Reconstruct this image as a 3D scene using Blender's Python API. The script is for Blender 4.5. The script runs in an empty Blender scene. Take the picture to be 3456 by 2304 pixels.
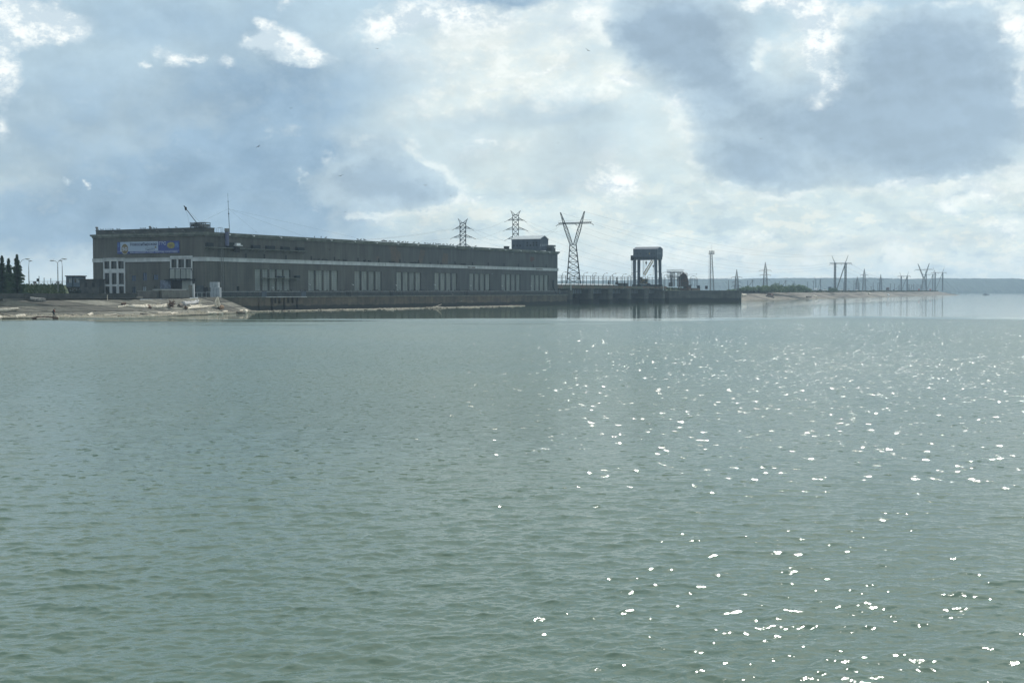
import bpy, bmesh, math, random
import numpy as np
from mathutils import Vector, Matrix
from mathutils.bvhtree import BVHTree
R = math.radians
random.seed(7)
sc = bpy.context.scene
col = sc.collection

# ------------------------------------------------------------------ camera
H = 6.2                       # eye height above the water, metres
FPX = 4506.6                  # focal length in photo pixels (photo 3456 x 2304)
PITCH = math.atan(172 / FPX)
cam_d = bpy.data.cameras.new('camera')
cam = bpy.data.objects.new('camera', cam_d)
col.objects.link(cam)
cam_d.sensor_width = 36
cam_d.lens = 36 * FPX / 3456
cam_d.clip_start = 0.5
cam_d.clip_end = 60000
cam.location = (0, 0, H)
cam.rotation_euler = (R(90) - PITCH, 0, 0)
sc.camera = cam

# ------------------------------------------------------------------ light and exposure
SUN_AZ, SUN_EL = R(20), R(46)
sun_d = bpy.data.lights.new('sun', 'SUN')
sun_d.energy = 3.4
sun_d.angle = R(0.5)
sun_d.color = (1.0, 0.95, 0.87)
sun = bpy.data.objects.new('sun', sun_d)
col.objects.link(sun)
sdir = Vector((math.sin(SUN_AZ) * math.cos(SUN_EL), math.cos(SUN_AZ) * math.cos(SUN_EL), math.sin(SUN_EL)))
sun.rotation_euler = sdir.to_track_quat('Z', 'Y').to_euler()
sc.view_settings.view_transform = 'Standard'
sc.view_settings.look = 'None'
sc.view_settings.exposure = 0.13
sc.view_settings.gamma = 1
sc.cycles.volume_bounces = 1
sc.cycles.max_bounces = 6
sc.cycles.diffuse_bounces = 2
sc.cycles.glossy_bounces = 3
sc.cycles.volume_max_steps = 64
sc.cycles.use_denoising = True
try:
    sc.cycles.denoising_prefilter = 'ACCURATE'
except Exception:
    pass


def lin(r, g, b):
    f = lambda c: (c / 255 / 12.92) if c / 255 <= 0.04045 else ((c / 255 + 0.055) / 1.055) ** 2.4
    return (f(r), f(g), f(b), 1)


# ------------------------------------------------------------------ sky (world): clear sky with procedural clouds by direction
world = bpy.data.worlds.new('World')
sc.world = world
world.use_nodes = True
NT = world.node_tree
for n in list(NT.nodes):
    NT.nodes.remove(n)


def mk(tree):
    def N(t, **kw):
        n = tree.nodes.new(t)
        for k, v in kw.items():
            if k == 'ins':
                for kk, vv in v.items():
                    if isinstance(vv, bpy.types.NodeSocket):
                        tree.links.new(vv, n.inputs[kk])
                    else:
                        n.inputs[kk].default_value = vv
            else:
                setattr(n, k, v)
        return n
    return N


def mathn(N, op, a, b=0.0, clamp=False):
    return N('ShaderNodeMath', operation=op, use_clamp=clamp, ins={0: a, 1: b}).outputs[0]


def mrange(N, v, a, b, c=0.0, d=1.0, smooth=True):
    return N('ShaderNodeMapRange', interpolation_type='SMOOTHSTEP' if smooth else 'LINEAR',
             ins={'Value': v, 'From Min': a, 'From Max': b, 'To Min': c, 'To Max': d}).outputs['Result']


def mixc(N, f, a, b):
    return N('ShaderNodeMix', data_type='RGBA', ins={0: f, 6: a, 7: b}).outputs[2]


def mulc(N, f, a, b):
    n = N('ShaderNodeMix', data_type='RGBA', ins={0: f, 6: a, 7: b})
    n.blend_type = 'MULTIPLY'
    return n.outputs[2]


W = mk(NT)
tc = W('ShaderNodeTexCoord')
dirv = tc.outputs['Generated']
sep = W('ShaderNodeSeparateXYZ', ins={0: dirv})
sx, sy, sz = sep.outputs
# direction on a tangent plane around the view azimuth, in units where the whole dome front spans a few thousand
fy = mathn(W, 'SUBTRACT', mathn(W, 'MULTIPLY', sy, math.cos(PITCH)), mathn(W, 'MULTIPLY', sz, math.sin(PITCH)))
fz = mathn(W, 'ADD', mathn(W, 'MULTIPLY', sy, math.sin(PITCH)), mathn(W, 'MULTIPLY', sz, math.cos(PITCH)))
fy = mathn(W, 'MAXIMUM', mathn(W, 'ABSOLUTE', fy), 0.12)
U = mathn(W, 'ADD', mathn(W, 'MULTIPLY', mathn(W, 'DIVIDE', sx, fy), 3067.0), 1176.0)
V = mathn(W, 'SUBTRACT', 784.0, mathn(W, 'MULTIPLY', mathn(W, 'DIVIDE', fz, fy), 3067.0))
uv = W('ShaderNodeCombineXYZ', ins={0: U, 1: V}).outputs[0]
dpx = W('ShaderNodeVectorMath', operation='SCALE', ins={0: dirv, 'Scale': 3.067}).outputs[0]
stretch = W('ShaderNodeVectorMath', operation='MULTIPLY', ins={0: dpx, 1: (1, 1, 1.5)}).outputs[0]


def wnoise(scale, detail=6, rough=0.6, vec=stretch, off=None, out='Fac'):
    if off:
        vec = W('ShaderNodeVectorMath', operation='ADD', ins={0: vec, 1: off}).outputs[0]
    return W('ShaderNodeTexNoise', ins={'Vector': vec, 'Scale': scale, 'Detail': detail, 'Roughness': rough}).outputs[out]


def warped(amount, scale, detail=5):
    c = wnoise(scale, detail, 0.62, out='Color')
    c = W('ShaderNodeVectorMath', operation='SUBTRACT', ins={0: c, 1: (0.5, 0.5, 0.5)}).outputs[0]
    c = W('ShaderNodeVectorMath', operation='SCALE', ins={0: c, 'Scale': amount}).outputs[0]
    c = W('ShaderNodeVectorMath', operation='MULTIPLY', ins={0: c, 1: (1.0, 0.7, 0.0)}).outputs[0]
    return W('ShaderNodeVectorMath', operation='ADD', ins={0: uv, 1: c}).outputs[0]


def field(blobs, vec, grow=1.4, gain=1.35):
    """sum of soft elliptical patches (one spherical gradient each)"""
    tot = 0.0
    for (u, v, ru, rv, rot, amp) in blobs:
        g = W('ShaderNodeTexGradient', gradient_type='SPHERICAL', ins={'Vector': vec})
        g.texture_mapping.vector_type = 'TEXTURE'
        g.texture_mapping.translation = (u, v, 0)
        g.texture_mapping.rotation = (0, 0, R(rot))
        g.texture_mapping.scale = (ru * grow, rv * grow, 1)
        m = W('ShaderNodeMath', operation='MULTIPLY_ADD', ins={0: g.outputs['Fac'], 1: amp * gain, 2: tot})
        tot = m.outputs[0]
    return tot


DARK = [(150, 300, 620, 270, 0, .60), (330, 490, 560, 110, -8, .75), (620, 330, 260, 210, 10, .50), (690, 190, 210, 90, 5, .35),
        (640, 450, 200, 120, 0, .4), (560, 545, 500, 60, 0, .45), (1300, 70, 60, 20, 0, .3), (900, 150, 120, 50, 0, .25),
        (860, 50, 600, 60, 0, .12), (1330, 330, 120, 110, 0, .3), (1180, 270, 200, 26, -6, .25), (1060, 330, 80, 60, 0, .2), (1240, 430, 160, 30, 0, .2), (1150, 0, 100, 20, 0, .7), (420, 30, 260, 60, 0, .35),
        (2000, 560, 300, 16, -3, .2), (2150, 30, 200, 50, 0, .3)]
HEAVY = [(885, 432, 165, 60, -4, 1.15), (865, 365, 90, 62, -20, .9), (970, 452, 100, 32, 5, .6), (785, 412, 80, 55, 0, .45),
         (1540, 50, 170, 90, 15, .95), (1590, 160, 150, 100, 30, .95), (1480, 100, 90, 60, 0, .55), (1700, 240, 150, 70, 40, .8), (1670, 330, 120, 60, 30, .7), (1740, 395, 150, 52, 8, 1.0),
         (1950, 330, 230, 95, 0, 1.0), (2130, 230, 210, 150, 0, .95), (2060, 120, 120, 100, 0, .7), (2270, 300, 180, 120, 0, .8), (2240, 90, 160, 120, 0, .6), (2050, 210, 260, 200, 0, .5), (1640, 60, 170, 110, 0, .4), (1850, 250, 120, 90, 0, .7), (2130, 380, 160, 40, -8, .5),
         (2190, 450, 80, 24, -20, .45), (1480, 70, 60, 26, 0, .4)]
SOFT = [(1230, 120, 300, 110, -12, .62), (1120, 215, 260, 46, -14, .5), (1190, 330, 280, 90, 0, .32), (1440, 190, 110, 60, 10, .5),
        (150, 580, 340, 42, -14, .95), (120, 625, 400, 40, 0, .6), (1400, 420, 110, 60, 0, .35), (1560, 300, 70, 80, 35, .5), (1680, 455, 200, 20, 6, .3),
        (2250, 430, 170, 45, -10, .6), (1900, 590, 700, 60, 0, .5), (2320, 140, 60, 190, 0, .7), (1250, 610, 800, 50, 0, .35),
        (785, 335, 36, 50, -20, .4), (1000, 470, 330, 30, 6, .35), (640, 520, 100, 16, 0, .2), (1860, 120, 80, 150, 10, .5),
        (940, 120, 190, 60, 0, .3), (400, 290, 130, 40, -25, .18), (1130, 60, 240, 50, 0, .5)]
CRISP = [(50, 30, 135, 45, 10, .9), (95, 70, 105, 36, -8, .9), (165, 85, 45, 20, 0, .6), (8, 160, 44, 70, 0, .9), (0, 290, 28, 46, 0, .55),
         (392, 134, 40, 20, 15, .85), (455, 138, 28, 10, 10, .6), (330, 150, 16, 9, -20, .55), (519, 138, 18, 14, -30, .55),
         (645, 105, 75, 36, 12, 1.0), (715, 133, 62, 20, 6, .9), (610, 62, 34, 20, 25, .7), (590, 100, 40, 16, 0, .6),
         (880, 60, 70, 40, -15, .8), (980, 35, 110, 42, -5, .7), (1120, 50, 110, 36, 0, .6), (1330, 30, 90, 26, 0, .5),
         (1870, 30, 78, 60, 40, 1.0), (1885, 110, 52, 55, 60, .75), (1770, 8, 90, 18, 0, .8), (1900, 185, 52, 34, 50, .6), (1880, 235, 30, 26, 0, .5),
         (2335, 70, 46, 42, -20, .85), (2345, 190, 20, 80, 0, .4), (1400, 425, 62, 40, 15, .65), (1450, 425, 44, 30, 0, .45), (1435, 184, 50, 16, 10, .6),
         (150, 423, 15, 8, 0, .55), (198, 428, 11, 6, 0, .5), (1085, 462, 48, 7, -6, .5), (1452, 518, 26, 11, 0, .45), 
         (1560, 230, 44, 26, 40, .45), (2150, 455, 70, 16, 30, .45), (2270, 440, 70, 34, 20, .5), (2090, 415, 60, 12, -12, .45), (2300, 520, 90, 30, 0, .4),
         (1250, 160, 150, 9, -12, .4), (1140, 210, 90, 7, -12, .4), (1130, 330, 60, 8, 8, .35), (660, 6, 40, 14, -40, .4),
         (1640, 440, 90, 8, 30, .4), (2200, 405, 200, 7, -8, .35), (1760, 540, 60, 16, 0, .35), (2180, 560, 80, 18, 0, .35)]

n_big = wnoise(1.4, 7, 0.58)
n_mid = wnoise(9.5, 8, 0.62, off=(3.1, 7.7, 1.3))
n_fine = wnoise(34.0, 6, 0.68, off=(9.1, 2.7, 5.3))
n_lit = wnoise(9.5, 5, 0.58, off=(3.1 - 0.012, 7.7, 1.3 - 0.030))
mott = wnoise(5.0, 7, 0.6, off=(1.7, 4.1, 8.8))
vec_soft = warped(210.0, 5.0, 7)
vec_crisp = warped(95.0, 15.0, 8)

emb = mrange(W, mathn(W, 'SUBTRACT', n_lit, n_mid), -0.10, 0.10, -1.0, 1.0, False)     # relief: billows lit from above right
# generic cloud cover all around the dome
sub = lambda a_, k_: mathn(W, 'MULTIPLY', mathn(W, 'SUBTRACT', a_, 0.5), k_)
nz = mathn(W, 'ADD', sub(n_mid, 1.5), sub(n_fine, 0.8))
base = mixc(W, mrange(W, V, -400.0, 640.0), lin(168, 196, 214), lin(199, 214, 215))
gen = mrange(W, n_big, 0.46, 0.56)
outside = mathn(W, 'MAXIMUM', mrange(W, U, 2450.0, 2900.0), mathn(W, 'MAXIMUM', mrange(W, U, -80.0, -500.0), mrange(W, V, -30.0, -500.0)))
soft = mathn(W, 'MULTIPLY', field(SOFT, vec_soft), mrange(W, n_mid, 0.3, 0.7, 0.5, 1.4))
soft = mathn(W, 'ADD', soft, mathn(W, 'MULTIPLY', mathn(W, 'MULTIPLY', mrange(W, n_big, 0.50, 0.42), outside), 1.0), True)
skyc = mixc(W, mathn(W, 'MULTIPLY', soft, 0.85, True), base, lin(227, 233, 227))
# small rounded puffs, flattened towards the horizon
hv = W('ShaderNodeVectorMath', operation='MULTIPLY', ins={0: dpx, 1: (1, 1, 2.4)}).outputs[0]
n_hor = wnoise(13.0, 6, 0.6, vec=hv)
horz = mathn(W, 'MULTIPLY', mrange(W, V, 330.0, 520.0), mrange(W, n_big, 0.35, 0.55, 0.5, 1.0))
puff = mathn(W, 'MULTIPLY', mrange(W, mathn(W, 'ADD', n_mid, sub(n_fine, 0.5)), 0.50, 0.64), soft)
puff2 = mathn(W, 'MULTIPLY', mrange(W, mathn(W, 'ADD', n_hor, sub(n_fine, 0.35)), 0.50, 0.60), horz)
dim2 = mathn(W, 'MULTIPLY', mrange(W, n_hor, 0.47, 0.36), horz)
skyc = mixc(W, mathn(W, 'MULTIPLY', dim2, 0.55), skyc, lin(168, 190, 203))
skyc = mixc(W, mathn(W, 'MULTIPLY', puff2, 0.6), skyc, lin(231, 233, 223))
skyc = mixc(W, mathn(W, 'MULTIPLY', puff, 0.6), skyc, lin(238, 243, 239))
# broad grey veil (left) and generic grey away from the view
dark = mathn(W, 'MULTIPLY', field(DARK, vec_soft), mrange(W, n_mid, 0.25, 0.75, 0.65, 1.3))
dark = mathn(W, 'ADD', dark, mathn(W, 'MULTIPLY', mathn(W, 'MULTIPLY', gen, outside), 0.5), True)
skyc = mixc(W, dark, skyc, mixc(W, mrange(W, n_mid, 0.3, 0.7), lin(124, 152, 176), lin(145, 172, 193)))
# heavy cumulus with a defined edge, silver rim and darker base
hcl = mathn(W, 'ADD', field(HEAVY, vec_crisp, 1.35, 1.7), sub(n_mid, 0.85))
hcl = mathn(W, 'ADD', hcl, sub(n_fine, 0.3))
hm_ = mrange(W, hcl, 0.08, 1.15)
rim = mathn(W, 'MULTIPLY', mathn(W, 'MULTIPLY', mrange(W, hcl, 0.10, 0.44), mrange(W, hcl, 0.80, 0.48)), mrange(W, mathn(W, 'ADD', mott, sub(n_mid, 0.8)), 0.44, 0.62))
hcl = mathn(W, 'SUBTRACT', hcl, mathn(W, 'MULTIPLY', emb, 0.10))
hcol = mixc(W, mrange(W, mathn(W, 'ADD', hcl, sub(n_big, 1.6)), 0.7, 2.2), lin(172, 192, 204), lin(148, 170, 187))
skyc = mixc(W, hm_, skyc, hcol)
skyc = mixc(W, mathn(W, 'MULTIPLY', rim, 0.55), skyc, lin(232, 238, 234))
# sunlit white cumulus, shaded in their hollows
crisp = field(CRISP, vec_crisp, 1.3, 1.9)
gate = mathn(W, 'MULTIPLY', crisp, 4.0, True)
cm = mathn(W, 'ADD', crisp, mathn(W, 'MULTIPLY', nz, gate))
cmask = mrange(W, cm, 0.02, 1.45)
fl = mathn(W, 'ADD', mathn(W, 'ADD', mrange(W, mott, 0.3, 0.7, 0.94, 1.06), sub(n_mid, 0.16)), mathn(W, 'MULTIPLY', emb, mathn(W, 'ADD', 0.04, mathn(W, 'MULTIPLY', hm_, 0.012))))
skyc = W('ShaderNodeVectorMath', operation='SCALE', ins={0: skyc, 'Scale': fl}).outputs[0]
cshade = mixc(W, mrange(W, mathn(W, 'ADD', mathn(W, 'ADD', n_mid, sub(n_fine, 0.8)), mathn(W, 'MULTIPLY', emb, 0.16)), 0.36, 0.66), lin(196, 211, 219), lin(246, 249, 245))
skyc = mixc(W, mathn(W, 'MULTIPLY', cmask, 0.95), skyc, cshade)
# brighter thin cloud around the hidden sun
sd = W('ShaderNodeVectorMath', operation='DOT_PRODUCT', ins={0: dirv, 1: tuple(sdir)}).outputs['Value']
glow = mrange(W, sd, 0.85, 1.0, 1.0, 1.5)
skyc = W('ShaderNodeVectorMath', operation='SCALE', ins={0: skyc, 'Scale': glow}).outputs[0]
sky = W('ShaderNodeTexSky', sky_type='NISHITA', sun_disc=False)
sky.sun_elevation = SUN_EL
sky.sun_rotation = SUN_AZ
sky.altitude = 100
bg1 = W('ShaderNodeBackground', ins={'Color': sky.outputs[0], 'Strength': 0.05})
bg2 = W('ShaderNodeBackground', ins={'Color': skyc, 'Strength': 1.16})
addb = W('ShaderNodeMixShader', ins={0: 0.88})
NT.links.new(bg1.outputs[0], addb.inputs[1])
NT.links.new(bg2.outputs[0], addb.inputs[2])
wo = W('ShaderNodeOutputWorld')
NT.links.new(addb.outputs[0], wo.inputs['Surface'])
world.cycles.sampling_method = 'MANUAL'
world.cycles.sample_map_resolution = 512


# ------------------------------------------------------------------ materials
def pmat(name, c1, c2=None, rough=0.8, scale=1.0, detail=5, metallic=0.0, spec=0.3, bump=0.0, bscale=None, stretch=(1, 1, 1), lo=0.35, hi=0.65):
    m = bpy.data.materials.new(name)
    m.use_nodes = True
    t = m.node_tree
    N = mk(t)
    b = t.nodes['Principled BSDF']
    b.inputs['Roughness'].default_value = rough
    b.inputs['Metallic'].default_value = metallic
    b.inputs['Specular IOR Level'].default_value = spec
    tc = N('ShaderNodeTexCoord')
    v = N('ShaderNodeVectorMath', operation='MULTIPLY', ins={0: tc.outputs['Object'], 1: stretch}).outputs[0]
    c2 = c2 or tuple(x * 0.75 for x in c1[:3])
    n = N('ShaderNodeTexNoise', ins={'Vector': v, 'Scale': scale, 'Detail': detail, 'Roughness': 0.6})
    c = mixc(N, mrange(N, n.outputs['Fac'], lo, hi), tuple(c1[:3]) + (1,), tuple(c2[:3]) + (1,))
    t.links.new(c, b.inputs['Base Color'])
    if bump:
        n2 = N('ShaderNodeTexNoise', ins={'Vector': v, 'Scale': bscale or scale * 6, 'Detail': 4})
        bp = N('ShaderNodeBump', ins={'Height': n2.outputs['Fac'], 'Strength': bump, 'Distance': 0.1})
        t.links.new(bp.outputs[0], b.inputs['Normal'])
    m['N'] = 0
    return m


def facade_mat():
    """small glazed tiles: narrow tonal panels, horizontal course lines, rain streaks and grime"""
    m = pmat('tiled_facade', (0.112, 0.111, 0.097), (0.080, 0.081, 0.072), 0.75, 0.35, spec=0.25, stretch=(1, 1, 0.3))
    t = m.node_tree
    N = mk(t)
    b = t.nodes['Principled BSDF']
    src = b.inputs['Base Color'].links[0].from_socket
    tcn = [n for n in t.nodes if n.type == 'TEX_COORD'][0].outputs['Object']
    s = N('ShaderNodeSeparateXYZ', ins={0: tcn}).outputs
    # wide vertical repaired panels of slightly different tone
    a = N('ShaderNodeTexWhiteNoise', noise_dimensions='1D', ins={'W': mathn(N, 'FLOOR', mathn(N, 'DIVIDE', mathn(N, 'ADD', s[0], s[1]), 4.2))}).outputs[0]
    f = mrange(N, a, 0, 1, 0.86, 1.10, False)
    # courses
    z = mathn(N, 'FRACT', mathn(N, 'MULTIPLY', s[2], 0.9))
    crs = mrange(N, z, 0.0, 0.12, 0.86, 1.0, False)
    streak = N('ShaderNodeTexNoise', ins={'Vector': N('ShaderNodeVectorMath', operation='MULTIPLY', ins={0: tcn, 1: (1.3, 1.3, 0.06)}).outputs[0], 'Scale': 1.0, 'Detail': 6}).outputs['Fac']
    st = mrange(N, streak, 0.35, 0.7, 0.85, 1.12, False)
    g = mathn(N, 'MULTIPLY', mathn(N, 'MULTIPLY', f, crs), st)
    c = N('ShaderNodeVectorMath', operation='SCALE', ins={0: src, 'Scale': g}).outputs[0]
    # distance haze put into the tile colour, bluer towards the far end
    c = mixc(N, mrange(N, s[0], 45, 140, 0.0, 0.6), c, N('ShaderNodeVectorMath', operation='MULTIPLY', ins={0: c, 1: (0.82, 0.93, 1.12)}).outputs[0])
    t.links.new(c, b.inputs['Base Color'])
    return m


def wet_wall_mat(name, dry, mid, wetz=1.6):
    m = pmat(name, dry, mid, 0.85, 0.22, spec=0.3, stretch=(1, 1, 1.8), bump=0.3, bscale=1.5)
    t = m.node_tree
    N = mk(t)
    b = t.nodes['Principled BSDF']
    src = b.inputs['Base Color'].links[0].from_socket
    tcn = [n for n in t.nodes if n.type == 'TEX_COORD'][0].outputs['Object']
    s = N('ShaderNodeSeparateXYZ', ins={0: tcn}).outputs
    n = N('ShaderNodeTexNoise', ins={'Vector': tcn, 'Scale': 0.25, 'Detail': 6}).outputs['Fac']
    zz = mathn(N, 'ADD', s[2], mathn(N, 'MULTIPLY', mathn(N, 'SUBTRACT', n, 0.5), 1.6))
    st = N('ShaderNodeTexNoise', ins={'Vector': N('ShaderNodeVectorMath', operation='MULTIPLY', ins={0: tcn, 1: (0.7, 0.7, 0.08)}).outputs[0], 'Scale': 1.0, 'Detail': 5}).outputs['Fac']
    c = N('ShaderNodeVectorMath', operation='SCALE', ins={0: src, 'Scale': mrange(N, st, 0.3, 0.7, 0.75, 1.2, False)}).outputs[0]
    c = mixc(N, mrange(N, zz, wetz + 0.25, wetz - 0.25), c, (0.028, 0.03, 0.026, 1))
    t.links.new(c, b.inputs['Base Color'])
    return m


def slab_mat(name, c1, c2):
    """cast concrete slope slabs, weathered in big patches; the joints are modelled"""
    m = pmat(name, c1, c2, 0.9, 0.18, 6, spec=0.2, bump=0.25, bscale=3.0)
    t = m.node_tree
    N = mk(t)
    b = t.nodes['Principled BSDF']
    src = b.inputs['Base Color'].links[0].from_socket
    tcn = [n for n in t.nodes if n.type == 'TEX_COORD'][0].outputs['Object']
    s = N('ShaderNodeSeparateXYZ', ins={0: tcn}).outputs
    n = N('ShaderNodeTexNoise', ins={'Vector': tcn, 'Scale': 1.3, 'Detail': 8, 'Roughness': 0.7}).outputs['Fac']
    c = N('ShaderNodeVectorMath', operation='SCALE', ins={0: src, 'Scale': mrange(N, n, 0.3, 0.7, 0.72, 1.22, False)}).outputs[0]
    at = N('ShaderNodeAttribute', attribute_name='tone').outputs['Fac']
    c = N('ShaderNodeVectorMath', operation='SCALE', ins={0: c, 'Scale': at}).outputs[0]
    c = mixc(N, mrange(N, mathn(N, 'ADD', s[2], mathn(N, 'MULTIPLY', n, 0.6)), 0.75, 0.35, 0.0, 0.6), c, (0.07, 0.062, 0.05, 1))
    t.links.new(c, b.inputs['Base Color'])
    return m


def vary(m, lo=0.86, hi=1.12):
    t = m.node_tree
    N = mk(t)
    b = t.nodes['Principled BSDF']
    src = b.inputs['Base Color'].links[0].from_socket
    rn = N('ShaderNodeObjectInfo').outputs['Random']
    c = N('ShaderNodeVectorMath', operation='SCALE', ins={0: src, 'Scale': mrange(N, rn, 0, 1, lo, hi, False)}).outputs[0]
    t.links.new(c, b.inputs['Base Color'])
    return m


M = {
    'tile': facade_mat(),
    'concrete': pmat('concrete', (0.17, 0.165, 0.14), (0.11, 0.108, 0.095), 0.9, 0.5, bump=0.2),
    'conc_dark': pmat('dark_concrete', (0.085, 0.087, 0.08), (0.05, 0.053, 0.05), 0.9, 0.4, bump=0.2),
    'white': pmat('white_paint', (0.52, 0.54, 0.54), (0.38, 0.40, 0.405), 0.7, 0.6, stretch=(1, 1, 0.4)),
    'cornice': pmat('grey_render', (0.20, 0.21, 0.185), (0.11, 0.125, 0.11), 0.85, 0.5, detail=8, stretch=(1, 1, 0.5)),
    'panel': vary(pmat('window_panel', (0.26, 0.28, 0.255), (0.195, 0.215, 0.20), 0.6, 0.8, stretch=(1, 1, 0.3))),
    'glass': pmat('dark_glass', (0.04, 0.045, 0.042), (0.06, 0.06, 0.055), 0.15, 1.5, spec=0.5),
    'blueglass': pmat('blue_window', (0.05, 0.08, 0.15), (0.07, 0.10, 0.16), 0.2, 2.0, spec=0.5),
    'dark': pmat('dark_opening', (0.03, 0.03, 0.03), (0.02, 0.02, 0.02), 0.9, 1.0),
    'roof': pmat('roof_sheet', (0.42, 0.44, 0.44), (0.32, 0.34, 0.34), 0.35, 1.0, metallic=0.3, spec=0.6),
    'tar': pmat('roof_felt', (0.07, 0.07, 0.07), (0.05, 0.05, 0.05), 0.9, 1.0),
    'steel': pmat('painted_steel', (0.035, 0.042, 0.045), (0.025, 0.03, 0.033), 0.85, 2.0, spec=0.1),
    'steel_lt': pmat('grey_steel', (0.20, 0.205, 0.205), (0.13, 0.135, 0.135), 0.75, 2.0, spec=0.15),
    'blue_steel': pmat('blue_grey_steel', (0.085, 0.105, 0.13), (0.06, 0.078, 0.10), 0.7, 0.6, spec=0.2, stretch=(1, 1, 0.3)),
    'pipe': pmat('pipe_paint', (0.11, 0.12, 0.20), (0.09, 0.10, 0.15), 0.5, 1.0),
    'rust': pmat('rusted_steel', (0.16, 0.085, 0.05), (0.10, 0.06, 0.04), 0.85, 1.5),
    'railing': pmat('rail_paint', (0.07, 0.085, 0.09), (0.05, 0.06, 0.065), 0.6, 1.0),
    'gate': pmat('gate_leaf', (0.27, 0.34, 0.42), (0.2, 0.26, 0.33), 0.6, 1.2),
    'wood': pmat('bleached_wood', (0.74, 0.66, 0.54), (0.52, 0.45, 0.35), 0.85, 3.0, bump=0.4),
    'wood_dk': pmat('wet_wood', (0.16, 0.13, 0.10), (0.08, 0.065, 0.05), 0.8, 3.0, bump=0.4),
    'wood_red': pmat('brown_roots', (0.15, 0.075, 0.045), (0.07, 0.045, 0.03), 0.85, 3.0),
    'grass': pmat('grass', (0.05, 0.075, 0.02), (0.032, 0.048, 0.015), 0.9, 1.2, detail=8, bump=0.6),
    'soil': pmat('dry_soil', (0.11, 0.095, 0.065), (0.075, 0.075, 0.04), 0.95, 0.6, detail=8, bump=0.4),
    'asphalt': pmat('asphalt', (0.055, 0.055, 0.055), (0.04, 0.04, 0.04), 0.9, 2.0),
    'fir': pmat('fir_needles', (0.07, 0.12, 0.055), (0.04, 0.075, 0.038), 0.85, 2.5),
    'leaf': pmat('bush_leaves', (0.20, 0.26, 0.13), (0.13, 0.18, 0.09), 0.85, 0.6),
    'bark': pmat('bark', (0.09, 0.07, 0.05), (0.05, 0.04, 0.03), 0.9, 3.0),
    'forest': pmat('forest', (0.03, 0.05, 0.035), (0.018, 0.032, 0.024), 0.95, 0.03, detail=9),
    'bird': pmat('dark_feathers', (0.03, 0.03, 0.032), (0.02, 0.02, 0.02), 0.7, 9.0),
    'gull': pmat('pale_feathers', (0.45, 0.45, 0.45), (0.3, 0.3, 0.3), 0.7, 9.0),
    'yellow': pmat('faded_yellow_paint', (0.42, 0.29, 0.06), (0.26, 0.18, 0.06), 0.6, 2.0),
    'lampglass': pmat('pale_lamp_shell', (0.72, 0.74, 0.74), (0.6, 0.6, 0.6), 0.25, 2.0, spec=0.6),
    'wire': pmat('conductor', (0.10, 0.11, 0.12), (0.1, 0.1, 0.1), 0.6, 1.0, metallic=0.4),
    'carwhite': pmat('white_car_paint', (0.72, 0.73, 0.74), (0.66, 0.67, 0.68), 0.25, 0.5, spec=0.6),
    'cardark': pmat('dark_car_paint', (0.03, 0.035, 0.045), (0.025, 0.03, 0.035), 0.25, 0.5, spec=0.6),
    'carred': pmat('red_car_paint', (0.38, 0.06, 0.04), (0.3, 0.05, 0.035), 0.25, 0.5, spec=0.6),
    'carblue': pmat('blue_truck_paint', (0.05, 0.08, 0.16), (0.04, 0.06, 0.12), 0.35, 0.5, spec=0.6),
    'rubber': pmat('rubber', (0.02, 0.02, 0.02), (0.015, 0.015, 0.015), 0.9, 1.0),
    'cloth_dk': pmat('black_cloth', (0.018, 0.018, 0.02), (0.012, 0.012, 0.014), 0.9, 6.0),
    'cloth_red': pmat('red_cloth', (0.30, 0.025, 0.03), (0.2, 0.02, 0.02), 0.9, 6.0),
    'skin': pmat('skin', (0.42, 0.26, 0.18), (0.38, 0.23, 0.16), 0.6, 6.0),
    'bare': pmat('bare_plaster', (0.135, 0.10, 0.08), (0.09, 0.085, 0.072), 0.9, 0.9, detail=8),
    'bare_red': pmat('exposed_brick', (0.12, 0.06, 0.045), (0.09, 0.05, 0.042), 0.9, 1.2),
    'pane_lt': pmat('pale_glass', (0.30, 0.34, 0.36), (0.22, 0.26, 0.28), 0.15, 1.0, spec=0.5),
    'booth': pmat('booth_paint', (0.10, 0.14, 0.18), (0.075, 0.11, 0.14), 0.7, 1.0),
    'b_blue': pmat('banner_blue', (0.035, 0.06, 0.24), (0.03, 0.048, 0.19), 0.5, 0.3),
    'b_pale': pmat('banner_pale', (0.33, 0.41, 0.52), (0.30, 0.38, 0.49), 0.5, 0.2),
    'b_text': pmat('banner_ink', (0.015, 0.018, 0.07), (0.012, 0.016, 0.06), 0.5, 1.0),
    'b_white': pmat('banner_white', (0.40, 0.44, 0.52), (0.36, 0.4, 0.48), 0.5, 1.0),
    'b_gold': pmat('banner_gold', (0.20, 0.15, 0.055), (0.15, 0.115, 0.05), 0.5, 1.0),
    'b_yel': pmat('banner_yellow', (0.33, 0.29, 0.05), (0.2, 0.2, 0.05), 0.5, 0.9),
    'b_sky': pmat('banner_sky_blue', (0.09, 0.19, 0.38), (0.04, 0.08, 0.26), 0.5, 0.8),
    'wall_base': wet_wall_mat('quay_concrete', (0.115, 0.098, 0.07), (0.07, 0.065, 0.052)),
    'pier': wet_wall_mat('pier_concrete', (0.10, 0.104, 0.092), (0.068, 0.072, 0.066), 2.2),
    'slab': slab_mat('slope_slabs', (0.16, 0.151, 0.122), (0.10, 0.097, 0.08)),
    'slab2': slab_mat('far_slope_slabs', (0.20, 0.175, 0.14), (0.14, 0.125, 0.10)),
}


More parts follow.
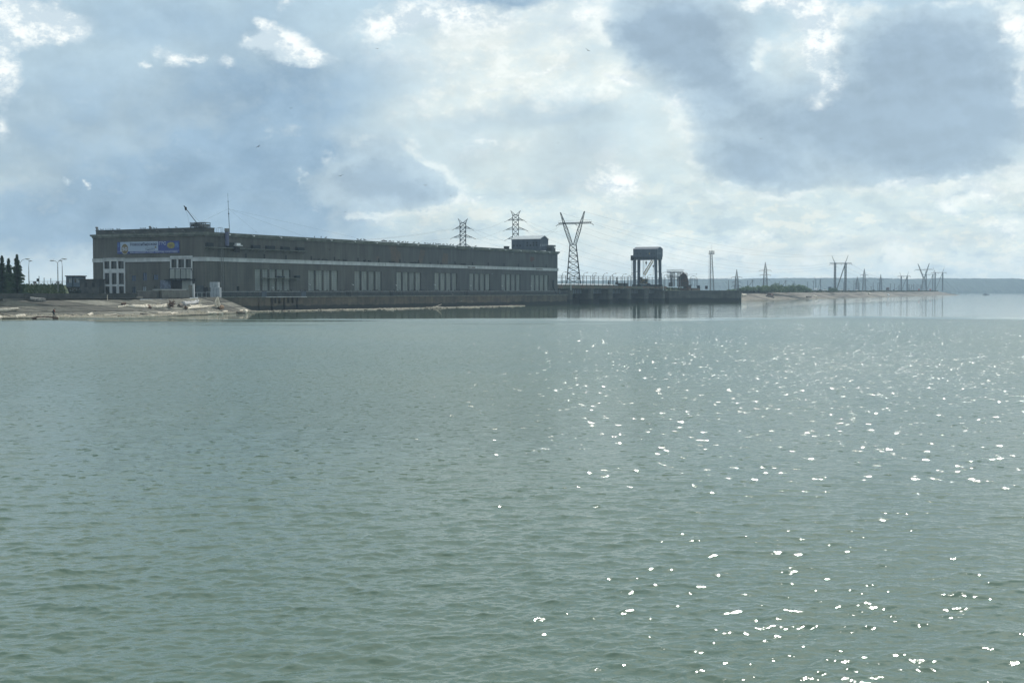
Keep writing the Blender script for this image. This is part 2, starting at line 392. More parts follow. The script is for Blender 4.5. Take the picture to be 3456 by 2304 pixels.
# ------------------------------------------------------------------ building blocks
class MB:
    def __init__(s):
        s.v, s.f = [], []

    def quad(s, *p):
        n = len(s.v)
        s.v += [tuple(q) for q in p]
        s.f.append(tuple(range(n, n + len(p))))
        return s

    def box(s, x0, x1, y0, y1, z0, z1):
        n = len(s.v)
        s.v += [(x, y, z) for z in (z0, z1) for x, y in ((x0, y0), (x1, y0), (x1, y1), (x0, y1))]
        for f in ((3, 2, 1, 0), (4, 5, 6, 7), (0, 1, 5, 4), (1, 2, 6, 5), (2, 3, 7, 6), (3, 0, 4, 7)):
            s.f.append(tuple(n + i for i in f))
        return s

    def bar(s, p, q, w, h=None, w2=None):
        """square beam from p to q"""
        p, q = Vector(p), Vector(q)
        d = (q - p)
        if d.length < 1e-6:
            return s
        d.normalize()
        up = Vector((0, 0, 1)) if abs(d.z) < 0.95 else Vector((0, 1, 0))
        a = d.cross(up).normalized()
        b = a.cross(d).normalized()
        h = h or w
        k = (w2 or w) / w
        n = len(s.v)
        for c, m in ((p, 1.0), (q, k)):
            for i, j in ((-1, -1), (1, -1), (1, 1), (-1, 1)):
                s.v.append(tuple(c + a * (i * w * m / 2) + b * (j * h * m / 2)))
        for f in ((3, 2, 1, 0), (4, 5, 6, 7), (0, 1, 5, 4), (1, 2, 6, 5), (2, 3, 7, 6), (3, 0, 4, 7)):
            s.f.append(tuple(n + i for i in f))
        return s

    def tube(s, pts, r, n=6, jitter=0.0, cap=True):
        pts = [Vector(p) for p in pts]
        rs = r if isinstance(r, (list, tuple)) else [r] * len(pts)
        base = len(s.v)
        for i, p in enumerate(pts):
            d = (pts[min(i + 1, len(pts) - 1)] - pts[max(i - 1, 0)])
            d = d.normalized() if d.length > 1e-9 else Vector((0, 0, 1))
            up = Vector((0, 0, 1)) if abs(d.z) < 0.9 else Vector((0, 1, 0))
            a = d.cross(up).normalized()
            b = a.cross(d)
            for k in range(n):
                t = 2 * math.pi * k / n
                rr = rs[i] * (1 + random.uniform(-jitter, jitter))
                s.v.append(tuple(p + a * math.cos(t) * rr + b * math.sin(t) * rr))
        for i in range(len(pts) - 1):
            for k in range(n):
                s.f.append((base + i * n + k, base + i * n + (k + 1) % n, base + (i + 1) * n + (k + 1) % n, base + (i + 1) * n + k))
        if cap:
            s.f.append(tuple(base + k for k in reversed(range(n))))
            s.f.append(tuple(base + (len(pts) - 1) * n + k for k in range(n)))
        return s

    def prism(s, poly, z0, z1):
        n = len(s.v)
        k = len(poly)
        s.v += [(x, y, z0) for x, y in poly] + [(x, y, z1) for x, y in poly]
        s.f.append(tuple(n + i for i in reversed(range(k))))
        s.f.append(tuple(n + k + i for i in range(k)))
        for i in range(k):
            j = (i + 1) % k
            s.f.append((n + i, n + j, n + k + j, n + k + i))
        return s

    def ball(s, c, rx, ry=None, rz=None, seg=8, rings=5, jit=0.0):
        ry = ry or rx
        rz = rz or rx
        n = len(s.v)
        s.v.append((c[0], c[1], c[2] + rz))
        for i in range(1, rings):
            t = math.pi * i / rings
            for k in range(seg):
                a = 2 * math.pi * k / seg
                j = 1 + random.uniform(-jit, jit)
                s.v.append((c[0] + rx * j * math.sin(t) * math.cos(a), c[1] + ry * j * math.sin(t) * math.sin(a), c[2] + rz * j * math.cos(t)))
        s.v.append((c[0], c[1], c[2] - rz))
        last = len(s.v) - 1
        for k in range(seg):
            s.f.append((n, n + 1 + k, n + 1 + (k + 1) % seg))
            s.f.append((last, last - seg + (k + 1) % seg, last - seg + k))
        for i in range(rings - 2):
            for k in range(seg):
                a = n + 1 + i * seg
                s.f.append((a + k, a + seg + k, a + seg + (k + 1) % seg, a + (k + 1) % seg))
        return s

    def build(s, name, mat, parent=None, smooth=False, loc=None):
        me = bpy.data.meshes.new(name)
        me.from_pydata(s.v, [], s.f)
        me.validate()
        me.materials.append(M[mat] if isinstance(mat, str) else mat)
        if smooth:
            me.polygons.foreach_set('use_smooth', [True] * len(me.polygons))
        me.update()
        o = bpy.data.objects.new(name, me)
        col.objects.link(o)
        if parent is not None:
            o.parent = parent
        if loc is not None:
            o.location = loc
        return o


def tag(o, label=None, cat=None, group=None, kind=None):
    if label:
        o['label'] = label
    if cat:
        o['category'] = cat
    if group:
        o['group'] = group
    if kind:
        o['kind'] = kind
    return o


def thing(name, label, cat, loc=(0, 0, 0), rz=0.0, group=None):
    o = bpy.data.objects.new(name, None)
    o.empty_display_size = 0.5
    col.objects.link(o)
    o.location = loc
    o.rotation_euler = (0, 0, rz)
    return tag(o, label, cat, group)


def copy_tree(o, parent=None):
    c = o.copy()
    col.objects.link(c)
    c.parent = parent
    for ch in [x for x in KIDS.get(o.name, [])]:
        copy_tree(ch, c)
    return c


KIDS = {}


def remember(root):
    """list the children of a prototype once, so copying needs no scene update"""
    for o in bpy.data.objects:
        if o.parent is not None:
            KIDS.setdefault(o.parent.name, [])
            if o not in KIDS[o.parent.name]:
                KIDS[o.parent.name].append(o)


def holed(mb, s0, s1, z0, z1, holes, depth, mp):
    """a wall face with rectangular recesses; mp(s, d, z) gives the point d metres behind the face"""
    ss = sorted({s0, s1} | {h[0] for h in holes} | {h[1] for h in holes})
    zs = sorted({z0, z1} | {h[2] for h in holes} | {h[3] for h in holes})
    for i in range(len(ss) - 1):
        for j in range(len(zs) - 1):
            cs, cz = (ss[i] + ss[i + 1]) / 2, (zs[j] + zs[j + 1]) / 2
            if any(h[0] < cs < h[1] and h[2] < cz < h[3] for h in holes):
                continue
            mb.quad(mp(ss[i], 0, zs[j]), mp(ss[i + 1], 0, zs[j]), mp(ss[i + 1], 0, zs[j + 1]), mp(ss[i], 0, zs[j + 1]))
    for a, b, c, d in holes:
        for (p, q) in (((a, c), (b, c)), ((b, c), (b, d)), ((b, d), (a, d)), ((a, d), (a, c))):
            mb.quad(mp(p[0], 0, p[1]), mp(q[0], 0, q[1]), mp(q[0], depth, q[1]), mp(p[0], depth, p[1]))
    return mb


# rays through photo points, to read real positions on real planes
def ray(u, v):
    cx, cy = (u - 1728) / FPX, (1152 - v) / FPX
    return Vector((cx, math.cos(PITCH) + cy * math.sin(PITCH), -math.sin(PITCH) + cy * math.cos(PITCH)))


def on_z(u, v, z=0.0):
    d = ray(u, v)
    t = (z - H) / d.z
    return Vector((d.x * t, d.y * t, z))


def on_y(u, v, Y):
    d = ray(u, v)
    t = Y / d.y
    return Vector((d.x * t, Y, H + d.z * t))


AX, AY = -87.4, 380.6                     # near corner of the machine hall
DA = Vector((0.48, 0.8773, 0)).normalized()    # dam axis
DN = Vector((-DA.y, DA.x, 0))                  # into the hall, away from the reservoir
RZ = math.atan2(DA.y, DA.x)


def ax(t, y, z=0.0):
    """dam coordinates -> world"""
    return Vector((AX + DA.x * t + DN.x * y, AY + DA.y * t + DN.y * y, z))


def on_face(u, v, y=0.0):
    """photo point -> (t, z) on the plane y metres inside the long facade"""
    P = ax(0, y)
    d = ray(u, v)
    k = (DN.x * P.x + DN.y * P.y) / (DN.x * d.x + DN.y * d.y)
    q = Vector((d.x * k - P.x, d.y * k - P.y, 0))
    return q.dot(DA), H + d.z * k


def on_end(u, v, t=0.0):
    P = ax(t, 0)
    d = ray(u, v)
    k = (DA.x * P.x + DA.y * P.y) / (DA.x * d.x + DA.y * d.y)
    q = Vector((d.x * k - P.x, d.y * k - P.y, 0))
    return q.dot(DN), H + d.z * k

# ================================================================== WATER
def make_water():
    rng = np.random.RandomState(3)
    ys = [9.0]
    while ys[-1] < 2240:
        y = ys[-1]
        ys.append(y + max(0.045, y * y / (H * FPX * 0.2963) * 0.52))
    ys = np.array(ys)
    nu = 1250
    ua = np.linspace(-0.47, 0.47, nu)
    Y, A = np.meshgrid(ys, ua, indexing='ij')
    X = (Y + 26.0) * A
    dy = np.gradient(ys)[:, None] * np.ones((1, nu))
    sp = np.maximum(dy, (Y + 26.0) * (ua[1] - ua[0]))
    Z = np.zeros_like(Y)
    DX = np.zeros_like(Y)
    DY = np.zeros_like(Y)
    gust = 0.75 + 0.35 * np.sin(X * 0.043 + 1.3) * np.sin(Y * 0.061 + X * 0.02) + 0.2 * np.sin(X * 0.11 + Y * 0.07)
    calm = 1 / (1 + np.exp((Y - 262) / 8))
    for i in range(120):
        lam = 0.16 * (2.1 / 0.16) ** (rng.rand() ** 1.2)
        k = 2 * math.pi / lam
        ang = rng.normal(0.12, 0.62) - math.pi / 2
        kx, ky = math.cos(ang) * k, math.sin(ang) * k
        slope = 0.0200 * (1.0 if lam < 0.8 else 0.6)
        a = slope / k
        fade = np.clip((lam / sp - 2.2) / 2.5, 0, 1) * gust * calm
        if fade.max() <= 0:
            continue
        ph = kx * X + ky * Y + rng.rand() * 6.283
        Z += fade * a * np.cos(ph)
        DX -= fade * a * kx / k * np.sin(ph) * 0.9
        DY -= fade * a * ky / k * np.sin(ph) * 0.9
    v = np.stack([X + DX, Y + DY, Z], -1).reshape(-1, 3).astype(np.float32)
    ny = len(ys)
    idx = np.arange(ny * nu).reshape(ny, nu)
    f = np.stack([idx[:-1, :-1], idx[:-1, 1:], idx[1:, 1:], idx[1:, :-1]], -1).reshape(-1, 4)
    # the rest of the reservoir: one coarse sheet a hand below the waves
    nv = len(v)
    ext = np.array([(-9000, -400, -0.12), (9000, -400, -0.12), (9000, 9000, -0.12), (-9000, 9000, -0.12)], np.float32)
    v = np.concatenate([v, ext])
    f = np.concatenate([f, np.array([[nv, nv + 1, nv + 2, nv + 3]])])
    me = bpy.data.meshes.new('water')
    me.vertices.add(len(v))
    me.vertices.foreach_set('co', v.ravel())
    me.loops.add(len(f) * 4)
    me.loops.foreach_set('vertex_index', f.ravel().astype(np.int32))
    me.polygons.add(len(f))
    me.polygons.foreach_set('loop_start', np.arange(0, len(f) * 4, 4, dtype=np.int32))
    me.polygons.foreach_set('loop_total', np.full(len(f), 4, np.int32))
    me.update(calc_edges=True)
    me.polygons.foreach_set('use_smooth', np.ones(len(f), bool))
    m = bpy.data.materials.new('reservoir_water')
    m.use_nodes = True
    t = m.node_tree
    N = mk(t)
    b = t.nodes['Principled BSDF']
    b.inputs['IOR'].default_value = 1.333
    b.inputs['Specular IOR Level'].default_value = 0.5
    tc = N('ShaderNodeTexCoord').outputs['Object']
    s = N('ShaderNodeSeparateXYZ', ins={0: tc}).outputs
    big = N('ShaderNodeTexNoise', ins={'Vector': tc, 'Scale': 0.02, 'Detail': 3}).outputs['Fac']
    t.links.new(mixc(N, mrange(N, big, 0.35, 0.65), (0.079, 0.121, 0.089, 1), (0.089, 0.125, 0.081, 1)), b.inputs['Base Color'])
    # calm sheltered water close to the dam, with a ragged edge and a few slicks
    wv = N('ShaderNodeVectorMath', operation='MULTIPLY', ins={0: tc, 1: (0.02, 0.05, 0)}).outputs[0]
    wn = N('ShaderNodeTexNoise', ins={'Vector': wv, 'Scale': 1.0, 'Detail': 4}).outputs['Fac']
    edge = mathn(N, 'ADD', s[1], mathn(N, 'MULTIPLY', mathn(N, 'SUBTRACT', wn, 0.5), 150.0))
    edge = mathn(N, 'SUBTRACT', edge, mathn(N, 'MULTIPLY', s[0], 0.13))
    calm = mrange(N, edge, 262.0, 308.0)
    for (cx, cy, rx, ry) in ((-64, 253, 24, 1.6), (-52, 238, 26, 1.5), (-2, 246, 22, 1.0), (10, 251, 12, .8)):
        mp = N('ShaderNodeMapping', vector_type='TEXTURE', ins={'Vector': N('ShaderNodeVectorMath', operation='ADD', ins={0: tc, 1: N('ShaderNodeVectorMath', operation='SCALE', ins={0: N('ShaderNodeTexNoise', ins={'Vector': wv, 'Scale': 6.0}).outputs['Color'], 'Scale': 3.0}).outputs[0]}).outputs[0], 'Location': (cx + 1.5, cy + 1.5, 0), 'Scale': (rx, ry, 100)}).outputs[0]
        ln = N('ShaderNodeVectorMath', operation='LENGTH', ins={0: mp}).outputs['Value']
        calm = mathn(N, 'MAXIMUM', calm, mrange(N, ln, 1.1, 0.6, 0.0, 0.9))
    inv = mathn(N, 'SUBTRACT', 1.0, calm)
    # ripples finer than the modelled waves: wind ripples ride everywhere, longer ones only far off where the mesh is coarse
    def bump(vec, scale, detail, strength, dist, nrm=None):
        n = N('ShaderNodeTexNoise', ins={'Vector': vec, 'Scale': scale, 'Detail': detail, 'Roughness': 0.55}).outputs['Fac']
        ins = {'Height': n, 'Strength': strength, 'Distance': dist}
        if nrm:
            ins['Normal'] = nrm
        return N('ShaderNodeBump', ins=ins).outputs[0]
    rv = N('ShaderNodeMapping', ins={'Vector': tc, 'Rotation': (0, 0, 0.12), 'Scale': (0.62, 1.0, 1.0)}).outputs[0]
    far = mrange(N, s[1], 45.0, 150.0, 0.12, 1.0)
    b1 = bump(rv, 1.1, 3.0, mathn(N, 'MULTIPLY', mathn(N, 'MULTIPLY', far, inv), 1.0), 0.11)
    b2 = bump(rv, 4.4, 3.0, mathn(N, 'MULTIPLY', inv, mathn(N, 'MULTIPLY', mrange(N, s[1], 70.0, 190.0, 1.0, 0.42), mrange(N, s[1], 18.0, 60.0, 0.5, 1.0))), 0.05, b1)
    cv = N('ShaderNodeVectorMath', operation='MULTIPLY', ins={0: tc, 1: (0.05, 0.35, 1)}).outputs[0]
    b3 = bump(cv, 1.0, 3.0, mathn(N, 'ADD', mathn(N, 'MULTIPLY', calm, 0.8), 0.02), 0.14, b2)
    # facets one can see at a grazing angle lean towards the open water: mean tilt grows with distance
    tilt = mathn(N, 'MULTIPLY', mathn(N, 'MULTIPLY', inv, mrange(N, s[1], 28.0, 120.0)), -0.125)
    # scattered steep wavelets, a few in a hundred, that catch the sun
    vo = N('ShaderNodeTexVoronoi', ins={'Vector': tc, 'Scale': 4.9})
    vc = N('ShaderNodeSeparateColor', ins={0: vo.outputs['Color']}).outputs
    steep = mathn(N, 'MULTIPLY', mathn(N, 'GREATER_THAN', vc[2], mrange(N, s[1], 40.0, 200.0, 0.905, 0.955)), mathn(N, 'MULTIPLY', inv, mathn(N, 'MULTIPLY', mrange(N, s[1], 22.0, 55.0), mrange(N, s[1], 300.0, 215.0, 0.25, 1.0))))
    ty = mathn(N, 'MULTIPLY', mathn(N, 'SUBTRACT', vc[0], 0.75), mathn(N, 'MULTIPLY', steep, 0.6))
    tx = mathn(N, 'MULTIPLY', mathn(N, 'SUBTRACT', vc[1], 0.5), mathn(N, 'MULTIPLY', steep, 0.55))
    tv = N('ShaderNodeCombineXYZ', ins={0: tx, 1: mathn(N, 'ADD', tilt, ty), 2: 0.0}).outputs[0]
    b4 = N('ShaderNodeVectorMath', operation='ADD', ins={0: b3, 1: tv}).outputs[0]
    b4 = N('ShaderNodeVectorMath', operation='NORMALIZE', ins={0: b4}).outputs[0]
    t.links.new(b4, b.inputs['Normal'])
    t.links.new(mathn(N, 'ADD', mathn(N, 'MULTIPLY', inv, mrange(N, s[1], 25.0, 90.0, 0.036, 0.075)), 0.02), b.inputs['Roughness'])
    me.materials.append(m)
    o = bpy.data.objects.new('water', me)
    col.objects.link(o)
    tag(o, 'green grey rippled reservoir water with sun glints', None, None, 'structure')
    return o


make_water()

# ================================================================== TERRAIN
GROUND = []       # world triangles kept for dropping things onto the slopes


def slab_slope(name, crest, shore, cell, rows, mat, label, gap=0.36, shift=0.0):
    """concrete slabs between a crest line and a shore line, over a dark bed that runs on under water"""
    def resample(pts, n, sh=0.0):
        L = [0]
        for a, b in zip(pts, pts[1:]):
            L.append(L[-1] + (b - a).length)
        out = []
        for i in range(n + 1):
            d = min(L[-1], L[-1] * i / n + sh * min(1, (n - i) / 3))
            k = max(j for j in range(len(L)) if L[j] <= d + 1e-9)
            k = min(k, len(pts) - 2)
            out.append(pts[k].lerp(pts[k + 1], (d - L[k]) / (L[k + 1] - L[k])))
        return out
    length = sum((b - a).length for a, b in zip(shore, shore[1:]))
    n = max(2, int(length / cell))
    c, s = resample(crest, n), resample(shore, n, shift)
    mb = MB()
    tones = []
    bed = MB()
    rng = random.Random(5)
    for i in range(n):
        for r in range(rows):
            f0, f1 = r / rows, (r + 1) / rows
            q = [s[i].lerp(c[i], f0), s[i + 1].lerp(c[i + 1], f0), s[i + 1].lerp(c[i + 1], f1), s[i].lerp(c[i], f1)]
            ctr = sum(q, Vector()) / 4
            wx = (q[1] - q[0]).length
            wy = (q[3] - q[0]).length
            ex, ey = gap / wx, gap / wy
            p = [q[0].lerp(q[1], ex).lerp(q[3].lerp(q[2], ex), ey), q[1].lerp(q[0], ex).lerp(q[2].lerp(q[3], ex), ey),
                 q[2].lerp(q[3], ex).lerp(q[1].lerp(q[0], ex), ey), q[3].lerp(q[2], ex).lerp(q[0].lerp(q[1], ex), ey)]
            up = Vector((0, 0, 0.05 + rng.random() * 0.05))
            tilt = [Vector((0, 0, rng.uniform(-.03, .03))) for _ in range(4)]
            pt = [x + up + w for x, w in zip(p, tilt)]
            mb.quad(*pt)
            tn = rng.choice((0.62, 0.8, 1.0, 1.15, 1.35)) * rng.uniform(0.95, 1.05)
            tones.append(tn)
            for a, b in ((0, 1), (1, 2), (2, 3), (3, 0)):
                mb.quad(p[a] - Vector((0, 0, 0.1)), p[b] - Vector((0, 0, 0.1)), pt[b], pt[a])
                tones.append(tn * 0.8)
            if r == 0:
                GROUND.append((pt[0], pt[1], pt[2]))
            bed.quad(*[x - Vector((0, 0, 0.03)) for x in q])
            GROUND.append((q[0], q[1], q[2]))
            GROUND.append((q[0], q[2], q[3]))
        # under water
        a, b = s[i], s[i + 1]
        da, db = (s[i] - c[i]), (s[i + 1] - c[i + 1])
        bed.quad(a + da * 0.6, b + db * 0.6, b - Vector((0, 0, .03)), a - Vector((0, 0, .03)))
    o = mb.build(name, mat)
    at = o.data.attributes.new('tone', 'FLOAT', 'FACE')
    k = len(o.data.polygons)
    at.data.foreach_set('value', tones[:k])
    tag(o, label, None, None, 'structure')
    tag(bed.build('slope_bed', 'dark'), 'dark bed under the slope slabs', None, None, 'structure')
    return c, s


def cpt(u, v, Y):
    return on_y(u, v, Y)


crestL = [cpt(-1500, 1016, 292), cpt(0, 1015.5, 301), cpt(440, 1012, 325), cpt(620, 1007, 350), cpt(739, 1001.5, 369)]
shoreL = [on_z(-1500, 1084), on_z(0, 1076.5), on_z(95, 1074.5), on_z(440, 1070), on_z(548, 1068), on_z(739, 1060.5), on_z(862, 1052.5)]
crestL_r, shoreL_r = slab_slope('embankment', crestL, shoreL, 11.5, 3, 'slab', 'sloping concrete slab bank littered with driftwood, left shore', shift=9.5)
# far bank beyond the dam
f0 = ax(372, -3)
shoreR = [f0, on_z(2498, 1013.9), on_z(3236, 995.6)]
def inward(p, q, d, z):
    w = (q - p).normalized()
    return Vector((-w.y * d, w.x * d, z))
w1 = inward(shoreR[1], shoreR[2], 15, 4.6)
crestR = [shoreR[0] + w1, shoreR[1] + w1, shoreR[2] + w1 * 1.0 - Vector((60, 118, 0)) * 0.55]
slab_slope('embankment', crestR, shoreR, 13, 2, 'slab2', 'long far concrete slab bank running out to a point on the right', gap=0.4, shift=7.0)
# kerb wall and road bed on the far crest
fb = MB()
cr = crestR
for a, b in zip(cr, cr[1:]):
    w = inward(a, b, 1, 0)
    k0, k1 = Vector((0, 0, 0)), Vector((0, 0, 1.25))
    fb.quad(a, b, b + w * 0.8 + k1, a + w * 0.8 + k1)
    fb.quad(a + w * 0.8 + k1, b + w * 0.8 + k1, b + w * 34 + k1, a + w * 34 + k1)
    fb.quad(a + w * 34 + k1, b + w * 34 + k1, b + w * 60 - Vector((0, 0, 4)), a + w * 60 - Vector((0, 0, 4)))
e = cr[-1]
wl = inward(cr[-2], cr[-1], 1, 0)
k1 = Vector((0, 0, 1.25))
tip = shoreR[-1] + Vector((16, 40, 0)) 
fb.quad(e, tip, e + wl * 34 + k1, e + wl * 0.8 + k1)
tag(fb.build('dam_crest', 'soil'), 'low earth and grass crest of the far embankment', None, None, 'structure')
rd = MB()
for a, b in zip(cr, cr[1:]):
    w = inward(a, b, 1, 0)
    k = Vector((0, 0, 1.262))
    rd.quad(a + w * 4 + k, b + w * 4 + k, b + w * 16 + k, a + w * 16 + k)
tag(rd.build('road', 'asphalt'), 'narrow asphalt road along the far embankment crest', None, None, 'structure')
# noses of the far slope (closing the point)
nb = MB()
nb.quad(shoreR[-1], tip - Vector((0, 0, 1)), tip, e)
nb.quad(shoreR[-1], tip, e, e)
tag(nb.build('bank_end', 'slab2'), 'tapering end of the far bank', None, None, 'structure') if False else None

# grass fringe on the far crest edge
def tufts(name, mat, pts_fn, n, h, w, label, seed=1):
    rng = random.Random(seed)
    mb = MB()
    for _ in range(n):
        p = pts_fn(rng)
        hh = h * rng.uniform(.4, 1.3)
        a = rng.uniform(0, math.pi)
        ww = w * rng.uniform(.6, 1.4)
        d = Vector((math.cos(a), math.sin(a), 0)) * ww
        ln = Vector((rng.uniform(-.3, .3), rng.uniform(-.3, .3), 0)) * hh
        mb.quad(p - d, p + d, p + ln + Vector((0, 0, hh)) + d * 0.2)
    return tag(mb.build(name, mat), label, None, None, 'stuff')


def far_edge(rng):
    k = rng.choice((0, 1, 1, 1, 1, 1, 1))
    p = cr[k].lerp(cr[k + 1], rng.random())
    return p + inward(cr[k], cr[k + 1], rng.uniform(-1.0, 3.5), 0.4) + Vector((0, 0, rng.uniform(-.4, .9)))


tufts('grass', 'grass', far_edge, 5000, 0.55, 0.8, 'scrubby grass along the far bank crest', 3)

# terrace, upper road and grass bank on the left; land behind the dam
gl = MB()
back = [ax(224, 0), ax(224, 160), Vector((-330, 640, 0)), Vector((-900, 500, 0)), Vector((-900, 290, 0))]
poly = [p + Vector((0, 1.0, 0)) for p in crestL] + [ax(0, -0.5)] + back
gl.quad(*[(p.x, p.y, 4.30) for p in poly])
tag(gl.build('ground', 'asphalt'), 'paved terrace in front of the machine hall', None, None, 'structure')
g2 = MB()
g2.quad(*[(ax(t, y, 4.9)) for t, y in ((224.0, 6), (346, 6), (346, 200), (224, 200))])
g2.quad(*[(ax(t, y, 5.75)) for t, y in ((346, 0.5), (352, 0.5), (369, -31), (372, -31), (366, -8), (372, 9), (500, 25), (620, 34), (620, 200), (346, 200))])
tag(g2.build('ground', 'soil'), 'bare ground behind the spillway', None, None, 'structure')
# grass bank with upper road on its top
bk = MB()
nx, nyy = 150, 26
rng = random.Random(2)
bx0, bx1 = -420, -114
def bankz(x, f):
    return 4.35 + 3.6 * (f ** 0.9) + 0.22 * math.sin(x * 0.7 + f * 5) * math.sin(x * 0.23) * f * (1 - f) * 4
rows = []
for j in range(nyy + 1):
    f = j / nyy
    rows.append([Vector((bx0 + (bx1 - bx0) * i / nx - 32 * f, 345 + 92 * f + (bx0 + (bx1 - bx0) * i / nx + 114) * -0.06, bankz(bx0 + (bx1 - bx0) * i / nx, f) + rng.uniform(-.06, .06))) for i in range(nx + 1)])
for j in range(nyy):
    for i in range(nx):
        bk.quad(rows[j][i], rows[j][i + 1], rows[j + 1][i + 1], rows[j + 1][i])
tag(bk.build('grass_bank', 'grass'), 'sunlit green grass bank behind the parapet', None, None, 'structure')
tufts('grass', 'grass', lambda r: (lambda x, f: Vector((x - 32 * f, 345 + 92 * f + (x + 114) * -0.06, bankz(x, f) - .05)))(r.uniform(-200, -115), r.random()), 9000, 0.7, 0.35, 'uneven tufts of grass growing on the left bank', 4)
ur = MB()
ur.quad((-420, 454, 8.0), (-132, 437, 8.0), (-118, 470, 8.0), (-420, 490, 8.0))
ur.quad((-420, 453.9, 6.6), (-132, 436.9, 6.6), (-132, 437, 8.0), (-420, 454, 8.0))
tag(ur.build('road', 'asphalt'), 'upper road with dark edge above the grass bank', None, None, 'structure')
# hills on the far shore
prof = [(300, 992), (900, 985), (1400, 955), (1884, 948), (2100, 945), (2300, 941.5), (2440, 940.5), (2900, 937.5), (2990, 938.5), (3050, 942.5),
        (3110, 940.5), (3190, 938.5), (3300, 940), (3420, 940.5), (3456, 943), (3700, 950), (4300, 962), (5200, 975)]
hb = MB()
rng = random.Random(9)
HU = list(range(300, 5201, 4))
HR = [(3300, 0.0, -0.4), (3320, 0.13, 0), (3400, 0.45, 0), (3500, 0.8, 0), (3600, 1.0, 0), (3900, 1.0, 0), (4300, .6, 0)]
hr = []
for (Yd, f, dz) in HR:
    row = []
    for u in HU:
        for (a, b) in zip(prof, prof[1:]):
            if a[0] <= u <= b[0]:
                v = a[1] + (b[1] - a[1]) * (u - a[0]) / (b[0] - a[0])
        top = on_y(u, v, 3600).z
        x = (u - 1728) / FPX * 3600
        z = top * f + dz
        if f > 0.05:
            z += rng.uniform(-.8, .9) * (1.0 if f >= 1 else 1.3) + 0.5 * math.sin(u * .05 + Yd) + .3 * math.sin(u * .017)
            z *= min(1, max(0, (u - 300) / 600))
        row.append(Vector((x * (Yd / 3600 * .5 + .5), Yd + (rng.uniform(-9, 9) if f > .05 else rng.uniform(-3, 3)), z)))
    hr.append(row)
for j in range(len(hr) - 1):
    for i in range(len(HU) - 1):
        hb.quad(hr[j][i], hr[j][i + 1], hr[j + 1][i + 1], hr[j + 1][i])
tag(hb.build('hills', 'forest'), 'low wooded hills along the far shore, blue with distance', None, None, 'structure')

bvh = BVHTree.FromPolygons([p for tri in GROUND for p in tri], [(3 * i, 3 * i + 1, 3 * i + 2) for i in range(len(GROUND))])


def drop(u, v, lift=0.0):
    """photo point -> the slope it lies on"""
    d = ray(u, v).normalized()
    hit = bvh.ray_cast(Vector((0, 0, H)), d)[0]
    if hit is None:
        hit = on_z(u, v, 0.05)
    return hit + Vector((0, 0, lift))


# ================================================================== MACHINE HALL
hall = thing('machine_hall', 'long grey tiled power station machine hall with white stripe and tall window panels', 'building', (AX, AY, 0), RZ)
LEN, WID = 223.0, 43.8
ZT, ZB1, ZB0 = 22.0, 15.72, 14.55
mp_long = lambda s, d, z: (s, d, z)
mp_end = lambda s, d, z: (d, s, z)

groups = [[(21.9 + 3.48 * i, 24.9 + 3.48 * i) for i in range(5)]]
for g in range(7):
    s0 = 47.9 + 25.1 * g
    groups.append([(s0 + 4.12 * i, s0 + 4.12 * i + 3.5) for i in range(4)])
WZ0, WZ1 = 6.15, 12.6
holes_long = [(a, b, WZ0, WZ1) for g in groups for a, b in g]
dt0, dz0 = on_face(802, 963)
holes_long.append((13.6, 14.8, 4.4, 7.4))


def ep(x, y):
    """crop of the end facade -> (y inward, z)"""
    return on_end(280 + x * .26786, 680 + y * .26786)


def er(x0, y0, x1, y1):
    a = ep(x0, (y0 + y1) / 2)[0]
    b = ep(x1, (y0 + y1) / 2)[0]
    xm = (x0 + x1) / 2
    z1, z0 = ep(xm, y0)[1], ep(xm, y1)[1]
    return (min(a, b), max(a, b), z0, z1)


big_left = [er(275, 755, 340, 850), er(358, 753, 430, 848), er(447, 750, 520, 846),
            er(280, 902, 340, 1045), er(368, 900, 430, 1043), er(455, 899, 522, 1040),
            er(283, 1070, 342, 1185), er(372, 1070, 428, 1185), er(460, 1068, 522, 1185)]
# level the rows
for r in range(3):
    z0 = sum(h[2] for h in big_left[3 * r:3 * r + 3]) / 3
    z1 = sum(h[3] for h in big_left[3 * r:3 * r + 3]) / 3
    if r == 2:
        z0 = 4.42
    for k in range(3):
        h = big_left[3 * r + k]
        big_left[3 * r + k] = (h[0], h[1], z0, z1)
big_right = [er(1118, 728, 1185, 836), er(1205, 728, 1280, 836), er(1298, 726, 1368, 834)]
small = [er(615, 932, 665, 1000), er(755, 897, 803, 995), er(888, 922, 945, 985)]
low = [er(620, 1075, 665, 1185), er(752, 1072, 797, 1185), er(898, 1072, 932, 1185)]
low = [(a, b, 4.42, d) for a, b, c, d in low]
gatew = er(1112, 982, 1246, 1185)
gatew = (gatew[0], gatew[1], 4.42, gatew[3])
zr0 = sum(h[2] for h in big_right) / 3
zr1 = sum(h[3] for h in big_right) / 3
big_right = [(h[0], h[1], zr0, zr1) for h in big_right]
holes_end = big_left + big_right + small + low + [gatew]

wall = MB()
holed(wall, 0, LEN, 4.3, ZT, holes_long, 0.5, mp_long)
holed(wall, 0, WID, 4.3, ZT, holes_end, 0.45, mp_end)
wall.quad((LEN, 0, 4.3), (LEN, WID, 4.3), (LEN, WID, ZT), (LEN, 0, ZT))
wall.quad((0, WID, 4.3), (0, WID, ZT), (LEN, WID, ZT), (LEN, WID, 4.3))
wall.quad((0, 0, ZT), (LEN, 0, ZT), (LEN, WID, ZT), (0, WID, ZT))
wall.build('wall', 'tile', hall)

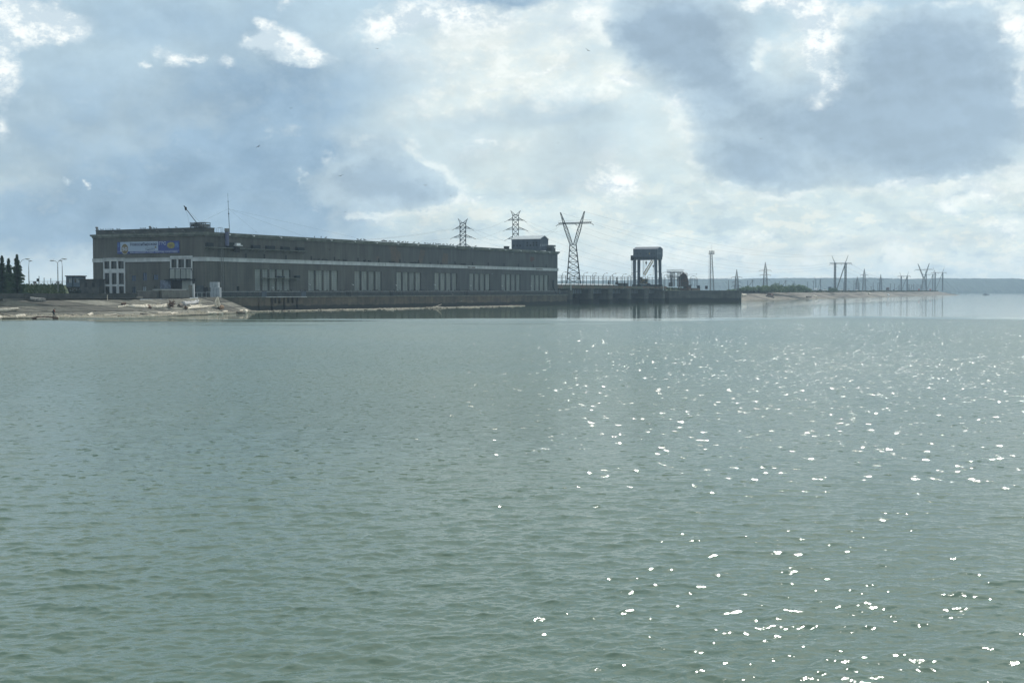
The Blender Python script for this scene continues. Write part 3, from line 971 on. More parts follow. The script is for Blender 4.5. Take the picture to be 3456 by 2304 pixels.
# stripe, cornice, roof
bd = MB()
seg = []
def run(mb, y0, y1, t0, t1, z0, z1, out):
    pass
def ring(mb, out, z0, z1, t0=0.0, gaps=()):
    """moulding round the two visible faces and the far end"""
    mb.box(-out, LEN + out, -out, -0.003, z0, z1)
    ys = [0.0] + [v for g in sorted(gaps) for v in g] + [WID]
    for a, b in zip(ys[::2], ys[1::2]):
        mb.box(-out, -0.003, a, b, z0, z1)
    mb.box(LEN + 0.003, LEN + out, 0, WID, z0, z1)
ring(bd, 0.28, ZB0, ZB1 - 0.12, gaps=((big_left[2][0] - .55, big_left[0][1] + .55), (big_right[2][0] - .55, big_right[0][1] + .55)))
ring(bd, 0.42, ZB1 - 0.117, ZB1)
bd.build('stripe', 'white', hall)
cn = MB()
ring(cn, 0.35, 21.75, 22.2)
ring(cn, 0.75, 22.203, 22.72)
ring(cn, 0.85, 22.723, 22.86)
cn.build('cornice', 'cornice', hall)
rf = MB()
rf.box(-0.6, LEN + 0.6, -0.6, WID + 0.6, 22.4, 22.84)
rf.box(2, LEN - 3, 4, WID - 3, 22.841, 23.0)
rf.build('roof', 'tar', hall)
tA = on_face(723, 778, 1.0)[0]
at = MB()
at.box(0.5, tA, 0.9, 43.0, 22.87, 24.05)
at.box(0.35, tA + .1, 0.75, 43.15, 24.053, 24.2)
at.build('attic_wall', 'conc_dark', hall)

# windows of the long facade: each infill panel a part of its own
for gi, g in enumerate(groups):
    for a, b in g:
        m = MB().box(a - .02, b + .02, 0.42, 0.49, WZ0 - .02, WZ1 + .02)
        o = m.build('window', 'panel', hall)
        f = MB()
        nz_ = 9
        for k in range(1, nz_):
            z = WZ0 + (WZ1 - WZ0) * k / nz_
            f.box(a, b, 0.40, 0.419, z - .03, z + .03)
        f.box((a + b) / 2 - .04, (a + b) / 2 + .04, 0.395, 0.4195, WZ0, WZ1)
        f.build('glazing_bar', 'steel_lt', o)
m = MB().box(13.5, 14.9, 0.40, 0.46, 4.4, 7.5)
m.build('door', 'steel', hall)

# end facade glazing with white surround
def surround(hs, side, below, name='window_surround', z_bot=None):
    y0 = min(h[0] for h in hs) - side
    y1 = max(h[1] for h in hs) + side
    z1 = max(h[3] for h in hs) + 0.95
    z0 = z_bot if z_bot is not None else min(h[2] for h in hs) - below
    mb = MB()
    holed(mb, y0, y1, z0, z1, hs, 0.30, lambda s, d, z: (d - 0.22, s, z))
    for p, q in (((y0, z0), (y1, z0)), ((y1, z0), (y1, z1)), ((y1, z1), (y0, z1)), ((y0, z1), (y0, z0))):
        mb.quad((-0.22, p[0], p[1]), (-0.22, q[0], q[1]), (0.0, q[0], q[1]), (0.0, p[0], p[1]))
    return mb.build(name, 'white', hall)
surround(big_left, 0.45, 0.2, z_bot=4.42)
surround(big_right, 0.42, 0.75)
for h in big_left + big_right:
    o = MB().box(0.30, 0.36, h[0], h[1], h[2], h[3]).build('window', 'glass', hall)
    f = MB()
    for k in (1, 2, 3):
        y = h[0] + (h[1] - h[0]) * k / 4
        f.box(0.26, 0.299, y - .03, y + .03, h[2], h[3])
    for k in (1, 2):
        z = h[2] + (h[3] - h[2]) * k / 3
        f.box(0.255, 0.2985, h[0], h[1], z - .03, z + .03)
    f.build('glazing_bar', 'steel', o)
for h in small:
    o = MB().box(0.2, 0.25, h[0], h[1], h[2], h[3]).build('window', 'blueglass', hall)
    f = MB()
    ym = (h[0] + h[1]) / 2
    f.box(0.12, 0.199, ym - .07, ym + .07, h[2], h[3])
    f.box(0.12, 0.198, h[0], h[1], (h[2] + h[3]) / 2 - .05, (h[2] + h[3]) / 2 + .05)
    f.build('window_frame', 'blue_steel', o)
for i, h in enumerate(low):
    o = MB().box(0.2, 0.27, h[0], h[1], h[2], h[3]).build('door', ('blue_steel', 'pane_lt', 'glass')[i], hall)
    MB().box(0.12, 0.199, (h[0] + h[1]) / 2 - .05, (h[0] + h[1]) / 2 + .05, h[2], h[3]).build('door_post', 'steel', o)
MB().box(0.44, 0.5, gatew[0] - .1, gatew[1] + .1, gatew[2], gatew[3] + .1).build('gateway', 'dark', hall)
# panelled bay over and beside the gateway
bay = er(1100, 856, 1376, 972)
pb = MB()
n4 = 4
for k in range(n4):
    a = bay[0] + (bay[1] - bay[0]) * k / n4
    b = bay[0] + (bay[1] - bay[0]) * (k + 1) / n4
    pb.box(-0.25, -0.004, a + .08, b - .08, bay[2] + .1, bay[3] - .1)
pb.build('bay_panel', 'panel', hall)
fr = MB()
for k in range(n4 + 1):
    y = bay[0] + (bay[1] - bay[0]) * k / n4
    fr.box(-0.34, -0.002, y - .07, y + .07, bay[2] - .1, bay[3] + .1)
fr.box(-0.9, -0.002, bay[0] - 1.2, bay[1] + 1.6, bay[2] - .45, bay[2] - .1)
fr.box(-0.36, -0.001, bay[0] - .1, bay[1] + .1, bay[3] + .1, bay[3] + .25)
fr.build('bay_frame', 'steel', hall)
pr = er(1256, 985, 1372, 1185)
MB().box(-0.2, -0.003, pr[0], pr[1], 4.35, pr[3]).build('gate_leaf', 'panel', hall)
ml = er(975, 990, 1108, 1100)
MB().box(-0.15, -0.003, ml[0], ml[1], ml[2], ml[3]).build('mural_panel', pmat('mural', (0.16, 0.19, 0.24), (0.09, 0.11, 0.15), 0.8, 0.9, detail=8, lo=.42, hi=.55), hall)
cb = MB()
ye = ep(1372, 1100)[0]
cb.box(-0.35, -0.0025, ye - .25, ye + .1, 4.35, zr0 - 0.8)
cb.build('corner_post', 'white', hall)

# small vents over the stripe, cornice floodlights
vt = [17.8, 26.3, 36.7, 49.5, 61.8, 75.0, 87.2, 100.2, 112.4, 125.5, 137.6, 150.5, 162.7, 175.5, 187.4, 200.5, 212.1]
v0 = None
for k, t in enumerate(vt):
    if v0 is None:
        v0 = MB().box(-.28, .28, -0.13, -0.004, ZB1 + .02, ZB1 + 1.35).build('vent', 'dark', hall, loc=(t, 0, 0))
    else:
        c = v0.copy()
        col.objects.link(c)
        c.parent = hall
        c.location = (t, 0, 0)
lt = [8.8] + [19.6 + 12.85 * k for k in range(16)]
l0 = None
for t in lt:
    if t > 200 and False:
        continue
    if l0 is None:
        mb = MB()
        mb.bar((0, -0.5, 22.62), (0, -1.25, 22.35), 0.07)
        mb.ball((0, -1.35, 22.25), 0.30, 0.26, 0.20, 8, 4)
        l0 = mb.build('floodlight', 'lampglass', hall, loc=(t, -.38, 0))
    else:
        c = l0.copy()
        col.objects.link(c)
        c.parent = hall
        c.location = (t, -.38, 0)
for x, y in ((425, 392), (680, 386), (980, 376), (1300, 362)):
    yy, zz = on_end(280 + x * .26786, 680 + y * .26786)
    mb = MB()
    mb.bar((-0.6, 0, 22.87), (-1.3, 0, 23.45), 0.07)
    mb.box(-1.75, -1.2, -.22, .22, 23.32, 23.55)
    mb.build('floodlight', 'steel_lt', hall, loc=(0, yy, 0))
for z in [0]:
    # little wall lamps between the window groups
    for t, zz in [(on_face(700 + x * .26786, 680 + y * .26786)) for x, y in ((808, 1085), (1272, 1048))] + \
                 [(on_face(1140 + x * .26786, 680 + y * .26786)) for x, y in ((175, 1050), (722, 1056), (1208, 1051), (1660, 1060))] + \
                 [(on_face(1560 + x * .26786, 680 + y * .26786)) for x, y in ((490, 1065), (855, 1065))]:
        mb = MB()
        mb.bar((0, 0, zz + .25), (0, -.5, zz + .1), 0.06)
        mb.ball((0, -.6, zz), .2, .2, .2, 8, 4)
        mb.build('wall_lamp', 'lampglass', hall, loc=(t, 0, 0))

# catwalks on brackets with fan boxes
def catwalk(u0, v0_, u1, v1_, name, out, boxes):
    t0, z0 = on_face(u0, v0_, -out)
    t1, z1 = on_face(u1, v1_, -out)
    zz = (z0 + z1) / 2
    mb = MB()
    mb.box(t0, t1, -out, -0.004, zz - .17, zz)
    k = t0 + .4
    while k < t1:
        mb.bar((k, -out + .1, zz - .17), (k, -.02, zz - .95), 0.12)
        k += 3.2
    o = mb.build(name, 'cornice', hall)
    for (bu0, bu1, bh) in boxes:
        a = on_face(bu0, v0_, -out * .6)[0]
        b = on_face(bu1, v0_, -out * .6)[0]
        bb = MB()
        bb.box(a, b, -out * .8, -.1, zz + .002, zz + bh)
        bb.box(a + .15, b - .15, -out * .86, -out * .8 - .002, zz + .2, zz + bh - .2)
        bb.build('fan_housing', 'steel', o)
    return o, zz
K = .26786
cw, cz = catwalk(700 + 10 * K, 680 + 572 * K, 700 + 1260 * K, 680 + 622 * K, 'catwalk', 1.3,
                 [(700 + a * K, 700 + b * K, h) for a, b, h in ((0, 70, 1.2), (262, 345, 1.5), (570, 662, 1.1), (752, 846, 1.1), (938, 1032, 1.0), (1128, 1215, 1.0))])
cw2, cz2 = catwalk(700 + 720 * K, 680 + 955 * K, 700 + 1150 * K, 680 + 968 * K, 'catwalk', 1.6,
                   [(700 + 905 * K, 700 + 965 * K, .55), (700 + 1120 * K, 700 + 1160 * K, .8)])
# pale lamp canopy on the catwalk with a dark box below
t, z = on_face(700 + 378 * K, 680 + 560 * K, -1.6)
mb = MB()
mb.prism([(t - 1.3, -2.4), (t + 1.4, -2.4), (t + 1.0, -.6), (t - .9, -.6)], z, z + .25)
mb.prism([(t - .9, -2.1), (t + .8, -2.1), (t + .6, -.8), (t - .6, -.8)], z + .252, z + .8)
o = mb.build('lamp_canopy', 'lampglass', hall)
MB().box(t - .8, t + .6, -2.0, -1.0, z - 1.9, z - .3).build('lamp_box', 'dark', o)
# flue pipe and ladder
t, z0 = on_face(700 + 222 * K, 680 + 560 * K, -.6)
z1 = on_face(700 + 222 * K, 680 + 345 * K, -.6)[1]
mb = MB().tube([(t, -1.35, z0), (t, -1.35, z1)], 0.62, 12)
o = mb.build('flue_pipe', 'pipe', hall, smooth=False)
mb = MB().tube([(t, -1.35, z1 - .9), (t, -1.35, z1 - .75), (t, -1.35, z1 + .05), (t, -1.35, z1 + .12)], [.66, .74, .74, .6], 12)
mb.build('pipe_cap', 'steel_lt', o)
t0, _ = on_face(700 + 152 * K, 900, -.3)
t1, _ = on_face(700 + 176 * K, 900, -.3)
mb = MB()
zt, zb_ = 24.1, 6.0
mb.bar((t0, -1.0, zb_), (t0, -1.0, zt), .10)
mb.bar((t1, -1.0, zb_), (t1, -1.0, zt), .10)
z = zb_ + .2
while z < zt - 1:
    mb.bar((t0, -1.0, z), (t1, -1.0, z), .045)
    z += .42
for z in (8, 12, 16.4, 20):
    mb.bar((t0, -1.0, z), (t0, 0, z), .06)
    mb.bar((t1, -1.0, z), (t1, 0, z), .06)
mb.tube([(t0, -1.0, zt), (t0, -.4, zt + .25), (t0, .8, zt), (t0, .8, 22.9)], .05, 5)
mb.tube([(t1, -1.0, zt), (t1, -.4, zt + .25), (t1, .8, zt), (t1, .8, 22.9)], .05, 5)
mb.build('ladder', 'steel_lt', hall)

# stripped patches of facing (irregular outlines, a few mm proud)
def patch(poly, mat, name='bare_patch'):
    pts = [on_face(u, v) for u, v in poly]
    c = (sum(p[0] for p in pts) / len(pts), sum(p[1] for p in pts) / len(pts))
    out = []
    for i, p in enumerate(pts):
        q = pts[(i + 1) % len(pts)]
        for k in range(4):
            f = k / 4
            out.append((p[0] + (q[0] - p[0]) * f + random.uniform(-.25, .25), p[1] + (q[1] - p[1]) * f + random.uniform(-.12, .12)))
    mb = MB()
    n = len(out)
    mb.v = [(x, -0.02, z) for x, z in out] + [(c[0], -0.03, c[1])]
    mb.f = [(i, (i + 1) % n, n) for i in range(n)]
    mb.build(name, mat, hall)
def cp4(*p):
    return [(1140 + x * K, 680 + y * K) for x, y in p]
patch(cp4((640, 560), (735, 560), (745, 610), (795, 650), (795, 770), (680, 770), (670, 690), (660, 610)), 'bare')
patch(cp4((1040, 612), (1105, 618), (1090, 680), (1060, 780), (1015, 770), (1030, 690)), 'bare')
patch(cp4((1325, 650), (1390, 660), (1388, 790), (1310, 785)), 'bare')
patch(cp4((485, 690), (515, 690), (512, 740), (488, 740)), 'bare')
patch([(1560 + x * K, 680 + y * K) for x, y in ((860, 700), (905, 700), (910, 735), (890, 750), (862, 762))], 'bare_red')
# broken places in the stripe
for x0, x1 in ((1640, 1675), (1685, 1732)):
    a = on_face(1140 + x0 * K, 905, -.3)[0]
    b = on_face(1140 + x1 * K, 905, -.3)[0]
    MB().box(a, b, -.30, -.281, 14.75, 15.2).build('bare_patch', 'bare', hall)
a = on_face(1560 + 930 * K, 908, -.3)[0]
b = on_face(1560 + 1015 * K, 908, -.3)[0]
MB().box(a, b, -.30, -.281, 14.9, 15.25).build('bare_patch', 'bare', hall)
for x in (520, 600):
    a = on_face(1140 + x * K, 890, -.3)[0]
    mb = MB()
    mb.bar((a, -.285, 15.6), (a + .35, -.285, 14.95), .10, .02)
    mb.bar((a + .35, -.285, 14.95), (a + .3, -.285, 14.55), .08, .02)
    mb.build('crack', 'dark', hall)
# plinth ledge, annex, downpipe near the far end
mb = MB()
mb.box(0, LEN, -.2, -.003, 4.41, 5.95)
mb.box(0, LEN, -.3, -.0035, 5.953, 6.1)
mb.build('plinth', 'conc_dark', hall)
t, z = on_face(1560 + 1140 * K, 680 + 990 * K, -.3)
t2, z2 = on_face(1560 + 1170 * K, 680 + 1135 * K, -1.5)
mb = MB()
mb.tube([(t, -.6, z), (t, -.6, 7.4)], .32, 8)
mb.tube([(t, -.6, 7.4), (t2, -2.2, 4.6)], .28, 8)
mb.build('downpipe', 'steel', hall)
an = MB()
an.box(-2.6, -0.01, 38.9, 46.6, 4.3, 9.3)
an.box(-2.9, -0.01, 38.6, 46.9, 9.303, 9.6)
an.box(-.003, 5, 43.81, 46.6, 4.3, 9.3)
o = an.build('annex', 'conc_dark', hall)
for y in (40.6, 43.6):
    MB().box(-2.66, -2.6035, y, y + 1.0, 7.2, 8.5).build('window', 'dark', o)

# quay base wall under the hall: front skin with slots, deck, railing
quay = thing('quay_wall', 'stained concrete quay wall and walkway under the machine hall, driftwood at its foot', 'wall', (AX, AY, 0), RZ)
slots = []
for x0, x1, y0, y1 in ((795, 820, 1210, 1500), (955, 975, 1210, 1500), (1115, 1137, 1210, 1500), (845, 866, 1215, 1300), (893, 918, 1212, 1296),
                       (1005, 1028, 1212, 1296), (1060, 1083, 1212, 1296)):
    a = on_face(700 + x0 * K, 1010, -3)[0]
    b = on_face(700 + x1 * K, 1010, -3)[0]
    z1 = 4.0
    z0 = -.9 if y1 > 1400 else 2.3
    slots.append((a, b + .15, z0, z1))
bw = MB()
holed(bw, -3, 226.2, -4, 4.1, slots, 1.0, lambda s, d, z: (s, d - 3.0, z))
for s in slots:
    bw.quad((s[0], -2.0, s[2]), (s[1], -2.0, s[2]), (s[1], -2.0, s[3]), (s[0], -2.0, s[3]))
bw.quad((-3, -3, -4), (-3, -3, 4.1), (-3, 0, 4.1), (-3, 0, -4))
bw.quad((226.2, -3, -4), (226.2, 0, -4), (226.2, 0, 4.1), (226.2, -3, 4.1))
bw.build('base_wall', 'wall_base', quay)
# buttress near the bank
bt = on_face(700 + 740 * K, 1020, -3)[0]
MB().box(bt - 3.6, bt + .1, -3.5, -3.003, -4, 4.09).build('buttress', 'wall_base', quay)
dk = MB()
dk.box(-3.2, 226.6, -3.25, -.31, 4.103, 4.38)
dk.build('deck', 'cornice', quay)
t5 = on_face(700 + 1240 * K, 1000, -3.4)[0]
MB().box(bt - 1, t5, -3.9, -3.253, 4.12, 4.3).build('step_ledge', 'white', quay)
rl = MB()
t = -3.0
while t < 226.3:
    rl.bar((t, -3.15, 4.38), (t, -3.15, 5.85), .10)
    t += 2.55
for z, w in ((5.2, .05), (4.75, .05)):
    rl.bar((-3, -3.15, z), (226.3, -3.15, z), w)
t = -3.0
while t < 226.3:
    rl.bar((t, -3.15, 4.5), (t, -3.15, 5.7), .035)
    t += .28
rl.build('railing', 'railing', quay)
MB().bar((-3.05, -3.15, 5.87), (226.35, -3.15, 5.87), .13, .09).build('handrail', 'white', quay)
for x0, x1 in ((683, 745), (1180, 1240)):
    a = on_face(700 + x0 * K, 990, -3.2)[0]
    b = on_face(700 + x1 * K, 990, -3.2)[0]
    MB().box(a, b, -3.3, -3.22, 4.4, 5.9).build('guard_panel', 'blue_steel', quay)
for x in (140, 688, 1625):
    a = on_face(1140 + x * K, 990, -2.6)[0]
    MB().box(a - .9, a + .9, -2.8, -2.0, 4.384, 5.95).build('winch_box', 'dark', quay)

# pale froth and chips along the far waterline
fm = MB()
rg_ = random.Random(31)
for a, b in zip(shoreR, shoreR[1:]):
    n_ = int((b - a).length / 1.2)
    w_ = inward(a, b, 1, 0)
    for i in range(n_):
        p = a.lerp(b, (i + rg_.random()) / n_) + w_ * rg_.uniform(-.3, .8)
        q = p + (b - a).normalized() * rg_.uniform(.8, 2.4)
        fm.bar(p + Vector((0, 0, .12)), q + Vector((0, 0, .14)), rg_.uniform(.3, .9), .14)
tag(fm.build('foam', 'wood'), 'thin pale line of froth and chips along the far waterline', None, None, 'stuff')

# ================================================================== BANNER on the end facade
RZE = math.atan2(-DN.y, -DN.x)          # local X runs left to right along the end facade, -Y faces out
yl, zbl = on_end(394.8, 857.5, -.3)
yr, zbr = on_end(604, 852, -.3)
ztl = on_end(395.3, 818.8, -.3)[1]
ztr = on_end(604, 810.6, -.3)[1]
bw_, bh_, bz = yl - yr, (ztl + ztr - zbl - zbr) / 2, (zbl + zbr) / 2
ban = thing('banner', 'wide blue and white banner with lettering and gold round emblem on the end wall', 'banner', tuple(ax(-.10, yl, bz)), RZE)
def bx(f):
    return f * bw_
def bhh(f):
    return f * bh_
MB().box(0, bw_, -.05, 0.0, 0, bh_).build('backing_sheet', 'b_blue', ban)
MB().box(bx(.05), bx(.665), -.058, -.0505, bhh(.2), bh_).build('pale_field', 'b_pale', ban)
MB().box(0, bw_, -.064, -.0585, bhh(.185), bhh(.205)).build('dividing_line', 'b_white', ban)
# soft sky blue patches with ragged outline, on the right and upper left
def blob(cx, cy, rx, ry, n, jag, seed, y):
    r = random.Random(seed)
    mb = MB()
    for k in range(n):
        a = 2 * math.pi * k / n
        j = 1 - (jag if k % 2 else 0) * r.uniform(.5, 1)
        mb.v.append((bx(cx) + rx * j * math.cos(a), y, bhh(cy) + ry * j * math.sin(a)))
    mb.v.append((bx(cx), y - .004, bhh(cy)))
    mb.f = [(i, (i + 1) % n, n) for i in range(n)]
    return mb
blob(.96, .62, .85, .95, 18, .25, 2, -.06).build('light_glow', 'b_sky', ban)
blob(.025, .75, .5, .8, 14, .3, 4, -.06).build('light_glow', 'b_sky', ban)
blob(.87, .63, 1.75, 1.05, 40, .38, 8, -.075).build('yellow_burst', 'b_yel', ban)
blob(.868, .62, .95, .55, 26, .4, 12, -.082).build('burst_core', 'b_gold', ban)
blob(.125, .40, 1.42, 1.58, 40, 0, 1, -.07).build('emblem_rim', 'b_white', ban)
blob(.125, .40, 1.32, 1.47, 40, 0, 1, -.08).build('emblem_disc', 'b_gold', ban)


def text(body, x, z, w, h, y, mat, name, parent):
    cu = bpy.data.curves.new(name, 'FONT')
    cu.body = body
    cu.size = 1.0
    cu.extrude = 0.003
    cu.offset = 0.022
    cu.materials.append(M[mat])
    o = bpy.data.objects.new(name, cu)
    col.objects.link(o)
    bpy.context.view_layer.update()
    bb = [Vector(c) for c in o.bound_box]
    x0, x1 = min(c.x for c in bb), max(c.x for c in bb)
    capref = 0.70
    me = bpy.data.meshes.new_from_object(o.evaluated_get(bpy.context.evaluated_depsgraph_get()))
    bpy.data.objects.remove(o)
    o = bpy.data.objects.new(name, me)
    col.objects.link(o)
    o.scale = (w / (x1 - x0), h / capref, 1)
    o.rotation_euler = (R(90), 0, 0)
    o.location = (x - x0 * o.scale.x, y, z)
    o.parent = parent
    return o
text('Новосибирская', bx(.213), bhh(.66), bx(.43), bhh(.25), -.07, 'b_text', 'lettering', ban)
text('ГЭС', bx(.68), bhh(.68), bx(.112), bhh(.26), -.07, 'b_white', 'lettering', ban)
text('МЫ ДЕЛАЕМ ВАШУ ЖИЗНЬ СВЕТЛЕЕ!', bx(.213), bhh(.04), bx(.76), bhh(.105), -.07, 'b_white', 'lettering', ban)
text('50', bx(.082), bhh(.26), bx(.086), bhh(.30), -.095, 'b_white', 'lettering', ban)
text('ГидроОГК', bx(.463), bhh(.28), bx(.15), bhh(.11), -.07, 'b_text', 'lettering', ban)
MB().box(bx(.465), bx(.605), -.064, -.059, bhh(.475), bhh(.495)).build('thin_rule', 'b_text', ban)
blob(.625, .50, .42, .30, 18, .3, 3, -.066).build('small_mark', 'b_gold', ban)
tk = MB()
for k in range(11):
    f = .02 + k * .096
    tk.bar((bx(f), -.02, bh_ - .02), (bx(f), .0, bh_ + .16), .1)
tk.build('hanging_tie', 'dark', ban)

# ================================================================== ROOF THINGS
def local(t, y, z=0):
    return tuple(ax(t, y, z))
# hoist boom leaning out over the end
bs = on_end(676, 768, 2.0)
tip_ = on_y(627, 704, ax(2, bs[0] + 6).y)
b0 = ax(2, bs[0], 24.2)
bm = thing('roof_derrick', 'thin derrick boom leaning left from the roof corner, with stay ropes', 'derrick', tuple(b0))
d = tip_ - b0
mb = MB()
off = Vector((.11, 0, 0))
up_ = Vector((0, 0, .15))
mb.bar(-off, d - off * .3, .07)
mb.bar(off, d + off * .3, .07)
mb.bar(up_, d + up_ * .3, .07)
for k in range(22):
    f0_, f1_ = k / 22, (k + 1) / 22
    mb.bar(d * f0_ - off * (1 - .7 * f0_), d * f1_ + off * (1 - .7 * f1_), .05)
    mb.bar(d * f0_ + off * (1 - .7 * f0_), d * f1_ + up_ * (1 - .7 * f1_), .05)
mb.build('boom', 'steel', bm)
MB().ball(d, .35, .35, .55, 8, 5).bar(d, d + Vector((-.5, 0, .8)), .25).build('boom_head', 'dark', bm)
mb = MB()
st = on_y(683, 757, b0.y) - b0
mb.bar(d, st, .035)
s2 = on_y(642, 768, b0.y) - b0
mb.bar(d, s2, .03)
mb.build('stay_rope', 'wire', bm)
MB().box(-.5, .5, -.5, .5, -.15, .3).build('base', 'steel', bm)
# cooling unit box on the attic
ta = on_end(684, 758, 1.5)
tb_ = on_end(722, 758, 1.5)
cu_ = thing('roof_unit', 'open framed ventilation unit on the roof corner beside the boom', 'ventilation unit', tuple(ax(2.6, 3.2, 24.2)), RZE)
mb = MB()
mb.box(-3.4, 1.9, -1.4, 1.4, 1.35, 1.5)
mb.build('top_deck', 'steel_lt', cu_)
mb = MB()
for x in (-3.3, -1.6, 0.1, 1.8):
    for y in (-1.3, 1.3):
        mb.bar((x, y, 0), (x, y, 1.35), .14)
mb.bar((-3.3, -1.3, .1), (1.8, -1.3, 1.3), .08)
mb.bar((-3.3, -1.3, 1.3), (1.8, -1.3, .1), .08)
mb.build('frame', 'steel', cu_)
MB().box(-3.2, -.9, -1.2, 1.2, .25, 1.2).build('fan_box', 'steel', cu_)
MB().box(-.3, 1.7, -1.2, 1.2, .15, 1.0).build('fan_box', 'steel_lt', cu_)
# attic handrail
yA = on_end(645, 765, .9)[0]
rr = thing('roof_handrail', 'low thin handrail along the attic roof edge by the boom', 'railing', tuple(ax(.9, 0, 24.2)), RZ)
mb = MB()
mb.bar((0, 1.0, .95), (0, yA, .95), .06)
mb.bar((0, 1.0, .5), (0, yA, .5), .04)
for k in range(9):
    y = 1.0 + (yA - 1.0) * k / 8
    mb.bar((0, y, 0), (0, y, .97), .06)
mb.build('rail', 'steel_lt', rr)
vp = on_end(280 + 150 * K, 680 + 380 * K, .9)
vv = thing('roof_vent', 'small vent cowl on the far left roof corner', 'vent', tuple(ax(1.4, vp[0] - .3, 24.2)))
MB().tube([(0, 0, 0), (0, 0, .7)], .28, 8).build('pipe', 'steel_lt', vv)
MB().ball((0, 0, .85), .5, .5, .3, 8, 4).build('cowl', 'steel_lt', vv)
vp = on_end(280 + 830 * K, 680 + 355 * K, .9)
vv = thing('roof_vent', 'small vent cowl half way along the end roof', 'vent', tuple(ax(1.4, vp[0], 24.2)))
MB().tube([(0, 0, 0), (0, 0, .5)], .25, 8).build('pipe', 'steel_lt', vv)
MB().ball((0, 0, .6), .42, .42, .3, 8, 4).build('cowl', 'steel_lt', vv)
# aerial mast
mpos = ax(17, 6, 22.85)
mt_top = on_y(768.5, 652, mpos.y)
mbase = on_y(775, 784, mpos.y)
mpos = Vector((mbase.x, mpos.y, 22.85))
am = thing('aerial_mast', 'tall hair-thin aerial mast guyed with wires on the hall roof', 'mast', tuple(mpos))
dd = mt_top - mpos
mb = MB()
mb.tube([(0, 0, 0), tuple(dd * .55)], .085, 5).tube([tuple(dd * .55), tuple(dd * .82)], .06, 5).tube([tuple(dd * .82), tuple(dd)], .03, 4)
mb.build('pole', 'steel', am)
mb = MB()
for gx, gy in ((-17, 3), (19, 22), (9, -3), (34, 30)):
    mb.bar(tuple(dd * .62), (gx, gy, .2), .025)
mb.build('guy_wire', 'wire', am)
mb = MB().bar(dd * .5 - Vector((.2, 0, 0)), dd * .5 + Vector((.2, 0, 0)), .2).bar(dd * .8 - Vector((.15, 0, 0)), dd * .8 + Vector((.15, 0, 0)), .15)
mb.build('insulator', 'dark', am)

# gabled rooms: rooftop machine room and gantry crane share the shape
def gable_room(root, LX, LY, z0, z1, zp, mat, over=.25):
    """long dimension along local y; ridge along y; gable faces -x"""
    mb = MB()
    mb.box(0, LX, 0, LY, z0, z1)
    mb.v += [(0, 0, z1), (0, LY, z1), (LX, 0, z1), (LX, LY, z1), (LX / 2, 0, zp), (LX / 2, LY, zp)]
    n = len(mb.v) - 6
    mb.f += [(n, n + 2, n + 4), (n + 1, n + 5, n + 3)]
    body = mb.build('walls', mat, root)
    rf = MB()
    for a, b in ((-over, LX / 2), (LX / 2, LX + over)):
        za = z1 - .05 if a < 0 else zp
        zb = zp if a < 0 else z1 - .05
        rf.quad((a, -over, za + .06), (b, -over, zb + .06), (b, LY + over, zb + .06), (a, LY + over, za + .06))
        rf.quad((a, -over, za + .28), (a, LY + over, za + .28), (b, LY + over, zb + .28), (b, -over, zb + .28))
        rf.quad((a, -over, za + .06), (a, LY + over, za + .06), (a, LY + over, za + .28), (a, -over, za + .28))
        rf.quad((b, -over, zb + .06), (b, LY + over, zb + .06), (b, LY + over, zb + .28), (b, -over, zb + .28))
        for y in (-over, LY + over):
            rf.quad((a, y, za + .06), (b, y, zb + .06), (b, y, zb + .28), (a, y, za + .28))
    return body, rf

# rooftop room: near corner from the photo
K4 = .085034
rt0 = on_face(1700 + 1440 * K4, 790, 3.5)[0]
rt1 = on_face(1700 + 1768 * K4, 790, 3.5)[0]
rtop = on_face(1700 + 1440 * K4, 780 + 322 * K4, 3.5)[1]
# inward extent of the left face on plane t = rt0
def inward_of(u, t):
    P = ax(t, 0)
    d = ray(u, 900)
    k = (DA.x * P.x + DA.y * P.y) / (DA.x * d.x + DA.y * d.y)
    return Vector((d.x * k - P.x, d.y * k - P.y, 0)).dot(DN)
ry = inward_of(1700 + 310 * K4, rt0)
print('roof room', rt0, rt1, ry, rtop)
rm = thing('rooftop_room', 'blue grey gabled crane room with bright roof on the far end of the hall roof', 'rooftop building', tuple(ax(rt0, 3.5, 23.0)), RZ)
zt_ = rtop - 23.0
b_, rfm = gable_room(rm, rt1 - rt0, ry - 3.5, 0.35, zt_, zt_ + 1.5, 'blue_steel')
rfm.build('roof', 'roof', rm)
LYr = ry - 3.5
def rw(x, y):          # photo crop -> local (y, z) on the left face
    u = 1700 + x * K4
    yy = inward_of(u, rt0) - 3.5
    P = ax(rt0, 0)
    d = ray(u, 780 + y * K4)
    k = (DA.x * P.x + DA.y * P.y) / (DA.x * d.x + DA.y * d.y)
    return yy, H + d.z * k - 23.0
for x, y in ((405, 575), (532, 575), (655, 572), (935, 468), (935, 572), (1060, 565), (1185, 468), (1185, 560), (1305, 460), (1310, 555)):
    a, z = rw(x, y)
    MB().box(-.04, -.003, a - .35, a + .35, z - .35, z + .35).build('window', 'dark', rm)
for x in (1470, 1555, 1635, 1715):
    t = on_face(1700 + x * K4, 800, 3.5)[0] - rt0
    z = on_face(1700 + x * K4, 780 + 560 * K4, 3.5)[1] - 23
    MB().box(t - .35, t + .35, -.04, -.003, z - .5, z + .5).build('window', 'pane_lt', rm)
    MB().box(t - .3, t + .3, -.04, -.003, z + 1.2, z + 1.8).build('window', 'blue_steel', rm)
mb = MB()
for x in (.3, (rt1 - rt0) - .3):
    for y in (.4, LYr / 2, LYr - .4):
        mb.box(x - .25, x + .25, y - .25, y + .25, -.15, .35)
mb.build('stilts', 'dark', rm)
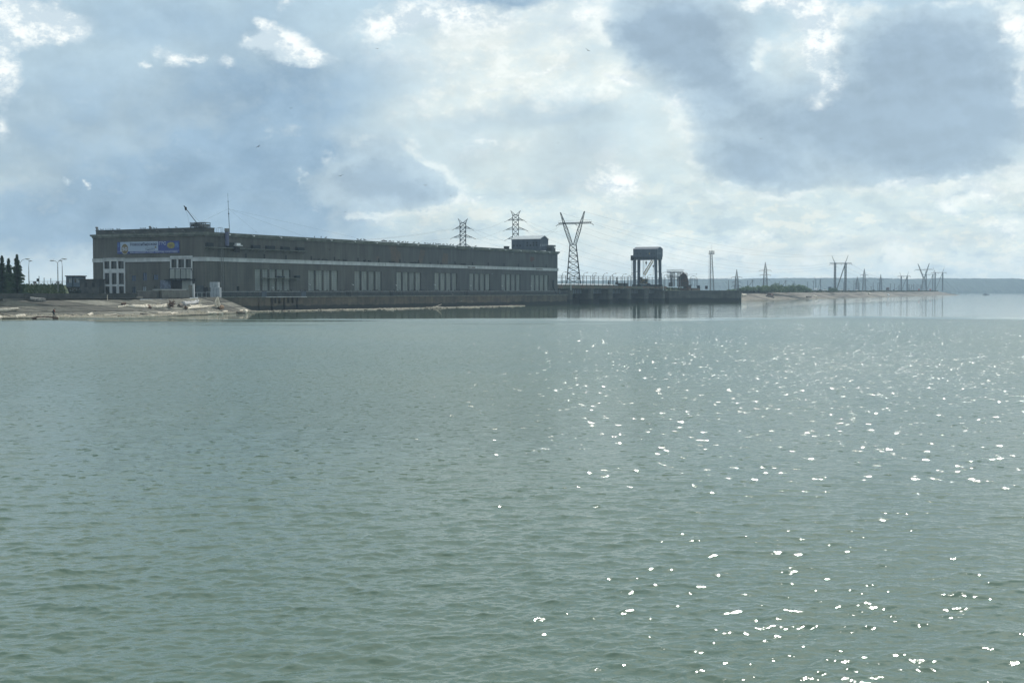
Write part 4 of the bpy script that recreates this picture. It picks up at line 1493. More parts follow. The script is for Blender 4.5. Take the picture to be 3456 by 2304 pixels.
# small roof boxes beside it
p = on_face(1700 + 250 * K4, 840, 8)
q = thing('roof_unit', 'small dark vent box left of the rooftop room', 'ventilation unit', tuple(ax(p[0] - 1, 9, 22.9)), RZ)
mb = MB().box(0, 2.2, 0, 1.4, 0, 1.5)
mb.box(-.15, 2.35, -.15, 1.55, 1.503, 1.65)
mb.build('housing', 'dark', q)
p0 = on_face(1700 + 1880 * K4, 838, 1.5)[0]
p1 = on_face(1700 + 2085 * K4, 838, 1.5)[0]
print('small house', p0, p1)
q = thing('roof_unit', 'pale topped vent house at the far end of the hall roof', 'ventilation unit', tuple(ax(LEN - 3.2, .9, 22.87)), RZ)
MB().box(0, 3.0, 0, 3.2, 0, 1.6).build('housing', 'conc_dark', q)
MB().box(.4, 2.6, .4, 2.8, 1.603, 2.0).build('neck', 'cornice', q)
MB().box(-.1, 3.0, -.1, 3.0, 2.003, 2.8).build('cap', 'steel_lt', q)

# ================================================================== SPILLWAY
sp = thing('spillway', 'low concrete spillway with six round nosed piers and blue grey gates', 'dam', (AX, AY, 0), RZ)
piers = [237.2 + 21.4 * k for k in range(6)]
PW = 3.4
for k, t in enumerate(piers):
    mb = MB()
    nose = [(t - PW, 12), (t - PW, .6), (t - PW + .5, -.5), (t - PW / 2, -1.1), (t - .5, -.5), (t, .6), (t, 12)]
    mb.prism(list(reversed(nose)) if False else nose, -4, 7.05)
    mb.build('pier', 'pier', sp)
bays = [(226.3, piers[0] - PW)] + [(piers[k], piers[k + 1] - PW) for k in range(5)] + [(piers[5], 349)]
for k, (a, b) in enumerate(bays):
    g = MB()
    g.box(a + .02, b - .02, 4.2, 4.5, 4.85, 6.55)
    gate = g.build('gate', 'gate', sp)
    r_ = MB()
    n = int((b - a) / 1.75)
    for i in range(n + 1):
        x = a + .15 + (b - a - .3) * i / n
        r_.box(x - .18, x + .18, 3.75, 4.199, 4.85, 6.55)
    r_.box(a + .02, b - .02, 3.7, 4.197, 4.7, 4.847)
    r_.build('gate_rib', 'steel_lt', gate)
mb = MB()
mb.box(224, 349, 7.5, 8.5, -4, 7.0)
mb.build('rear_wall', 'dark', sp)
mb = MB()
for k, (a, b) in enumerate(bays):
    mb.box(a + .01, b - .01, 5.0, 7.49, -4, 3.1 if k % 2 == 0 else 2.6)
mb.build('sill', 'dark', sp)
mb = MB()
mb.box(223.6, 349.5, .9, 14, 7.06, 8.25)
mb.build('deck_slab', 'rust' if False else pmat('red_lichen_concrete', (0.17, 0.105, 0.07), (0.11, 0.12, 0.085), 0.9, 0.35, detail=8, lo=.4, hi=.6), sp)
mb = MB()
for t in [224 + 1.9 * k for k in range(66)]:
    mb.box(t, t + .5, .6, .899, 6.85, 7.4)
mb.build('bracket', 'cornice', sp)
tE = on_face(2085, 961, 1.0)[0]
mb = MB()
mb.box(223.6, tE, 1.4, 3.5, 8.253, 8.85)
mb.build('parapet', 'cornice', sp)
MB().quad((223.6, 1.2, 8.75), (tE, 1.2, 8.75), (tE, 4.6, 9.12), (223.6, 4.6, 9.12)).quad((223.6, 1.2, 8.70), (223.6, 4.6, 9.07), (tE, 4.6, 9.07), (tE, 1.2, 8.70)).quad((223.6, 1.2, 8.70), (tE, 1.2, 8.70), (tE, 1.2, 8.75), (223.6, 1.2, 8.75)).build('parapet_cap', 'lampglass', sp)
# abutment with guide wall running out into the reservoir
gw = thing('guide_wall', 'dark concrete guide wall running out to the right of the spillway', 'wall', (AX, AY, 0), RZ)
mb = MB()
pl = [(349.0, -.6), (356, -10), (368.8, -31.5), (372.0, -31.5), (372.5, -29), (360, -8), (356, 14), (349.0, 14)]
mb.prism(list(reversed(pl)), -4, 6.0)
mb.build('wall', 'pier', gw)
mb = MB()
pl2 = [(349.0, -.75), (355.9, -10.15), (368.6, -31.75), (372.2, -31.75), (372.7, -28.9), (370.9, -28.9), (358, -8.2), (352, .6), (349, .6)]
mb.prism(list(reversed(pl2)), 6.003, 6.2)
mb.build('coping', 'cornice', gw)
# grassy mound behind the guide wall
mm = MB()
r = random.Random(12)
def mound(name, cx, cy, rx, ry, h, z0, mat, label):
    mb = MB()
    n, m_ = 40, 10
    for j in range(m_ + 1):
        f = j / m_
        for i in range(n):
            a = 2 * math.pi * i / n
            z = z0 + h * (1 - f * f) * r.uniform(.93, 1.03) + r.uniform(-.05, .05)
            p_ = ax(cx + rx * f * math.cos(a), cy + ry * f * math.sin(a), z)
            mb.v.append(tuple(p_))
    for j in range(m_):
        for i in range(n):
            a_, b2 = j * n + i, j * n + (i + 1) % n
            mb.f.append((a_, b2, b2 + n, a_ + n))
    return tag(mb.build(name, mat), label, None, None, 'structure')
mound('grass_mound', 384, 19, 32, 9, 2.4, 5.7, 'grass', 'green and dry grass mound behind the guide wall')
tufts('grass', 'grass', lambda q_: ax(384 + q_.uniform(-28, 28), 19 + q_.uniform(-8, 8), 6.3 + q_.uniform(0, .9)), 1500, 0.8, 0.5, 'tall tufts of grass on the mound', 8)
def boxthing(name, label, cat, t, y, z, parts, group=None):
    root = thing(name, label, cat, tuple(ax(t, y, z)), RZ, group)
    for nm, mat, boxes in parts:
        mb = MB()
        for b in boxes:
            mb.box(*b)
        mb.build(nm, mat, root)
    return root
def t_at(u, y):
    return on_face(u, 970, y)[0]
boxthing('low_shed', 'brown low brick shed behind the guide wall', 'shed', t_at(2325, 3), 3, 5.75,
         [('wall', pmat('brick', (.20, .14, .10), (.14, .11, .08), .9, 1.0), [(0, 17, 0, 5, 0, 1.6)]), ('roof', 'tar', [(-.3, 17.3, -.3, 5.3, 1.603, 1.8)]), ('door', 'dark', [(3, 4.2, -.05, -.003, 0, 1.4)])])
boxthing('dark_cabin', 'small black cabin on the spillway deck right of the dark bulk', 'cabin', t_at(2323, 12), 12, 7.2,
         [('wall', 'dark', [(0, 4.5, 0, 3, 0, 1.9)]), ('roof', 'steel', [(-.2, 4.7, -.2, 3.2, 1.903, 2.1)])])
boxthing('equipment_box', 'black equipment box on the grass mound, left one', 'box', t_at(2359, 6), 6, 7.6,
         [('body', 'dark', [(0, 1.6, 0, 1.2, 0, 1.3)]), ('lid', 'steel', [(-.1, 1.7, -.1, 1.3, 1.303, 1.4)])])
boxthing('equipment_box', 'small black equipment box near the floodlight tower foot', 'box', t_at(2386, 6), 6, 7.0,
         [('body', 'dark', [(0, 1.3, 0, 1.2, 0, 1.7)]), ('lid', 'steel', [(-.1, 1.4, -.1, 1.3, 1.703, 1.8)])])

# pipe rack fence along the spillway deck
pf = thing('pipe_rack', 'long row of posts carrying three level pipes above the spillway deck', 'pipe rack', tuple(ax(224, 1.0, 8.25)), RZ)
gapA, gapB = t_at(2288, 1) - 224, t_at(2326, 1) - 224
k = 0.3
while k < 172:
    if not (gapA < k < gapB):
        MB().bar((0, 0, 0), (0, 0, 4.5), .17).build('post', 'steel', pf, loc=(k, 0, 0))
    k += 4.25
mb = MB()
for z, w in ((4.5, .12), (3.95, .10), (3.35, .12)):
    mb.bar((.1, 0, z), (gapA, 0, z), w)
    mb.bar((gapB, 0, z), (171, 0, z), w)
mb.build('pipes', 'steel', pf)
# lamp posts on the deck road
def lamp_proto(name, hgt, arm, label, group, loc, mat='steel'):
    root = thing(name, label, 'street lamp', loc, 0, group)
    mb = MB().tube([(0, 0, 0), (0, 0, hgt - .8), (arm * .25, 0, hgt - .2), (arm * .8, 0, hgt)], [.13, .09, .07, .05], 6)
    mb.build('pole', mat, root)
    MB().ball((arm, 0, hgt), .5, .22, .16, 8, 4).build('lamp_head', 'steel_lt', root)
    return root
lab = {1898: 'nearest the hall end', 1970: 'just right of the big V pylon', 2000: 'second to the right of the V pylon', 2037: 'third to the right of the V pylon',
       2067: 'midway along the pipe rack', 2101: 'second left of the gantry crane', 2128: 'beside the gantry crane left legs', 2185: 'seen between the gantry crane legs',
       2241: 'just right of the gantry crane legs', 2331: 'first right of the dark bulk', 2350: 'last at the right end of the deck'}
first = None
for u, vtop in ((1898, 918), (1970, 920), (2000, 921.5), (2037, 922), (2067, 923), (2101, 925), (2128, 925), (2185, 927), (2241, 926.5), (2331, 931), (2350, 931)):
    t = t_at(u, 9)
    p = ax(t, 9, 8.25)
    hh = on_y(u, vtop, p.y).z - 8.25
    l_ = 'single arm lamp post on the dam deck, ' + lab[u]
    o = lamp_proto('street_lamp', hh, 1.6 if u != 2350 else -1.6, l_, 'lamp posts along the dam deck', tuple(p))
for u, vtop, arm, l_ in ((2233, 917.5, 5.2, 'taller slanting lamp with long arm right of the gantry crane'), (2320, 925, 5.0, 'slanting long arm lamp behind the dark bulk')):
    t = t_at(u, 13)
    p = ax(t, 13, 8.25)
    hh = on_y(u, vtop, p.y).z - 8.25
    lamp_proto('street_lamp', hh, arm, l_, 'lamp posts along the dam deck', tuple(p))
for u, vtop, l_ in ((2002.5, 929, 'short lamp close behind the second lamp past the V pylon'), (2060, 929, 'short lamp left of the middle of the pipe rack'), (2117, 931, 'short lamp left of the gantry crane')):
    t = t_at(u, 16)
    p = ax(t, 16, 8.25)
    lamp_proto('street_lamp', on_y(u, vtop, p.y).z - 8.25, 1.0, l_, 'lamp posts along the dam deck', tuple(p))

# gate hoists standing on the deck
def hoist(u, y, label, w=.5, h=2.1):
    p = ax(t_at(u, y), y, 9.05 if u < 2085 else 8.25)
    root = thing('gate_hoist', label, 'hoist', tuple(p), RZ, 'small gate hoists on the spillway deck')
    MB().box(-w * .7, w * .7, -.3, .3, 0, h * .45).build('pedestal', 'dark', root)
    MB().tube([(0, 0, h * .45), (0, 0, h * .8), (0, 0, h)], [w * .45, w * .5, w * .2], 8).build('motor', 'dark', root)
    MB().tube([(-w, 0, h * .6), (w, 0, h * .6)], .12, 6).build('shaft', 'steel', root)
    return root
hoist(2054, 3, 'dark upright hoist on the white parapet, left of the tripod')
hoist(2108, 3, 'dark hoist on a low block left of the gantry crane', .45, 2.9)
p = ax(t_at(2083, 3), 3, 9.05)
tr = thing('tripod_hoist', 'dark leaning tripod hoist at the end of the white parapet', 'hoist', tuple(p), RZ)
mb = MB()
mb.bar((-1.5, 0, 0), (-1.0, 0, 3.4), .18).bar((-.3, 0, 0), (-1.0, 0, 3.4), .16).bar((1.2, 0, 0), (-.3, 0, 3.3), .22).bar((-1.4, 0, 2.2), (.9, 0, 2.4), .12)
mb.build('legs', 'steel', tr)
MB().box(-1.4, -.2, -.4, .4, 0, 1.0).build('winch', 'dark', tr)
boxthing('machine_block', 'low dark machine block under the hoist left of the gantry crane', 'machine', t_at(2101, 4), 4, 8.25,
         [('body', 'conc_dark', [(0, 6.5, 0, 2.5, 0, 1.3)]), ('top_plate', 'steel', [(-.2, 6.7, -.2, 2.7, 1.303, 1.45)])])
boxthing('machine_block', 'low dark machine block between the gantry crane legs', 'machine', t_at(2188, 4), 4, 8.25,
         [('body', 'dark', [(0, 8, 0, 2.5, 0, .9)]), ('motor', 'dark', [(2, 4, .5, 1.8, .903, 1.5)])])
# white vertical posts hanging on the pier faces
for u, l_ in ((1925, 'white gauge post on the first pier under the V pylon'), (2237, 'white gauge post on the last pier right of the gantry crane')):
    t = t_at(u, -1)
    g = thing('gauge_post', l_, 'gauge post', tuple(ax(t, -1.3, 6.2)))
    MB().box(-.2, .2, -.1, .1, 0, 3.0).build('board', 'white', g)
    MB().bar((0, .1, .2), (0, 1.6, .6), .1).build('bracket', 'steel', g)

# ---- gantry crane
gt = t_at(2100 + 768 * .15306, -0.5)                      # near vertical edge between long face and gable
gyl = inward_of(2100 + 240 * .15306, gt)
gt1 = t_at(2100 + 890 * .15306, -0.5)
P_ = ax(gt, -.5)
zed = lambda v: on_y(2217.8, v, P_.y).z
GZ0, GZ1, GZP = zed(866), zed(841.5), zed(835)
print('gantry', gt, gyl, gt1, GZ0, GZ1, GZP)
gc = thing('gantry_crane', 'tall blue grey gantry crane with gabled cabin on four legs', 'gantry crane', tuple(ax(gt, -.5, 0)), RZ)
LXg, LYg = gt1 - gt, gyl + .5
gb, gr = gable_room(gc, LXg, LYg, GZ0, GZ1, GZP + .2, 'blue_steel', .15)
gr.build('roof', 'blue_steel', gc)
gi = MB()
zb = zed(876.3)
gi.box(.3, 1.1, .3, LYg - .1, zb, GZ0 - .003)
gi.box(LXg - 1.1, LXg - .3, .3, LYg - .1, zb, GZ0 - .003)
gi.box(.32, LXg - .32, .1, .9, zb + .3, GZ0 - .003)
gi.build('girder', 'blue_steel', gc)
bk2 = MB()
for k in range(12):
    y = .5 + (LYg - 1) * k / 11
    bk2.box(-.25, .28, y - .18, y + .18, GZ0 - 1.0, GZ0 - .2)
bk2.build('bracket', 'steel', gc)
zbase = 8.25
def leg(x, yb, yt, w, wb, nm='leg'):
    mb = MB()
    mb.bar((x, yb, zbase + .9), (x, yt, zb + .05), wb, w2=w)
    o = mb.build(nm, 'blue_steel', gc)
    m2 = MB()
    m2.box(x - 1.1, x + 1.1, yb - .8, yb + .8, zbase, zbase + .9)
    m2.build('bogie', 'dark', o)
yl0 = inward_of(2141.8, gt + 1) + .5
yl1 = inward_of(2213, gt + 1) + .5
leg(.9, yl0, yl0, 1.25, 1.1)
leg(.9, yl1 - .3, yl1, 1.35, .9)
leg(LXg - .9, yl0, yl0, 1.25, 1.1)
leg(LXg - .9, yl1 - .3, yl1, 1.3, .9)
cx = MB()
for y in (yl0, yl1):
    for z in (zbase + 3.2, zbase + 7.5):
        cx.bar((.9, y, z), (LXg - .9, y, z), .3)
    cx.bar((.9, y, zbase + 1), (LXg - .9, y, zbase + 3.2), .2)
cx.build('brace', 'blue_steel', gc)
for x in (280, 335, 400, 530, 600, 650, 705):
    y = inward_of(2100 + x * .15306, gt) + .5
    MB().box(-.04, -.003, y - .25, y + .25, zed(857), zed(853.5)).build('window', 'dark' if x != 600 else 'yellow', gc)
for x in (780, 812, 842):
    t = t_at(2100 + x * .15306, -.5) - gt
    MB().box(t - .22, t + .22, -.04, -.003, zed(857), zed(851.5)).build('window', 'pane_lt', gc)
cab = MB()
cab.box(-.2, 2.0, LYg + .01, LYg + 1.3, zb - .2, GZ0 + .8)
cab.build('stair_cabin', 'steel', gc)
ld = MB()
for y in (LYg + .35, LYg + .95):
    ld.bar((.3, y, zbase + 5), (.3, y, zb - .2), .08)
z = zbase + 5
while z < zb - .2:
    ld.bar((.3, LYg + .35, z), (.3, LYg + .95, z), .05)
    z += .5
for z in (zbase + 2.2, zbase + 4.2, zbase + 6.8):
    ld.box(.1, 1.0, LYg - .6, LYg + 1.2, z, z + .12)
ld.build('ladder', 'steel_lt', gc)
# hook block and ropes
yk = inward_of(2181, gt + 3) + .5
hk = MB()
zh = on_y(2181, 884, P_.y).z
hk.bar((3, yk, zh), (3, yk, zb), .1)
hk.ball((3, yk, zh - .3), .5, .4, .8, 8, 5)
hk.bar((3, yk, zh - 1), (3, yk, zh - 2.0), .2, w2=.08)
hk.build('hook', 'dark', gc)
rp = MB()
for u in (2170, 2172, 2176.5):
    y = inward_of(u, gt + 3) + .5
    rp.bar((3, y, zbase + 5), (3, y, zb + .3), .10)
rp.build('rope', 'wire', gc)

# ---- yellow crawler crane standing behind, boom seen through the gantry
cY = ax(gt, 10).y + 6
pb0 = on_y(2173.5, 928, cY)
pt = on_y(2202.5, 878.5, cY + 3)
yc = thing('crawler_crane', 'yellow lattice boom crane seen through the gantry legs', 'crane', (pb0.x, cY, 8.25))
o0 = Vector((pb0.x, cY, 8.25))
a0, a1 = pb0 - o0, pt - o0
mb = MB()
ax1 = (a1 - a0).normalized()
perp = Vector((-ax1.z, 0, ax1.x))
w = .62
cs = [perp * w + Vector((0, w, 0)), perp * w - Vector((0, w, 0)), -perp * w - Vector((0, w, 0)), -perp * w + Vector((0, w, 0))]
for c_ in cs:
    mb.bar(a0 + c_, a1 + c_ * .8, .22)
n = 9
for k in range(n):
    for q in range(4):
        mb.bar(a0.lerp(a1, k / n) + cs[q], a0.lerp(a1, (k + 1) / n) + cs[(q + 1) % 4] * .9, .14)
mb.build('boom', 'yellow', yc)
mb = MB()
tt = on_y(2205, 898, cY + 3) - o0
tt2 = on_y(2204, 931, cY + 3) - o0
mb.bar(a1 + Vector((.3, 0, 0)), tt, .08)
mb.ball(tt, .35, .35, .6, 8, 5)
mb.bar(tt, tt2, .12)
mb.build('hook', 'dark', yc)
mb = MB()
mb.box(-2.2, 1.8, -1.5, 1.5, 1.2, 3.9)
mb.prism([(-2.2, -1.5), (-.8, -1.5), (-.8, 1.5), (-2.2, 1.5)], 3.903, 4.6)
body = mb.build('body', pmat('old_yellow_body', (.20, .14, .05), (.07, .07, .06), .7, .9, detail=6, lo=.42, hi=.55), yc)
MB().box(.3, 1.7, -1.56, -1.503, 2.3, 3.5).build('cab_window', 'glass', body)
for y in (-1.3, 1.3):
    mb = MB()
    mb.box(-2.4, 2.2, y - .35, y + .35, .15, .95)
    mb.tube([(-2.4, y - .35, .55), (-2.4, y + .35, .55)], .45, 10).tube([(2.2, y - .35, .55), (2.2, y + .35, .55)], .45, 10)
    mb.build('track', 'rubber', yc)

# ---- two level steel platform
Kb = .08078
pY = ax(t_at(2285, 7), 7).y
o0 = Vector((on_y(2255, 960, pY).x, pY, 8.25))
pt_ = thing('steel_platform', 'two level open steel platform with railings on the spillway deck', 'platform', tuple(o0))
def pq(x, y, dy=0):
    return on_y(2230 + x * Kb, 880 + y * Kb, pY + dy) - o0
dk_ = MB()
for (x0, x1, y) in ((285, 960, 455), (285, 790, 655)):
    a, b = pq(x0, y), pq(x1, y)
    dk_.box(a.x, b.x, 0, 4.5, a.z - .25, a.z)
    dk_.box(a.x + .3, b.x - .5, .2, 4.3, a.z - .75, a.z - .5)
dk_.build('deck', 'steel', pt_)
lg = MB()
for x in (430, 500, 580, 745, 830):
    a = pq(x, 455)
    for y in (.4, 4.1):
        lg.bar((a.x, y, 0), (a.x, y, a.z), .28)
for z in (.8, 2.0, 3.2):
    lg.bar((pq(430, 0).x, .4, z), (pq(500, 0).x, .4, z + 1.0), .12)
    lg.bar((pq(500, 0).x, .4, z), (pq(430, 0).x, .4, z + 1.0), .12)
    lg.bar((pq(745, 0).x, .4, z), (pq(830, 0).x, .4, z + 1.0), .12)
lg.build('leg_frame', 'steel_lt', pt_)
rr_ = MB()
for (x0, x1, yd, yt) in ((285, 960, 455, 368), (285, 740, 655, 580)):
    a, b, c_ = pq(x0, yd), pq(x1, yd), pq(x0, yt)
    for y in (.05, 4.45):
        rr_.bar((a.x, y, c_.z), (b.x, y, c_.z), .09)
        rr_.bar((a.x, y, (c_.z + a.z) / 2), (b.x, y, (c_.z + a.z) / 2), .05)
        n = 14
        for k in range(n + 1):
            x = a.x + (b.x - a.x) * k / n
            rr_.bar((x, y, a.z), (x, y, c_.z), .07)
rr_.build('railing', 'steel_lt', pt_)
bxs = MB()
a, b = pq(365, 990), pq(515, 740)
bxs.box(a.x, b.x, 1, 3.4, 0, b.z - 2.2)
bxs.build('pump_housing', 'conc_dark', pt_)
# ---- dark weathered bulk right of the platform
bk_ = thing('scrap_rack', 'dark ragged stack of old screen racks right of the steel platform', 'rack stack', tuple(on_y(2306, 960, pY + 4).xy.to_3d() + Vector((0, 0, 7.0))))
oo = Vector(bk_.location)
outl = [(765, 1085), (765, 740), (790, 650), (850, 600), (880, 560), (935, 500), (965, 490), (985, 540), (1035, 570), (1045, 610), (1085, 625), (1100, 700), (1115, 745), (1125, 850), (1145, 990), (1150, 1085)]
P0 = [on_y(2230 + x * Kb, 880 + y * Kb, pY + 4) - oo for x, y in outl]
rg = random.Random(4)
dense = []
for a, b in zip(P0, P0[1:]):
    for k in range(4):
        dense.append(a.lerp(b, k / 4) + Vector((rg.uniform(-.15, .15), 0, rg.uniform(-.15, .15))))
dense.append(P0[-1])
mb = MB()
n = len(dense)
for y in (-2.2, 2.2):
    for p in dense:
        mb.v.append((p.x, y + rg.uniform(-.5, .5), p.z))
for i in range(n - 1):
    mb.f.append((i, i + 1, n + i + 1, n + i))
mb.f.append(tuple(range(n)))
mb.f.append(tuple(reversed(range(n, 2 * n))))
mb.build('stack', pmat('weathered_dark', (.075, .065, .055), (.045, .05, .045), .95, .9, detail=9, bump=1.0), bk_)
mb = MB()
for k in range(170):
    i = rg.randrange(n)
    p = dense[i]
    q = Vector((p.x + rg.uniform(-1.2, .8), rg.uniform(-2.6, -2.0), max(.2, p.z - rg.uniform(0, 6))))
    mb.bar(q, q + Vector((rg.uniform(-.5, .5), rg.uniform(-.4, .1), rg.uniform(.4, 1.6))), .12)
mb.build('rack_bar', 'rust', bk_)
# ---- floodlight tower
fY = 760
p0 = on_y(2403, 981, fY)
ft = thing('floodlight_tower', 'slender lattice floodlight tower right of the spillway', 'floodlight tower', (p0.x, fY, 6.4))
zt0 = on_y(2398, 858, fY).z - 6.4
mb = MB()
w0, w1 = 1.05, .45
sgn = ((-1, -1), (1, -1), (1, 1), (-1, 1))
for sx_, sy_ in sgn:
    mb.bar((sx_ * w0, sy_ * w0, 0), (sx_ * w1 - .5, sy_ * w1, zt0), .2)
n = 13
for k in range(n):
    z0_, z1_ = zt0 * k / n, zt0 * (k + 1) / n
    a = w0 + (w1 - w0) * k / n
    b = w0 + (w1 - w0) * (k + 1) / n
    s0_, s1_ = -.5 * k / n, -.5 * (k + 1) / n
    for q in range(4):
        c0, c1 = sgn[q], sgn[(q + 1) % 4]
        mb.bar((c0[0] * a + s0_, c0[1] * a, z0_), (c1[0] * b + s1_, c1[1] * b, z1_), .1)
        mb.bar((c1[0] * b + s1_, c1[1] * b, z1_), (c0[0] * b + s1_, c0[1] * b, z1_), .1)
mb.build('lattice', 'steel_lt', ft)
mb = MB()
mb.bar((-1.7, -1, 4), (-1.4, -1, zt0), .07).bar((-2.2, -1, 4), (-1.9, -1, zt0), .07)
z = 4
while z < zt0:
    mb.bar((-2.2 + .3 * (z / zt0), -1, z), (-1.7 + .3 * (z / zt0), -1, z), .06)
    z += .9
mb.build('ladder', 'steel_lt', ft)
mb = MB()
mb.box(-2.0, 1.1, -1.4, 1.4, zt0, zt0 + .15)
for z in (.6, 1.1):
    for y in (-1.4, 1.4):
        mb.bar((-2, y, zt0 + z), (1.1, y, zt0 + z), .06)
mb.build('platform', 'steel', ft)
for i in range(2):
    for k in range(4):
        x = -1.75 + k * .82
        z = zt0 + .5 + i * 1.05
        MB().box(x - .3, x + .3, -1.75, -1.3, z - .28, z + .3).build('floodlight', 'glass' if (i + k) % 2 else 'steel_lt', ft)
MB().bar((-.3, 0, zt0 + .1), (-.3, 0, zt0 + 5.8), .09, w2=.04).build('lightning_rod', 'steel', ft)

# ================================================================== PYLONS
def lattice_face(mb, a0, b0, a1, b1, n, w):
    for k in range(n):
        p0_, q0 = a0.lerp(a1, k / n), b0.lerp(b1, k / n)
        p1_, q1 = a0.lerp(a1, (k + 1) / n), b0.lerp(b1, (k + 1) / n)
        mb.bar(p0_, q1, w)
        mb.bar(q0, p1_, w)
        mb.bar(p1_, q1, w)


def lattice_col(mb, base, top, w0, w1, d0, d1, n, leg, brace):
    """four legged lattice mast section between two centres"""
    c0 = [Vector(base) + Vector((sx_ * w0, sy_ * d0, 0)) for sx_, sy_ in sgn]
    c1 = [Vector(top) + Vector((sx_ * w1, sy_ * d1, 0)) for sx_, sy_ in sgn]
    for a, b in zip(c0, c1):
        mb.bar(a, b, leg)
    for q in range(4):
        lattice_face(mb, c0[q], c0[(q + 1) % 4], c1[q], c1[(q + 1) % 4], n, brace)


def arm(mb, x0, z, x1, drop_, depth, leg, n=3):
    """tapering crossarm from the mast at x0 out to x1"""
    for y in (-.9, .9):
        mb.bar((x0, y, z + depth), (x1, 0, z + drop_), leg)
        mb.bar((x0, y, z - depth * .2), (x1, 0, z + drop_), leg)
    for k in range(n):
        f0_, f1_ = k / n, (k + 1) / n
        mb.bar((x0 + (x1 - x0) * f0_, -.9 * (1 - f0_), z + depth * (1 - f0_) + drop_ * f0_), (x0 + (x1 - x0) * f1_, -.9 * (1 - f1_), z - depth * .2 * (1 - f1_) + drop_ * f1_), leg * .6)


def double_circuit(u, vt, label, Y, half, arms, rot=0.0):
    b = on_y(u, 980, Y)
    zt = on_y(u, vt, Y).z
    zb_ = 4.5
    root = thing('pylon', label, 'pylon', (b.x, Y, zb_), rot, 'power pylons')
    zz = lambda v: on_y(u, v, Y).z - zb_
    ztop = zz(vt + 15)
    mb = MB()
    lattice_col(mb, (0, 0, 0), (0, 0, ztop * .4), half * 1.9, half, half * 1.9, half, 5, .32, .16)
    lattice_col(mb, (0, 0, ztop * .4), (0, 0, ztop), half, half, half, half, 10, .32, .16)
    mb.build('mast', 'steel', root)
    for v, s in arms:
        z = zz(v)
        for d_ in (-1, 1):
            m2 = MB()
            arm(m2, d_ * half, z, d_ * s, -.4, 1.0, .2)
            o = m2.build('crossarm', 'steel', root)
            MB().tube([(d_ * s, 0, z - .4), (d_ * (s + 1.6), .4, z - 1.2)], .09, 5).build('insulator', 'dark', o)
    for d_ in (-1, 1):
        m2 = MB()
        tipx = d_ * (half * 1.7)
        for y in (-half, half):
            m2.bar((d_ * half, y, ztop), (tipx, 0, zt - zb_), .14)
            m2.bar((0, y, ztop), (tipx, 0, zt - zb_), .12)
        for k in (1, 2, 3):
            f = k / 4
            m2.bar((d_ * half * (1 - f) + tipx * f, -half * (1 - f), ztop + (zt - zb_ - ztop) * f), (tipx * f, -half * (1 - f), ztop + (zt - zb_ - ztop) * f), .09)
        m2.build('earth_peak', 'steel', root)
    return root
double_circuit(1562.5, 738, 'dark lattice pylon rising behind the hall roof, left of two', 640, 1.35, ((769, 3.7), (799, 4.6), (829.5, 3.7)))
double_circuit(1740, 711, 'dark lattice pylon rising behind the rooftop room, taller of the two over the hall', 660, 1.42, ((741.5, 3.9), (772.5, 4.7), (804, 3.9)))


